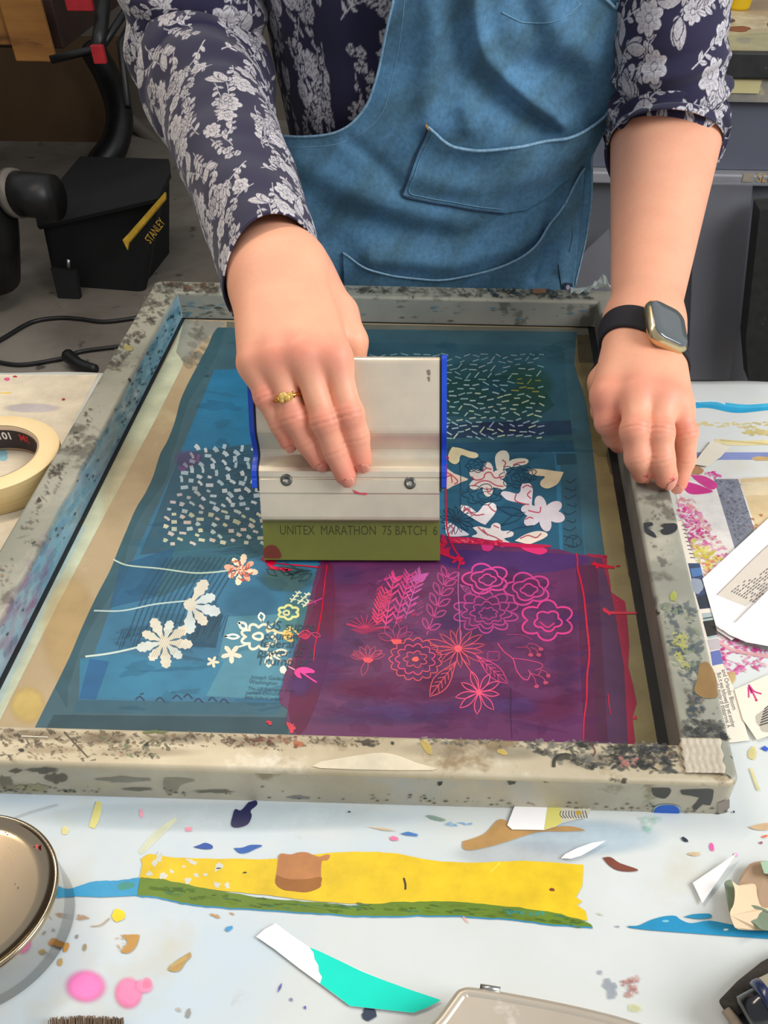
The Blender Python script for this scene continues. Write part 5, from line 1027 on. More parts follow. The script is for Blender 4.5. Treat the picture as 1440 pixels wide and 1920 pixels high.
A = onz(1396, 1904, .016); B_ = onz(1470, 1868, .022); ax = unit(B_-A); q1 = unit(np.cross(ax, [0, 0, 1])); q2 = np.cross(q1, ax); R = np.array([q1, q2, ax])
b = MB(); b.lathe([(0, 0), (.007, 0), (.0085, .001), (.0088, .008), (.0088, .009)], 32, A, R); b.build('cap', m_glass, t)
b = MB(); b.lathe([(.0088, .0088), (.0112, .009), (.0118, .0105), (.0118, .0130), (.0114, .0135)], 32, A, R); b.build('navy_band', m_navy, t)
b = MB(); b.lathe([(.0112, .0135), (.0114, .0136), (.0114, .034), (.0110, .036)], 32, A, R); b.build('label', m_lab, t)
b = MB(); b.lathe([(.0110, .036), (.0110, .044), (0, .044)], 32, A, R); b.build('bottle_base', m_glass, t)

# ------------------------------------------------------------------ paper scraps
m_white = mat('white_card', (248, 244, 242), .6, c2=(240, 236, 234), scale=12)
m_cream = mat('cream_paper', (240, 230, 212), .7, c2=(232, 220, 200), scale=8)
def sheet(name, pts, mt, label, cat, z=.0012, th=.0003, lift=None, group=None, sm=0, inks=None, parent=None):
    """a thin piece of paper on the table; lift(px, py) gives how far a point is raised"""
    pts = np.array(pts, float)
    if sm: pts = cr(np.vstack([pts, pts[:1]]), sm)[:-1]
    b = MB(); L_ = [(lift(*p) if lift else 0) for p in pts]; P = np.array([onz(p[0], p[1], z+l) for p, l in zip(pts, L_)]); n = len(P); Q = P-[0, 0, th]
    b.add(np.vstack([P, Q]), [tuple(range(n)), tuple(range(n, 2*n))[::-1]]+[(i, n+i, n+(i+1) % n, (i+1) % n) for i in range(n)], (1, 1, 1, 1), 0)
    if inks: inks(Ink(b, z+.00006, 1, 2e-6))
    o = b.build(name, [mt, PAPERINK], parent); 
    if label: tag(o, label, cat, group)
    return o
sheet('paper_scrap', [(1052, 1609), (1060, 1601), (1082, 1590), (1110, 1580), (1136, 1576), (1118, 1588), (1090, 1604), (1070, 1610)], m_white, 'slim white paper sliver above the right end of the yellow streak', 'paper scrap', z=.0016, lift=lambda x, y: .0010*(x-1052)/84)
sheet('paper_scrap', [(1299, 1655), (1381, 1600), (1317, 1694)], m_white, 'white triangular paper scrap left of the torn green and cream paper', 'paper scrap', z=.0020, lift=lambda x, y: .0020*(x > 1370))
def ik(k): 
    k.poly([(580, 1776), (600, 1784), (640, 1803), (680, 1822), (720, 1838), (770, 1856), (827, 1875), (800, 1890), (774, 1899), (720, 1893), (656, 1886), (630, 1866), (600, 1844), (604, 1832), (598, 1822), (597, 1810), (590, 1798), (588, 1786)], (6, 224, 198))
sheet('paper_strip', [(480, 1756), (496, 1742), (517, 1731), (545, 1752), (580, 1776), (640, 1803), (720, 1838), (770, 1856), (827, 1875), (800, 1890), (774, 1899), (720, 1893), (656, 1886), (601, 1845), (560, 1815), (515, 1780)], m_white, 'curved paper strip, white at one end and turquoise at the other', 'paper strip', z=.0016, inks=ik)
def ik(k):
    k.poly([(1020, 1556), (1027, 1510), (1051, 1510), (1053, 1543), (1040, 1550)], (214, 204, 110)); k.poly([(1051, 1510), (1110, 1512), (1100, 1534), (1080, 1536), (1053, 1543)], (206, 200, 176)); 
    for q in range(10): k.line([(1052+q*5, 1520), (1050+q*5.5, 1528), (1056+q*5, 1534)], 1.6, (40, 50, 110) if q % 2 else (90, 84, 70))
    k.blob(1085, 1524, 6, 4, (196, 160, 60))
sheet('paper_offcut', [(966, 1508), (951, 1547), (960, 1555), (1020, 1556), (1040, 1550), (1053, 1543), (1080, 1536), (1100, 1534), (1110, 1510)], m_white, 'white and yellow doodled paper offcut poking out from under the front bar', 'paper scrap', z=.0013, inks=ik)
# torn green and cream paper
m_torn = mat('torn_cream_paper', (226, 200, 164), .75, c2=(214, 186, 150), scale=12); m_sage = mat('sage_green_paper', (128, 142, 116), .7, c2=(116, 130, 106), scale=14); m_tanp = mat('tan_paper', (186, 156, 126), .75, c2=(170, 140, 112), scale=14)
t = thing('torn_paper', 'torn curled paper in cream, tan and sage green at the right edge', 'paper scrap', tuple(onz(1410, 1690, 0)))
def piece(name, pts, mt, z, lift, sm=3): sheet(name, pts, mt, None, None, z=z, lift=lift, sm=sm, parent=t, th=.0004)
piece('tan_layer', [(1384, 1662), (1388, 1646), (1398, 1628), (1412, 1617), (1440, 1614), (1480, 1616), (1480, 1705), (1425, 1702), (1410, 1690)], m_tanp, .004, lambda x, y: .006*max(0, (1640-y)/30)*.5)
piece('cream_layer', [(1372, 1651), (1384, 1660), (1396, 1658), (1416, 1658), (1420, 1680), (1428, 1700), (1450, 1703), (1480, 1712), (1480, 1745), (1432, 1744), (1385, 1742), (1374, 1730), (1369, 1710), (1376, 1695), (1378, 1670)], m_torn, .0065, lambda x, y: .005*max(0, (1400-x)/30)-.003*max(0, (y-1720)/25))
piece('green_flap', [(1358, 1655), (1362, 1651), (1371, 1650), (1376, 1660), (1377, 1680), (1374, 1698), (1369, 1712), (1364, 1690)], m_sage, .006, lambda x, y: .001)
piece('green_blot', [(1394, 1710), (1400, 1700), (1412, 1697), (1430, 1702), (1452, 1714), (1480, 1730), (1480, 1744), (1432, 1744), (1415, 1732), (1398, 1722)], m_sage, .0080, lambda x, y: -.002*max(0, (y-1720)/25))
piece('mint_corner', [(1426, 1616), (1470, 1612), (1480, 1640), (1438, 1638), (1432, 1634)], mat('mint_paper', (170, 200, 170), .7, c2=(160, 190, 160), scale=14), .010, lambda x, y: 0)
# newspaper strip under the right bar
def ik(k):
    for q in range(9): 
        a, c_ = np.array([1284, 985]), np.array([1300, 1045]); p = a+(c_-a)*q/8; k.line([p-[6, 0], p+[4, 1]], 2.2, (110, 110, 112), .8, n=1)
    k.poly([(1290, 1056), (1312, 1056), (1323, 1100), (1334, 1140), (1312, 1142), (1300, 1100)], (60, 74, 104)); k.poly([(1294, 1066), (1314, 1064), (1317, 1078), (1298, 1082)], (84, 120, 170)); k.blob(1307, 1098, 12, 14, (150, 158, 172)); k.poly([(1306, 1120), (1326, 1112), (1330, 1138), (1312, 1142)], (50, 56, 66))
    k.poly([(1316, 1150), (1334, 1148), (1346, 1194), (1328, 1198)], (170, 184, 184)); k.poly([(1318, 1165), (1338, 1162), (1345, 1190), (1326, 1194)], (52, 50, 48)); k.poly([(1326, 1200), (1346, 1196), (1352, 1216), (1332, 1220)], (190, 180, 182)); k.poly([(1332, 1222), (1350, 1218), (1356, 1244), (1336, 1248)], (104, 116, 176)); k.line([(1318, 1160), (1336, 1157)], 2, (60, 60, 50), n=1)
    for (tt, x, y) in (('and Orlando Bloom', 1353, 1256), ('But it was followed by yet another', 1344, 1262), ('successful display of disapproval. A', 1335, 1262)): k.text(tt, x, y, 11.5, (70, 68, 70), 1.30, 0, .66 if len(tt) > 20 else .85)
sheet('newspaper_strip', [(1255, 977), (1278, 977), (1302, 1048), (1322, 1099), (1346, 1194), (1356, 1246), (1380, 1300), (1405, 1388), (1372, 1392), (1340, 1392), (1300, 1200)], m_cream, 'narrow newspaper strip sticking out beneath the right bar of the screen', 'newspaper', z=.0013, inks=ik)
# printed letter, folded sheets, taped piece
def ik(k):
    k.poly([(1344, 1115), (1440, 1022), (1520, 960), (1520, 1060), (1440, 1106), (1398, 1137), (1370, 1126)], (214, 204, 190))
    rr = random.Random(5)
    for q in range(11):
        x0, y0 = 1371+q*4.4, 1110+q*2.1; Lx = 86 if q > 1 else 30
        n_ = int(Lx/5)
        for w_ in range(n_):
            if rr.random() < .85: a = np.array([x0+w_*5.6, y0-w_*4.5]); k.line([a, a+[4.2, -3.4]], 2, (110, 106, 104), .85, n=1)
    k.line([(1344, 1115), (1440, 1022), (1520, 960)], 1, (150, 140, 130)); k.poly([(1432, 1120), (1450, 1102), (1450, 1118), (1440, 1124)], (120, 124, 134))
sheet('printed_letter', [(1317, 1085), (1440, 972), (1540, 900), (1540, 1120), (1440, 1160), (1372, 1200), (1345, 1182)], m_white, 'white sheet carrying a beige panel of small printed lines on the right', 'letter', z=.0020, inks=ik)
sheet('white_sheet', [(1341, 1171), (1352, 1180), (1380, 1166), (1440, 1107), (1520, 1060), (1540, 1230), (1440, 1211), (1400, 1204), (1368, 1190)], m_white, 'blank white folded sheet overlapping the letter at the right edge', 'paper', z=.0036, lift=lambda x, y: .003*max(0, (x-1380)/100))
def ik(k):
    k.line([(1418, 1312), (1404, 1284), (1409, 1300)], 3.4, (206, 60, 130)); k.line([(1404, 1284), (1414, 1296), (1428, 1301)], 3, (206, 60, 130), .9); k.line([(1403, 1288), (1404, 1308)], 3, (206, 60, 130), .9); k.blob(1418, 1313, 3, 2, (196, 60, 110))
    k.blob(1440, 1352, 22, 22, (90, 86, 82), .3, .25); 
    for q in range(7): k.line([(1424+q*1.5, 1360-q*5), (1450, 1352-q*6)], 2.4, (70, 66, 64), .8, n=1)
sheet('arrow_scrap', [(1377, 1293), (1440, 1265), (1520, 1235), (1520, 1370), (1440, 1380), (1419, 1387), (1405, 1366), (1393, 1349)], m_cream, 'cream paper piece bearing a small magenta arrow beside the newspaper strip', 'paper scrap', z=.0020, inks=ik)
m_tp = mat('frosted_tape', (238, 232, 214), .5, c2=(230, 222, 200), scale=20, alpha=.9)
sheet('tape_piece', [(1334, 826), (1350, 832), (1368, 838), (1352, 856), (1326, 874), (1300, 870), (1316, 848)], m_tp, 'small pale strip of tape stuck on the cover near the small finger', 'tape', z=.0018)
# brush fringe at the bottom left
m_br = mat('brush_bristle', (150, 124, 96), .7, c2=(96, 84, 74), scale=200)
t = thing('flat_brush', 'flat brush whose bristle tips just show at the bottom left', 'brush', tuple(onz(170, 1960, .004)))
b = MB(); rr = random.Random(3)
for q in range(260):
    x = rr.uniform(92, 232); p = onz(x+rr.uniform(-3, 3), 1904+rr.uniform(-1, 7)+abs(x-160)*.05, .003+rr.uniform(0, .003)); e = onz(x, 1990, .005); b.tube([p, (p+e)/2, e], .00022, 3, caps=False)
o = b.build('bristles', m_br, t); o['kind'] = 'stuff'
b = MB(); b.box((onz(88, 1990, .002)[0], onz(160, 2010, 0)[1]-.02, .002), (onz(236, 1990, .002)[0], onz(160, 1985, 0)[1], .009)); b.build('ferrule', m_steel, t, bevel=.001)
# ------------------------------------------------------------------ the person: body surface grown from a distance field
f32 = np.float32
def smin(a, b, k):
    h = np.clip(.5+.5*(b-a)/k, 0, 1); return b+(a-b)*h-k*h*(1-h)
def rc(P, a, b, ra, rb):
    a = np.asarray(a, f32); b = np.asarray(b, f32); ba = b-a; t = np.clip(((P-a)@ba)/f32(ba@ba), 0, 1)
    return np.linalg.norm(P-a-t[:, None]*ba, axis=1)-(ra+(rb-ra)*t)
def ell(P, c, r, R=None):
    q = P-np.asarray(c, f32)
    if R is not None: q = q@np.asarray(R, f32).T
    r = np.asarray(r, f32); k = np.linalg.norm(q/r, axis=1); return (k-1)*r.min()*np.clip(k, .5, 1.5)**0
def surface_nets(D, org, h):
    S = D < 0; nx, ny, nz = D.shape
    c8 = [S[i:nx-1+i, j:ny-1+j, k:nz-1+k] for i in (0, 1) for j in (0, 1) for k in (0, 1)]
    s = sum(c.astype(np.int8) for c in c8); act = (s > 0) & (s < 8); idx = np.argwhere(act); ID = np.full(act.shape, -1, np.int64); ID[act] = np.arange(len(idx))
    acc = np.zeros((len(idx), 3)); cnt = np.zeros(len(idx)); cor = [(i, j, k) for i in (0, 1) for j in (0, 1) for k in (0, 1)]
    val = [D[idx[:, 0]+i, idx[:, 1]+j, idx[:, 2]+k] for i, j, k in cor]
    for a in range(8):
        for b_ in range(a+1, 8):
            d = np.abs(np.array(cor[a])-np.array(cor[b_]))
            if d.sum() != 1: continue
            m = (val[a] < 0) != (val[b_] < 0); t = np.where(m, val[a]/(val[a]-val[b_]+1e-20), 0)
            p = np.array(cor[a])+t[:, None]*(np.array(cor[b_])-np.array(cor[a])); acc += np.where(m[:, None], p, 0); cnt += m
    V = (idx+acc/cnt[:, None])*h+org; F = []
    for ax in range(3):
        sl0 = [slice(None)]*3; sl1 = [slice(None)]*3; sl0[ax] = slice(0, -1); sl1[ax] = slice(1, None); A = S[tuple(sl0)]; B = S[tuple(sl1)]; e = np.argwhere(A != B)
        o1, o2 = [(1, 2), (2, 0), (0, 1)][ax]; ok = (e[:, o1] > 0) & (e[:, o2] > 0) & (e[:, o1] < act.shape[o1]) & (e[:, o2] < act.shape[o2]); e = e[ok]
        def g(d1, d2):
            q = e.copy(); q[:, o1] -= d1; q[:, o2] -= d2; return ID[q[:, 0], q[:, 1], q[:, 2]]
        Q = np.stack([g(1, 1), g(0, 1), g(0, 0), g(1, 0)], 1); flip = ~A[tuple(e.T)]; Q[flip] = Q[flip][:, ::-1]; F.append(Q)
    return V, np.concatenate(F)
def grow(fn, lo, hi, h):
    lo = np.array(lo); n = np.ceil((np.array(hi)-lo)/h).astype(int)+1; out = np.empty(n, f32)
    Y, Z = np.meshgrid(lo[1]+np.arange(n[1])*h, lo[2]+np.arange(n[2])*h, indexing='ij')
    step = max(1, int(400000/(n[1]*n[2])))
    for i in range(0, n[0], step):
        xs = lo[0]+np.arange(i, min(i+step, n[0]))*h; X = np.broadcast_to(xs[:, None, None], (len(xs),)+Y.shape)
        P = np.stack([X, np.broadcast_to(Y, X.shape), np.broadcast_to(Z, X.shape)], -1).reshape(-1, 3).astype(f32); out[i:i+len(xs)] = fn(P).reshape(X.shape)
    return surface_nets(out, lo, h)
def px2m(r, k): return r*k/FPX
def kof(p): return float((np.asarray(p)-CPOS)@FW)

# joints of the hand on the squeegee (fingers named from the little finger to the index)
def J(px, py, d): return sq(px, py, d)
RH = {
 'little': [J(474, 683, .026), J(499, 745, .026), J(527, 798, .022), J(540, 829, .0180)],
 'ring':   [J(517, 672, .030), J(551, 782, .028), J(576, 828, .0215), J(597, 862, .0170)],
 'middle': [J(568, 664, .033), J(609, 790, .031), J(627, 843, .0235), J(647, 890, .0185)],
 'index':  [J(628, 672, .030), J(655, 776, .029), J(668, 818, .0225), J(677, 862, .0172)]}
RR = {'little': [24, 22, 19.5, 16.5], 'ring': [27, 25.5, 22.5, 19], 'middle': [28, 26.5, 23.5, 20], 'index': [28, 26.5, 24, 20.5]}
WR_ = kk(524, 520, .600); WR2 = kk(500, 455, .640)
EL_R = kk(375, 130, .80)
# joints of the hand on the right bar
LH = {
 'index':  [onz(1137, 742, .074), onz(1140, 790, .060), onz(1152, 817, .046), onz(1160, 832, .034)],
 'middle': [onz(1194, 738, .079), onz(1191, 808, .066), onz(1197, 858, .050), onz(1206, 884, .0375)],
 'ring':   [onz(1243, 748, .077), onz(1238, 812, .065), onz(1241, 862, .050), onz(1249, 894, .0375)],
 'little': [onz(1272, 762, .070), onz(1286, 812, .057), onz(1284, 862, .038), onz(1272, 905, .022)]}
LR = {'index': [26, 24, 21, 17], 'middle': [28, 28, 25.5, 22], 'ring': [27, 26, 24, 22], 'little': [24, 22, 20, 17.5]}
WL_ = onz(1207, 612, .088); EL_L = kk(1248, 262, .80)

def hand(P, H, RAD, wrist, elbow, side, thumb, thumb_r, wrist_w, wrist_r, fore_r, pk=.010):
    """side: unit vector across the wrist; returns distance"""
    pal = None; names = list(H)
    for i, f in enumerate(names):
        m = H[f][0]; w = wrist+side*(wrist_w*(i-1.5)/1.5)*(1); rm = px2m(RAD[f][0], kof(m))
        d = rc(P, w, m, wrist_r*.92, rm*1.08); pal = d if pal is None else smin(pal, d, .014)
    # pad of the palm below
    fa = None
    for s_ in (-1, 1):
        d = rc(P, wrist+side*wrist_w*.55*s_, elbow+side*fore_r*.25*s_, wrist_r*1.05, fore_r*.90); fa = d if fa is None else smin(fa, d, .02)
    body = smin(pal, fa, .022)
    out = body; fd = []
    for f in names:
        j = H[f]; rr = [px2m(r_, kof(p)) for r_, p in zip(RAD[f], j)]; d = rc(P, j[0], j[1], rr[0]*.93, rr[1]*.95)
        d = smin(d, rc(P, j[1], j[2], rr[1]*.97, rr[2]), .003); d = smin(d, rc(P, j[2], j[3], rr[2], rr[3]), .003)
        # knuckle swelling
        d = smin(d, np.linalg.norm(P-j[1].astype(f32), axis=1)-rr[1]*1.02, .003); fd.append(d)
    res = body
    for d in fd: res = smin(res, smin(body, d, pk), .0016)
    th = rc(P, thumb[0], thumb[1], thumb_r[0], thumb_r[1])
    for a in range(1, len(thumb)-1): th = smin(th, rc(P, thumb[a], thumb[a+1], thumb_r[a], thumb_r[a+1]), .004)
    return np.minimum(res, smin(body, th, .014))
def acrossv(a, b):     # unit vector across, to the picture's right, square to a->b
    ax = unit(b-a); s_ = np.array([1., 0, 0]); return unit(s_-ax*(s_@ax))
sideR = unit(RH['index'][0]-RH['little'][0]); sideR = unit(sideR-unit(EL_R-WR_)*(sideR@unit(EL_R-WR_)))
# order index..little runs to picture-right on the left hand
sideL = unit(LH['little'][0]-LH['index'][0]); sideL = unit(sideL-unit(EL_L-WL_)*(sideL@unit(EL_L-WL_)))
thR = [kk(588, 540, .615), kk(636, 590, .600), kk(660, 640, .598), J(664, 700, -.024)]; thRr = [.017, .0130, .0105, .0085]
thL = [onz(1172, 672, .068), onz(1132, 716, .056), onz(1133, 770, .036), onz(1148, 800, .022)]; thLr = [.014, .0120, .0100, .0085]
def fR(P): return hand(P, RH, RR, WR_, EL_R, sideR, thR, thRr, .0150, .0185, .042)
def fL(P): return hand(P, LH, LR, WL_, EL_L, sideL, thL, thLr, .0120, .0165, .043)
def bounds(pts, pad): p = np.array(pts); return p.min(0)-pad, p.max(0)+pad
ptsR = [q for v in RH.values() for q in v]+[WR_, EL_R]+thR; loR, hiR = bounds(ptsR, .03); hiR += .022; loR[0] -= .015
ptsL = [q for v in LH.values() for q in v]+[WL_, EL_L]+thL; loL, hiL = bounds(ptsL, .03); hiL += .022; loL[0] -= .015
HRES = .0012
VR, FR_ = grow(fR, loR, hiR, HRES); VL, FL_ = grow(fL, loL, hiL, HRES)

# coarse torso, upper arms, neck, head, legs
zs = np.array([-.80, -.10, 0, .10, .20, .30, .42, .50, .56])
T_yc = np.array([.80, .772, .770, .776, .768, .735, .680, .655, .640]); T_a = np.array([.15, .146, .144, .147, .156, .165, .175, .165, .09]); T_b = np.array([.10, .125, .130, .132, .128, .122, .118, .098, .06]); TCX = .045
def tor(z): return np.interp(z, zs, T_yc), np.interp(z, zs, T_a), np.interp(z, zs, T_b)
SH_R = np.array([-.125, .675, .470]); SH_L = np.array([.218, .675, .470])
HD = np.array([TCX, .575, .735])
def fB(P):
    yc, a, b_ = [v.astype(f32) for v in tor(P[:, 2])]
    q = np.sqrt(((P[:, 0]-TCX)/(a-.012))**2+((P[:, 1]-yc)/(b_-.012))**2); d = (q-1)*(b_-.012); d = np.maximum(d, P[:, 2]-.545); d = np.maximum(d, -.12-P[:, 2])
    for s_, sh, el in ((-1, SH_R, EL_R), (1, SH_L, EL_L)): d = smin(d, rc(P, sh, el, .038, .040), .02); d = smin(d, rc(P, np.array([TCX, .66, .50]), sh, .05, .048), .03)
    for s_ in (-1, 1):
        hip = np.array([TCX+s_*.065, .80, -.16]); kn = np.array([TCX+s_*.08, .76, -.40]); an = np.array([TCX+s_*.09, .82, -.72]); d = smin(d, rc(P, hip, kn, .076, .054), .03); d = smin(d, rc(P, kn, an, .056, .036), .02); d = smin(d, rc(P, an+[0, .01, -.035], an+[0, -.14, -.048], .035, .026), .02)
    d = smin(d, rc(P, np.array([TCX, .655, .52]), np.array([TCX, .60, .65]), .052, .048), .03)
    d = smin(d, ell(P, HD+[0, .012, .02], (.072, .092, .098)), .02); d = smin(d, ell(P, HD+[0, -.036, -.052], (.050, .052, .058)), .03)
    d = smin(d, rc(P, HD+[0, -.078, .004], HD+[0, -.100, -.034], .009, .013), .012)
    for s_ in (-1, 1):
        d = smin(d, ell(P, HD+[s_*.076, .012, -.012], (.010, .018, .032)), .006); d = -smin(-d, np.linalg.norm(P-(HD+[s_*.031, -.092, .012]).astype(f32), axis=1)-.016, .012)
        d = smin(d, np.linalg.norm(P-(HD+[s_*.031, -.071, .010]).astype(f32), axis=1)-.0125, .003)
    d = smin(d, rc(P, HD+[-.018, -.083, -.060], HD+[.018, -.083, -.060], .006, .006), .006)
    return d
VB, FB_ = grow(fB, (-.30, .42, -.815), (.40, .93, .90), .0065)

# skin colour: warm base, redder at joints and fingertips, ink on the fingertips
SK = lin((242, 176, 142)); REDC = lin((222, 102, 90)); INKC = lin((196, 24, 84)); NAIL = lin((240, 190, 176)); PALE = lin((250, 208, 184))
def snoise(P, s, seed):
    r = np.random.RandomState(seed); o = np.zeros(len(P))
    for i in range(10):
        d = r.normal(size=3); d /= np.linalg.norm(d); o += np.sin(P@d*s*(1+i*.35)+r.uniform(0, 6.3))/(1+i*.3)
    return o/3.2
def skincol(V, H, RAD, wrist, inks, dors):
    C = np.tile(SK, (len(V), 1)); n = snoise(V, 90, 3)[:, None]; C = C*(1+.035*n)+(REDC-C)*np.clip(.05+.05*snoise(V, 160, 5)[:, None], 0, .2)
    def mixin(C, c, w): w = np.clip(w, 0, 1)[:, None]; return C*(1-w)+c*w
    for f, j in H.items():
        for q, (amt, rad) in enumerate(((.42, .012), (.50, .0085), (.28, .007), (.68, .0100))):
            if f == 'little' and q == 0: amt *= .5
            C = mixin(C, REDC, amt*np.exp(-(np.linalg.norm(V-j[q]-dors*.006*(q < 3), axis=1)/rad)**2))
    for f, j in H.items():
        for q, am in ((1, .32), (2, .2)):
            ax = unit(j[q+1]-j[q-1]); rel = V-j[q]; s_ = rel@ax; r_ = px2m(RAD[f][q], kof(j[q])); C = mixin(C, lin((176, 96, 78)), am*np.exp(-(s_/.0045)**2)*((rel@dors) > r_*.3)*(np.linalg.norm(rel-s_[:, None]*ax, axis=1) < r_*1.5)*np.clip(np.cos((s_+.0006*snoise(V, 700, 11))/.0019*math.pi), 0, 1)**3)
    for p, r_, am in inks: C = mixin(C, INKC, am*(np.linalg.norm(V-p, axis=1)+.0012*snoise(V, 2200, 9) < r_))
    return C
def details(V, H, RAD, dors, H_amp=.0005):
    """creases over the finger joints and a nail on each finger"""
    V = V.copy(); nail = np.zeros(len(V)); 
    for f, j in H.items():
        for q, am in ((1, 1.), (2, .7)):
            ax = unit(j[q+1]-j[q-1]); c = j[q]; rel = V-c; s_ = rel@ax; dd = np.linalg.norm(rel-s_[:, None]*ax, axis=1); r_ = px2m(RAD[f][q], kof(c)); up_ = rel@dors
            m = np.exp(-(s_/.0036)**2)*(up_ > r_*.25)*(dd < r_*1.5); V += (dors[None]*(-H_amp*am*m*(.5+.5*np.cos(s_/.0019*math.pi)))[:, None])
    return V
camdir = -FW
VR = details(VR, RH, RR, Nn_); dL = unit(np.array([0, -.45, .9])); VL = details(VL, LH, LR, dL)
CRc = skincol(VR, RH, RR, WR_, [], Nn_)
tipL = lambda f, dx, dy, z: onz(LH[f][3][0]*0+dx, dy, z)
inkL = [(kk(1212, 893, kof(LH['middle'][3])-.0075), .0016, .8), (kk(1253, 880, kof(LH['ring'][3])-.0075), .0024, .65), (kk(1260, 897, kof(LH['ring'][3])-.006), .0020, .6), (kk(1287, 880, kof(LH['little'][3])-.006), .0022, .6), (kk(1259, 889, kof(LH['ring'][3])-.007), .0016, .6)]
CLc = skincol(VL, LH, LR, WL_, inkL, dL)
CBc = np.tile(SK, (len(VB), 1)); lip = np.abs(VB-(HD+[0, -.088, -.060])); CBc[(lip[:, 0] < .024) & (lip[:, 1] < .012) & (lip[:, 2] < .009)] = lin((196, 104, 96))
m_skin = attr_mat('skin', .48, bump=.12, bscale=900, sss=.12, noise=.03, nscale=300, spec=.4)
person = thing('person', 'person in floral navy top and blue denim apron pulling the squeegee and holding the frame', 'person', (TCX, .78, FLOOR))
AV = np.concatenate([VR, VL, VB]); AF = np.concatenate([FR_, FL_+len(VR), FB_+len(VR)+len(VL)]); AC = np.concatenate([CRc, CLc, CBc])
raw_mesh('body', AV, AF, m_skin, person, AC)

# finger nails, seen edge-on at the tips
m_nail = mat('nail', (236, 160, 136), .3, c2=(228, 150, 126), scale=300, coat=.25)
def nails(H, RAD, dors, tilt):
    for f, j in H.items():
        ax = unit(j[3]-j[2]); d = unit(dors-ax*(dors@ax)); d = unit(d+ax*tilt); ax2 = unit(ax-d*(ax@d)); sd = np.cross(ax2, d); r_ = px2m(RAD[f][3], kof(j[3])); b = MB(); V = []; n, m = 9, 9
        for i in range(n):
            for q in range(m):
                u, v = (i/(n-1)*2-1), (q/(m-1)*2-1); w = .62*r_*math.sqrt(max(0, 1-abs(v)**3.2))*u; ln_ = v*.70*r_; hgt = math.sqrt(max(0, 1-(w/r_/1.02)**2))*r_+.00012; V.append(j[3]+ax2*(ln_+.0012)+sd*w+d*hgt*(1-.06*(v+.3)**2))
        b.add(V, [(i*m+q, (i+1)*m+q, (i+1)*m+q+1, i*m+q+1) for i in range(n-1) for q in range(m-1)], smooth=True); o = b.build('fingernail', m_nail, person); s = o.modifiers.new('s', 'SOLIDIFY'); s.thickness = .0003
nails(RH, RR, Nn_, .75); nails(LH, LR, dL, .6)
m_hair = mat('brown_hair', (84, 56, 36), .5, c2=(60, 40, 26), scale=40, stretch=(8, 8, .6), bump=.4, bscale=200)
def fH(P):
    d = ell(P, HD+[0, .022, .032], (.086, .104, .106)); d = smin(d, rc(P, HD+[0, .11, .03], HD+[0, .15, .02], .035, .030), .02); face = ell(P, HD+[0, -.10, -.045], (.064, .075, .105)); return -smin(-d, face, .012)
V_, F_ = grow(fH, HD-[.12, .14, .14], HD+[.12, .22, .17], .005); raw_mesh('hair', V_, F_, m_hair, person)

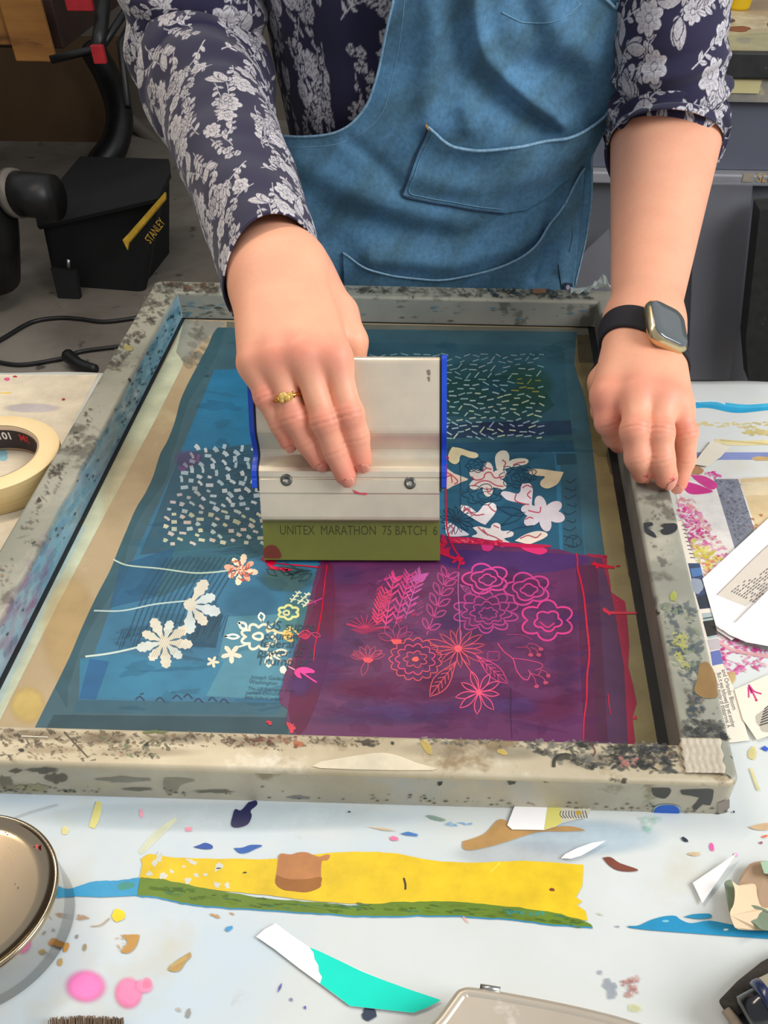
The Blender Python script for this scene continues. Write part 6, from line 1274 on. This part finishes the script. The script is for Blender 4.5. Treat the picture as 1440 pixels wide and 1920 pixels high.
# ------------------------------------------------------------------ floral pattern, drawn as leaves, blooms and stems on a repeat tile
def floral(N=560, S=.23, seed=4):
    T = np.zeros((N, N), f32); r = random.Random(seed); mpp = S/N
    def patch(cx, cy, rad, fn):
        R_ = int(rad/mpp)+2; ii = np.arange(-R_, R_+1); X, Y = np.meshgrid(ii*mpp, ii*mpp); val = fn(X, Y); ix = (int(cx/mpp)+ii) % N; iy = (int(cy/mpp)+ii) % N
        sub = T[np.ix_(iy, ix)]; T[np.ix_(iy, ix)] = np.where(val < -.5, 0*sub, np.where(val > .05, val, sub))
    def leaf_fn(th, L_, W_, style):
        def fn(X, Y):
            u = X*math.cos(th)+Y*math.sin(th); v = -X*math.sin(th)+Y*math.cos(th)+.15*W_*np.sin(u/L_*3); t = u/L_; w = W_*np.sin(np.pi*np.clip(t, 0, 1))**.75; ins = (t > 0) & (t < 1) & (np.abs(v) < w)
            edge = np.abs(np.abs(v)-w*.9) < .00035; rib = np.abs(v) < .0003; dots = (np.sin(u*2*np.pi/.0019)*np.sin(v*2*np.pi/.0019) > .42); strip = np.abs(np.sin((u+np.abs(v)*.9)*2*np.pi/.0030)) < .30
            val = np.where(ins, 1., 0.)
            if style == 0: val = np.where(ins & dots & ~edge, .12, val)
            elif style == 1: val = np.where(ins & (strip | rib), .10, val)
            else: val = np.where(ins & rib, .1, val)
            gap = (t > -.03) & (t < 1.04) & (np.abs(v) < w+.0010) & ~ins
            return np.where(gap, -1, val)
        return fn
    def flower_fn(R_, n, ph):
        def fn(X, Y):
            rr_ = np.hypot(X, Y); a = np.arctan2(Y, X)+ph; lim = R_*(.72+.28*np.abs(np.cos(n*a/2))); ins = rr_ < lim; line = (np.abs(np.sin(n*a/2)) < .10*R_/(rr_+1e-5)*.35) & (rr_ > R_*.25); dots = (np.sin(X*2*np.pi/.0019)*np.sin(Y*2*np.pi/.0019) > .45) & (rr_ < R_*.75); ring = np.abs(rr_-R_*.25) < .0004; val = np.where(ins, 1., 0.)
            val = np.where(ins & (line | ring | dots), .1, val); return np.where((rr_ < lim+.0008) & ~ins, -1, val)
        return fn
    def stem(p, q, w=.0006):
        n = int(np.hypot(*(np.array(q)-p))/mpp)*2+2
        for t in np.linspace(0, 1, n):
            x, y = p[0]+(q[0]-p[0])*t, p[1]+(q[1]-p[1])*t; T[int(y/mpp) % N, int(x/mpp) % N] = 1; T[int(y/mpp+1) % N, int(x/mpp) % N] = 1; T[int(y/mpp) % N, int(x/mpp+1) % N] = 1
    K = 56
    for k in range(K):
        x, y = (k % 8+.5+r.uniform(-.35, .35))*S/8, (k//8+.5+r.uniform(-.35, .35))*S/7; th = r.uniform(0, 6.28) if 0 else (1.0+r.uniform(-1.0, 1.0)+(math.pi if r.random() < .4 else 0)); p = np.array([x, y])
        for i in range(5):
            q = p+np.array([math.cos(th), math.sin(th)])*.0085; stem(p, q)
            for sg in (1, -1):
                if r.random() < .86: a = th+sg*r.uniform(.5, 1.05); L_ = r.uniform(.0065, .0125); patch(q[0], q[1], L_*1.1, leaf_fn(a, L_, L_*r.uniform(.17, .28), r.choice([0, 1, 2, 2])))
            p = q; th += r.uniform(-.28, .38)
        if k % 3 == 0: patch(p[0], p[1], .017, flower_fn(r.uniform(.010, .015), r.choice([5, 6, 7]), r.uniform(0, 6)))
        elif k % 3 == 1:
            for _ in range(5): a = r.uniform(0, 6.28); patch(p[0]+.007*math.cos(a), p[1]+.007*math.sin(a), .006, flower_fn(r.uniform(.0032, .0048), 5, a))
        else:
            for _ in range(4): a = th+r.uniform(-.8, .8); L_ = r.uniform(.016, .026); patch(p[0], p[1], L_*1.1, leaf_fn(a, L_, L_*.24, r.choice([0, 0, 1])))
    return T, S
FT, FS_ = floral()
NAVY = lin((44, 40, 66)); PRNT = lin((204, 198, 200))
def pattern(U, Vt):
    N = FT.shape[0]; x = (U/FS_*N); y = (Vt/FS_*N); i0 = np.floor(x).astype(int); j0 = np.floor(y).astype(int); fx = x-i0; fy = y-j0
    g = lambda i, j: FT[j % N, i % N]; v = g(i0, j0)*(1-fx)*(1-fy)+g(i0+1, j0)*fx*(1-fy)+g(i0, j0+1)*(1-fx)*fy+g(i0+1, j0+1)*fx*fy
    return NAVY+(PRNT-NAVY)*np.clip(v, 0, 1)[..., None]
m_floral = attr_mat('floral_jersey', .85, noise=.06, nscale=700, bump=.25, bscale=1800, sheen=.15, spec=.25)

def vnoise(a, b_, seed, fs):
    r = np.random.RandomState(seed); o = 0
    for (fa, fb, am) in fs: o = o+am*np.sin(a*fa+b_*fb+r.uniform(0, 6.3)+.7*np.sin(a*fa*.37-b_*fb*.6+r.uniform(0, 6)))
    return o
def sleeve(name, pts, rad, nseg, nang, cuff, wr, u0=0, scale=1.0, ref=None):
    scale = scale*1.2
    """cloth tube along pts (n,3) with radii; cuff(theta) lengthens the last rings; wr(t, theta) wrinkle height"""
    C = cr(pts, 40); R_ = np.interp(np.linspace(0, 1, len(C)), np.linspace(0, 1, len(rad)), rad); L_ = np.concatenate([[0], np.cumsum(np.linalg.norm(np.diff(C, axis=0), axis=1))]); tot = L_[-1]
    s_ = np.linspace(0, tot, nseg); C = np.stack([np.interp(s_, L_, C[:, i]) for i in range(3)], 1); R_ = np.interp(s_, L_, R_)
    for _ in range(10): C[1:-1] = (C[:-2]+C[2:]+2*C[1:-1])/4
    T = np.gradient(C, axis=0); T /= np.linalg.norm(T, axis=1)[:, None]; th = np.linspace(0, 2*math.pi, nang, endpoint=False)
    ref_ = np.array([1., 0, 0]) if ref is None else ref; N_ = ref_-T*(T@ref_)[:, None]; N_ /= np.linalg.norm(N_, axis=1)[:, None]; B_ = np.cross(T, N_)     # theta 0 = +X side; 90 deg = T x X
    t = (s_/tot)[:, None]; TH = th[None]; rr_ = R_[:, None]+wr(t, TH)
    G = C[:, None]+rr_[..., None]*(np.cos(TH)[..., None]*N_[:, None]+np.sin(TH)[..., None]*B_[:, None])
    ext = cuff(TH)*np.clip((t-.72)/.28, 0, 1)**1.5; G = G+ext[..., None]*T[:, None]
    colr = pattern((TH*R_.mean()*scale+u0)+0*t, s_[:, None]*scale+0*TH)
    return grid_obj(name, G, m_floral, person, colr, closed=True, solid=.0012)
def g1(x, c, w): return np.exp(-((x-c)/w)**2)
def wrR(t, th):
    e = g1(t, .46, .16); return .0016*vnoise(t*60, th*1, 1, [(1, 1, 1), (1.7, 2, .6)])*(.35+1.2*e)+.0014*np.sin(th*3+t*16)+.0045*np.maximum(0, np.sin(t*52+1.2*np.cos(th-1)))**3*g1(t, .43, .12)
axR = unit(WR_-EL_R)
cuffc = WR_-axR*.002+np.array([-.003, 0, 0])
sleeve('left_side_sleeve' if 0 else 'sleeve', [SH_R+[.0, .0, .02], (SH_R*.6+EL_R*.4)+[0, .008, 0], EL_R+[-.004, .012, .02], EL_R+axR*.045, EL_R+axR*.11, cuffc], [.060, .060, .059, .056, .047, .0355], 760, 560, lambda th: .012*np.cos(th-math.radians(215)), wrR)
def wrL(t, th):
    e = g1(t, .86, .16); return .0012*vnoise(t*40, th*1, 2, [(1, 1, 1), (1.7, 2, .6)])+.0042*np.sin(t*95+1.4*np.sin(th+.6)+.5*np.sin(2*th))*g1(t, .84, .13)+.0020*np.sin(t*150+2*np.sin(th*1.5+2))*e
axL = unit(WL_-EL_L)
sleeve('sleeve', [SH_L+[0, 0, .02], SH_L*.5+EL_L*.5, EL_L*.85+SH_L*.15, EL_L+[0, .004, .006], EL_L+axL*.022, EL_L+axL*.048], [.047, .047, .048, .051, .053, .0505], 760, 560, lambda th: .006-.046*(1-np.maximum(np.sin(th), 0)**1.2)-.008*np.cos(th), wrL, u0=.11)

# shirt body
nz, na = 460, 760; Zs = np.linspace(-.10, .545, nz); yc, a_, b_ = tor(Zs); b_ = b_-.010; th = np.linspace(0, 2*math.pi, na, endpoint=False)
pw = .72
X = TCX+(a_+.004)[:, None]*np.sign(np.cos(th))*np.abs(np.cos(th))**pw; Y = yc[:, None]+b_[:, None]*np.sign(np.sin(th))*np.abs(np.sin(th))**pw; Z = np.broadcast_to(Zs[:, None], X.shape)
wr_ = .003*np.sin(Zs[:, None]*70+3*np.sin(th*2))*g1(Zs[:, None], .17, .06)+.002*np.sin(th*14+Zs[:, None]*20); Y = Y+wr_*np.sign(np.sin(th)); G = np.stack([X, Y, Z], -1)
grid_obj('shirt_body', G, m_floral, person, pattern(th[None]*.17*1.0+.05+0*Z, Z*1.0+.03+.03*np.sin(th*3)), closed=True, solid=.0012)

# ------------------------------------------------------------------ denim apron
def Yf(X, z, off=0.0):
    yc, a, b_ = tor(z); u = np.clip(np.abs((X-TCX)/(np.maximum(a, .165)+.040)), 0, .985); return yc-(b_+.010+off)*(1-u**2.6)**(1/2.6)
def on_apron(px, py, off=0.0):
    px = np.asarray(px, float); py = np.asarray(py, float); Y = np.full(px.shape, .66)
    for _ in range(40):
        P = ony(px, py, 0.)*0; d = ray(px, py); P = CPOS+d*((Y-CPOS[1])/d[..., 1])[..., None]; Y = Y*.5+.5*Yf(P[..., 0], P[..., 2], off)
    return P
lb = [(742, -120), (738, 0), (724, 60), (710, 130), (700, 165), (690, 192), (675, 215), (655, 235), (630, 248), (600, 254.5), (560, 256.5), (530, 256), (505, 259), (480, 266), (462, 285), (455, 340), (452, 420), (450, 540)]
rb = [(1200, -120), (1197, 0), (1186, 90), (1172, 165), (1160, 195), (1140, 235), (1112, 285), (1111, 330), (1108, 380), (1098, 450), (1078, 535)]
LB = on_apron([p[0] for p in lb], [p[1] for p in lb]); RB = on_apron([p[0] for p in rb], [p[1] for p in rb])
def mono(P):
    z = P[:, 2].copy()
    for i in range(1, len(z)): z[i] = min(z[i], z[i-1]-.0004)
    return P[::-1, 0], z[::-1]
lx, lz = mono(LB); rx, rz = mono(RB)
def bx(z): 
    L_ = np.interp(z, lz, lx); R_ = np.interp(z, rz, rx); z0 = min(lz[0], rz[0]); L_ = np.where(z < z0, L_-.02*np.clip((z0-z)/.2, 0, 1), L_); R_ = np.where(z < z0, R_+.02*np.clip((z0-z)/.2, 0, 1), R_)
    zt = max(lz[-1], rz[-1]); L_ = np.where(z > zt, L_+.03*np.clip((z-zt)/.1, 0, 1), L_); return L_, R_
def polydist(px, py, pts):
    d = np.full(px.shape, 1e9)
    for (a, b2) in zip(pts[:-1], pts[1:]):
        a = np.array(a, float); b2 = np.array(b2, float); v = b2-a; t = np.clip(((px-a[0])*v[0]+(py-a[1])*v[1])/(v@v), 0, 1); d = np.minimum(d, np.hypot(px-a[0]-t*v[0], py-a[1]-t*v[1]))
    return d
RIDGES = [([(800, -60), (812, 60), (800, 180), (806, 225)], 26, .0050), ([(862, -60), (858, 60), (866, 180)], 18, -.0030), ([(884, -60), (895, 54), (913, 110), (949, 148), (1000, 192), (1050, 222)], 20, .0085), ([(905, 150), (955, 200), (1010, 235)], 34, -.0080), ([(870, 180), (880, 235)], 18, .003), ([(1010, 120), (1066, 150), (1080, 185)], 34, -.0060), ([(1040, 60), (1100, 90), (1150, 70)], 42, .006), ([(1120, 120), (1150, 160)], 30, .004), ([(980, -60), (985, 20), (1010, 60)], 26, -.004),
 ([(560, 300), (640, 350), (750, 385), (850, 420)], 30, .005), ([(620, 400), (760, 440), (900, 450), (1010, 400), (1090, 320)], 34, -.007), ([(700, 480), (850, 490), (960, 455), (1060, 380)], 22, .006), ([(780, 330), (900, 350), (1020, 320), (1100, 270)], 26, .004), ([(1075, 300), (1060, 400), (1050, 500)], 14, .0035), ([(1092, 330), (1085, 420), (1066, 520)], 12, -.002), ([(1030, 400), (1015, 470), (1000, 520)], 10, -.003), ([(540, 430), (640, 460)], 26, -.004), ([(520, 300), (560, 420), (600, 520)], 24, .003), ([(655, 262), (700, 300), (740, 340)], 16, -.0022)]
def disp(P):
    px, py, _ = proj(P); o = np.zeros(px.shape)
    for pts, w_, a in RIDGES: o += 1.45*a*np.exp(-(polydist(px, py, pts)/w_)**2)
    o += .0011*vnoise(px*.02, py*.03, 3, [(1, 1.2, 1), (2.1, -1, .5), (3.3, 2.7, .4)]); return o
DEN = lin((90, 136, 170)); DEN_G = lin((74, 108, 124))
def dcol(P, seed=0):
    px, py, _ = proj(P); n = vnoise(px*.05, py*.05, 5+seed, [(1, .6, 1), (2.3, 1.7, .6), (.4, .9, 1), (5, 3, .3)])/2.4; c = DEN+(DEN_G-DEN)*np.clip(.35+.5*n, 0, 1)[..., None]
    return c
def apron_grid(z0, z1, fl, fr, nz, nx, off=0.0, extra=None, name='apron', parent=None, edge=None):
    z = np.linspace(z1, z0, nz)[:, None]; s_ = np.linspace(0, 1, nx)[None]; X = fl(z)+(fr(z)-fl(z))*s_; Z = z+0*s_; Yy = Yf(X, Z); P = np.stack([X, Yy, Z], -1); d = disp(P)+off+(extra(P) if extra else 0); P[..., 1] -= d*.85; P[..., 2] += d*.25
    return P
z = np.linspace(.36, -.42, 620)[:, None]; s_ = np.linspace(0, 1, 330)[None]; L_, R_ = bx(z); X = L_+(R_-L_)*s_; Z = z+0*s_; P = np.stack([X, Yf(X, Z), Z], -1); d = disp(P); fade = np.clip((z+.04)/.04, 0, 1)
d = d*fade+(1-fade)*.004*np.sin(X*60+1); P[..., 1] -= d*.85
C_ = dcol(P); px, py, _ = proj(P)
# faded hem bands along the armhole edge and side edges
m_denim = attr_mat('washed_denim', .8, noise=.22, nscale=260, bump=.35, bscale=2600, spec=.25, sheen=.1)
apron = grid_obj('apron', P, m_denim, person, C_, solid=.0014)
APR = P
def ap_at(px, py, off):       # a point on the draped apron
    Q = on_apron(px, py); q = disp(Q); Q[..., 1] -= q*.85+off; return Q
m_stitch = mat('pale_stitching', (120, 160, 186), .8, c2=(96, 136, 164), scale=600); m_hem = mat('frayed_denim_edge', (150, 184, 206), .85, c2=(110, 150, 178), scale=300); m_seam = mat('dark_seam', (42, 66, 92), .85, c2=(34, 54, 78), scale=300)
def seam(name, pts, r_, mt, off=.0008, n=8, parent=None):
    q = cr(pts, n); b = MB(); b.tube(ap_at(q[:, 0], q[:, 1], off), r_, 7); return b.build(name, mt, parent or apron)
seam('armhole_hem', lb[1:14], .0011, m_hem)
seam('armhole_stitching', [(760, -30), (756, 30), (744, 110), (732, 160), (722, 200), (706, 226), (684, 245), (655, 262), (620, 272), (580, 274), (520, 273)], .0004, m_stitch, .0006)
seam('side_hem', rb[1:], .0010, m_hem)
# big pocket
def patch_px(name, top, bot, off, opening, parent, colshift=0, n=180, m=110):
    tx = np.linspace(top[0][0], top[-1][0], n); ty = np.interp(tx, [p[0] for p in cr(top, 8)], [p[1] for p in cr(top, 8)]); bxx = np.linspace(bot[0][0], bot[-1][0], n); by = np.interp(bxx, [p[0] for p in bot], [p[1] for p in bot])
    v = np.linspace(0, 1, m)[None]; PX = tx[:, None]*(1-v)+bxx[:, None]*v; PY = ty[:, None]*(1-v)+by[:, None]*v; Q = on_apron(PX, PY); dq = disp(Q); s_ = np.linspace(0, 1, n)[:, None]; Q[..., 1] -= dq*.85+off+opening(s_, v); return grid_obj(name, Q, m_denim, parent, dcol(Q, 7)*(1+colshift), solid=.0012), ap_at
top1 = [(803, 233), (815, 242), (830, 256), (850, 267), (880, 272), (905, 272), (950, 267), (1000, 262), (1040, 254), (1080, 244), (1115, 227), (1140, 208), (1163, 184)]
bot1 = [(756, 362), (800, 374), (850, 384), (900, 394), (945, 403), (985, 398), (1030, 372), (1070, 334), (1108, 292)]
op1 = lambda s_, v: .0150*np.sin(np.pi*np.clip((s_-.02)/.95, 0, 1))**.8*(1-v)**2.2
pk, _ = patch_px('pocket', top1, bot1, .0018, op1, apron)
b = MB(); tt = cr(top1, 6); sN = np.linspace(0, 1, len(tt)); Q = on_apron(tt[:, 0], tt[:, 1]); Q[:, 1] -= disp(Q)*.85+.0018+op1(sN, 0)+.0006; b.tube(Q, .0013, 7); b.build('pocket_hem', m_hem, pk)
seam('pocket_seam', [(803, 234), (795, 258), (780, 290), (770, 312), (762, 340), (756, 362), (800, 374), (850, 384), (900, 394), (945, 403)], .0009, m_seam, .0022, 6, pk)
seam('pocket_stitching', [(811, 250), (800, 272), (786, 300), (778, 325), (768, 356), (800, 366), (850, 376), (900, 386), (940, 394)], .0004, m_stitch, .0030, 6, pk)
seam('bartack', [(799, 228), (803, 236), (806, 240)], .0012, mat('orange_thread', (190, 140, 90), .8, c2=(170, 120, 70), scale=300), .003, 3, pk)
# lower pocket
top2 = [(643, 474), (655, 480), (675, 492), (700, 504), (725, 512), (750, 517), (790, 521), (830, 521), (870, 515), (910, 505), (950, 490), (985, 470), (1010, 446), (1030, 415), (1050, 388), (1075, 352), (1098, 318)]
bot2 = [(645, 560), (750, 585), (850, 585), (950, 570), (1050, 560), (1074, 552)]
op2 = lambda s_, v: (.006*g1(s_, .75, .16)+.0015)*(1-v)**2
pk2, _ = patch_px('pocket', top2, bot2, .0016, op2, apron, .06)
b = MB(); tt = cr(top2, 5); sN = np.linspace(0, 1, len(tt)); Q = on_apron(tt[:, 0], tt[:, 1]); Q[:, 1] -= disp(Q)*.85+.0016+op2(sN, 0)+.0006; b.tube(Q, .0011, 7); b.build('pocket_hem', m_hem, pk2)
seam('pocket_seam', [(643, 474), (645, 500), (644, 530), (644, 556)], .0009, m_seam, .0022, 5, pk2)
seam('bib_stitching', [(940, 22), (968, 38), (985, 44), (1020, 42), (1060, 28), (1090, 5)], .0005, m_stitch, .0010, 6)
seam('bib_pocket_edge', [(1128, -10), (1142, 2), (1154, 12), (1157, 2)], .0012, m_hem, .003, 5)
seam('side_seam', [(1068, 398), (1072, 440), (1066, 470)], .0005, m_seam, .003, 5); seam('side_seam', [(1046, 492), (1050, 520), (1054, 545)], .0005, m_seam, .003, 5)
# woven tag
q = ap_at(np.array([1057., 1073, 1072, 1055]), np.array([528., 529, 546, 545]), .0045); b = MB(); b.poly(q, (*lin((30, 30, 52)), 1))
cq = q.mean(0); ex, ey = unit(q[1]-q[0]), unit(q[0]-q[3]); 
for k_ in (1, .55): b.poly([cq+[0, -.0002-.0001*k_, .0008]+(ex*math.cos(t)+ey*math.sin(t))*.0024*k_ for t in np.linspace(0, 6.28, 17)[:-1]], (*lin((150, 150, 176) if k_ == 1 else (30, 30, 52)), 1))
b.build('woven_tag', PAPERINK, apron)
# straps over the shoulders
for sx, px_ in ((-1, -.035), (1, .135)):
    pts = [np.array([px_, Yf(px_, .34)-.004, .34]), np.array([px_+sx*-.005, Yf(px_, .42)-.006, .42]), np.array([px_+sx*.01, .565, .50]), np.array([px_+sx*.0, .65, .565]), np.array([px_, .75, .52]), np.array([TCX-sx*.02, .80, .38]), np.array([TCX-sx*.12, .90, .12])]
    C = cr(pts, 14); T = np.gradient(C, axis=0); T /= np.linalg.norm(T, axis=1)[:, None]; A = C+np.array([.018, 0, 0]); B_ = C-np.array([.018, 0, 0]); grid_obj('strap', np.stack([A, B_], 1), m_denim, apron, np.tile(DEN, (len(C), 2, 1)), solid=.002)
# trousers
def fT(P):
    yc, a, b_ = [v.astype(f32) for v in tor(P[:, 2])]; q = np.sqrt(((P[:, 0]-TCX)/(a-.002))**2+((P[:, 1]-yc)/(b_-.002))**2); d = (q-1)*b_; d = np.maximum(d, P[:, 2]+.06); d = np.maximum(d, -.13-P[:, 2])
    for s_ in (-1, 1): hip = np.array([TCX+s_*.065, .80, -.16]); kn = np.array([TCX+s_*.08, .76, -.40]); an = np.array([TCX+s_*.09, .82, -.73]); d = smin(d, rc(P, hip, kn, .086, .068), .02); d = smin(d, rc(P, kn, an, .070, .056), .02)
    return np.maximum(d, -.765-P[:, 2])
V_, F_ = grow(fT, (-.25, .6, -.80), (.34, .98, -.03), .009); raw_mesh('trousers', V_, F_, mat('dark_trousers', (40, 42, 52), .85, c2=(30, 32, 40), scale=60), person)

# ------------------------------------------------------------------ ring and watch
m_gold = mat('yellow_gold', (226, 182, 96), .22, metal=1, c2=(210, 164, 80), scale=60); m_ctr = mat('citrine', (226, 190, 100), .08, c2=(206, 160, 60), scale=200, coat=1)
rg = thing('gold_ring', 'gold ring with a cluster of pale stones on the ring finger over the squeegee', 'ring', tuple(RH['ring'][0]*.4+RH['ring'][1]*.6))
a, c = RH['ring'][0], RH['ring'][1]; ax = unit(c-a); t_ = ((sq(533, 748, .029)-a)@ax)/np.linalg.norm(c-a); ctr = a+(c-a)*t_; r0 = px2m(RR['ring'][0]*.93*(1-t_)+RR['ring'][1]*.95*t_, kof(ctr))+.0004
up_ = unit(Nn_-ax*(Nn_@ax)); sd = np.cross(ax, up_); R = np.array([sd, up_, ax])
b = MB(); b.lathe([(r0, -.0011), (r0+.0009, -.0009), (r0+.0012, 0), (r0+.0009, .0011), (r0, .0011), (r0, -.0011)], 64, ctr, R); b.build('band', m_gold, rg)
b = MB()
for (du, dv, rr_, hh) in ((-.0030, 0, .0017, 0), (-.0008, .0008, .0019, .0006), (.0020, -.0004, .0021, .0002), (.0042, .0006, .0013, -.0006), (.0006, -.0016, .0013, 0), (.0030, .0016, .0012, 0)):
    rr_ *= 1.25; b.lathe([(rr_, -.0006), (rr_*1.05, 0), (rr_*.8, .0008), (rr_*.3, .0012), (0, .0012)], 14, ctr+up_*(r0+.0010+hh)+sd*du*1.0+ax*dv, np.array([sd, -ax, up_]))
b.build('stones', m_ctr, rg)
b = MB()
for s2 in (-1, 1): b.tube([ctr+up_*(r0+.0006)+sd*s2*.0052-ax*.002, ctr+up_*(r0+.0018)+sd*s2*.0048, ctr+up_*(r0+.0006)+sd*s2*.0052+ax*.002], .0005, 6)
b.build('claws', m_gold, rg)

m_strap = mat('black_fabric_strap', (22, 20, 26), .7, c2=(34, 30, 38), scale=900, bump=.4, bscale=1600); m_wgold = mat('soft_gold_case', (214, 194, 152), .22, metal=.95, c2=(200, 180, 138), scale=60); m_wglass = mat('dark_watch_glass', (84, 90, 92), .1, c2=(92, 98, 98), scale=30, coat=1)
ws = thing('smart_watch', 'gold-rimmed smart watch with black fabric strap on the wrist holding the frame', 'watch', tuple(WL_))
axw = unit(EL_L-WL_); c0 = WL_-axw*.027; tw = unit(axw+.0*sideL); upw = unit(camdir-tw*(camdir@tw)); sdw = np.cross(upw, tw); sdw = sdw if sdw[0] > 0 else -sdw
# measure the wrist surface around the axis so the strap hugs it
def surf(c, d):
    lo_, hi_ = .005, .07
    for _ in range(22):
        m = (lo_+hi_)/2
        if fL((c+d*m)[None].astype(f32))[0] < 0: lo_ = m
        else: hi_ = m
    return lo_
na = 72; sw = .0095; rows = []
tilt = .12
for i in range(na):
    a = 2*math.pi*i/na; d = unit(sdw*math.cos(a)+upw*math.sin(a)); row = []
    for (w_, h_) in ((-sw, .0004), (-sw, .0019), (-sw*.7, .0024), (sw*.7, .0024), (sw, .0019), (sw, .0004)):
        c = c0+tw*(w_-.009*math.cos(a)); row.append(c+d*(surf(c, d)+h_))
    rows.append(row)
b = MB(); m = 6; V = [p for r_ in rows for p in r_]; b.add(V, [(i*m+q, ((i+1) % na)*m+q, ((i+1) % na)*m+(q+1) % m, i*m+(q+1) % m) for i in range(na) for q in range(m)], smooth=True); b.build('strap', m_strap, ws)
ang = math.radians(66); dn = unit(sdw*math.cos(ang)+upw*math.sin(ang)); cc = c0-tw*.004; hc = surf(cc, dn)
# case: rounded square
e1 = unit(np.cross(tw, dn)); rot = math.radians(-14); ta = unit(tw*math.cos(rot)+e1*math.sin(rot)); tb = np.cross(dn, ta); RW = np.array([tb, ta, dn])
def rsq(w_, h_, r_, n=8):
    P = []
    for cx, cy, a0 in ((w_-r_, h_-r_, 0), (-w_+r_, h_-r_, 90), (-w_+r_, -h_+r_, 180), (w_-r_, -h_+r_, 270)):
        for i in range(n+1): t = math.radians(a0+90*i/n); P.append((cx+r_*math.cos(t), cy+r_*math.sin(t)))
    return P
def loft(mb, secs, R, O, cap=True):
    n = len(secs[0][0]); V = []
    for pts, z in secs: V += [np.array([x, y, z])@R+O for x, y in pts]
    mb.add(V, [(k*n+i, k*n+(i+1) % n, (k+1)*n+(i+1) % n, (k+1)*n+i) for k in range(len(secs)-1) for i in range(n)], smooth=True)
    if cap: mb.add([V[(len(secs)-1)*n+i] for i in range(n)], [tuple(range(n))]); mb.add([V[i] for i in range(n)], [tuple(range(n))[::-1]])
O = cc+dn*(hc-.0015)
b = MB(); loft(b, [(rsq(.0140, .0160, .008), 0), (rsq(.0170, .0188, .0095), .0020), (rsq(.0180, .0198, .0102), .0048), (rsq(.0176, .0194, .0100), .0076), (rsq(.0160, .0178, .0092), .0094)], RW, O); b.build('case', m_wgold, ws)
b = MB(); loft(b, [(rsq(.0160, .0178, .0090), .0092), (rsq(.0156, .0174, .0088), .0101), (rsq(.0144, .0162, .0080), .0107), (rsq(.010, .0115, .0055), .0110)], RW, O); b.build('screen', m_wglass, ws)
b = MB(); loft(b, [(rsq(.0012, .0035, .0011), 0), (rsq(.0011, .0033, .0010), .0010)], np.array([dn, ta, -tb]), O-tb*.0172+dn*.0045-ta*.006); b.build('side_button', m_wgold, ws)
# ------------------------------------------------------------------ light
w = bpy.data.worlds.new('room_light'); sc.world = w; w.use_nodes = True
bg = w.node_tree.nodes['Background']; bg.inputs[0].default_value = (.93, .96, 1.0, 1); bg.inputs[1].default_value = .44
def area(name, loc, target, size, power, color, sy=None):
    l = bpy.data.lights.new(name, 'AREA'); l.energy = power; l.color = color; l.size = size
    if sy: l.shape = 'RECTANGLE'; l.size_y = sy
    o = bpy.data.objects.new(name, l); COL.objects.link(o); o.location = loc
    o.rotation_euler = (Vector(target)-Vector(loc)).to_track_quat('-Z', 'Y').to_euler(); return o
area('window_light', (1.7, -.3, 1.25), (.1, .3, 0), 1.1, 38, (.95, .975, 1.0), 1.1)
area('ceiling_lamp', (-.55, .9, 1.6), (-.1, .4, 0), 1.7, 17, (1.0, .86, .68), .16)
sc.cycles.transparent_max_bounces = 24
sc.view_settings.view_transform = 'Standard'; sc.view_settings.look = 'None'; sc.view_settings.gamma = 1; sc.view_settings.use_curve_mapping = False
sc.view_settings.exposure = 0.14
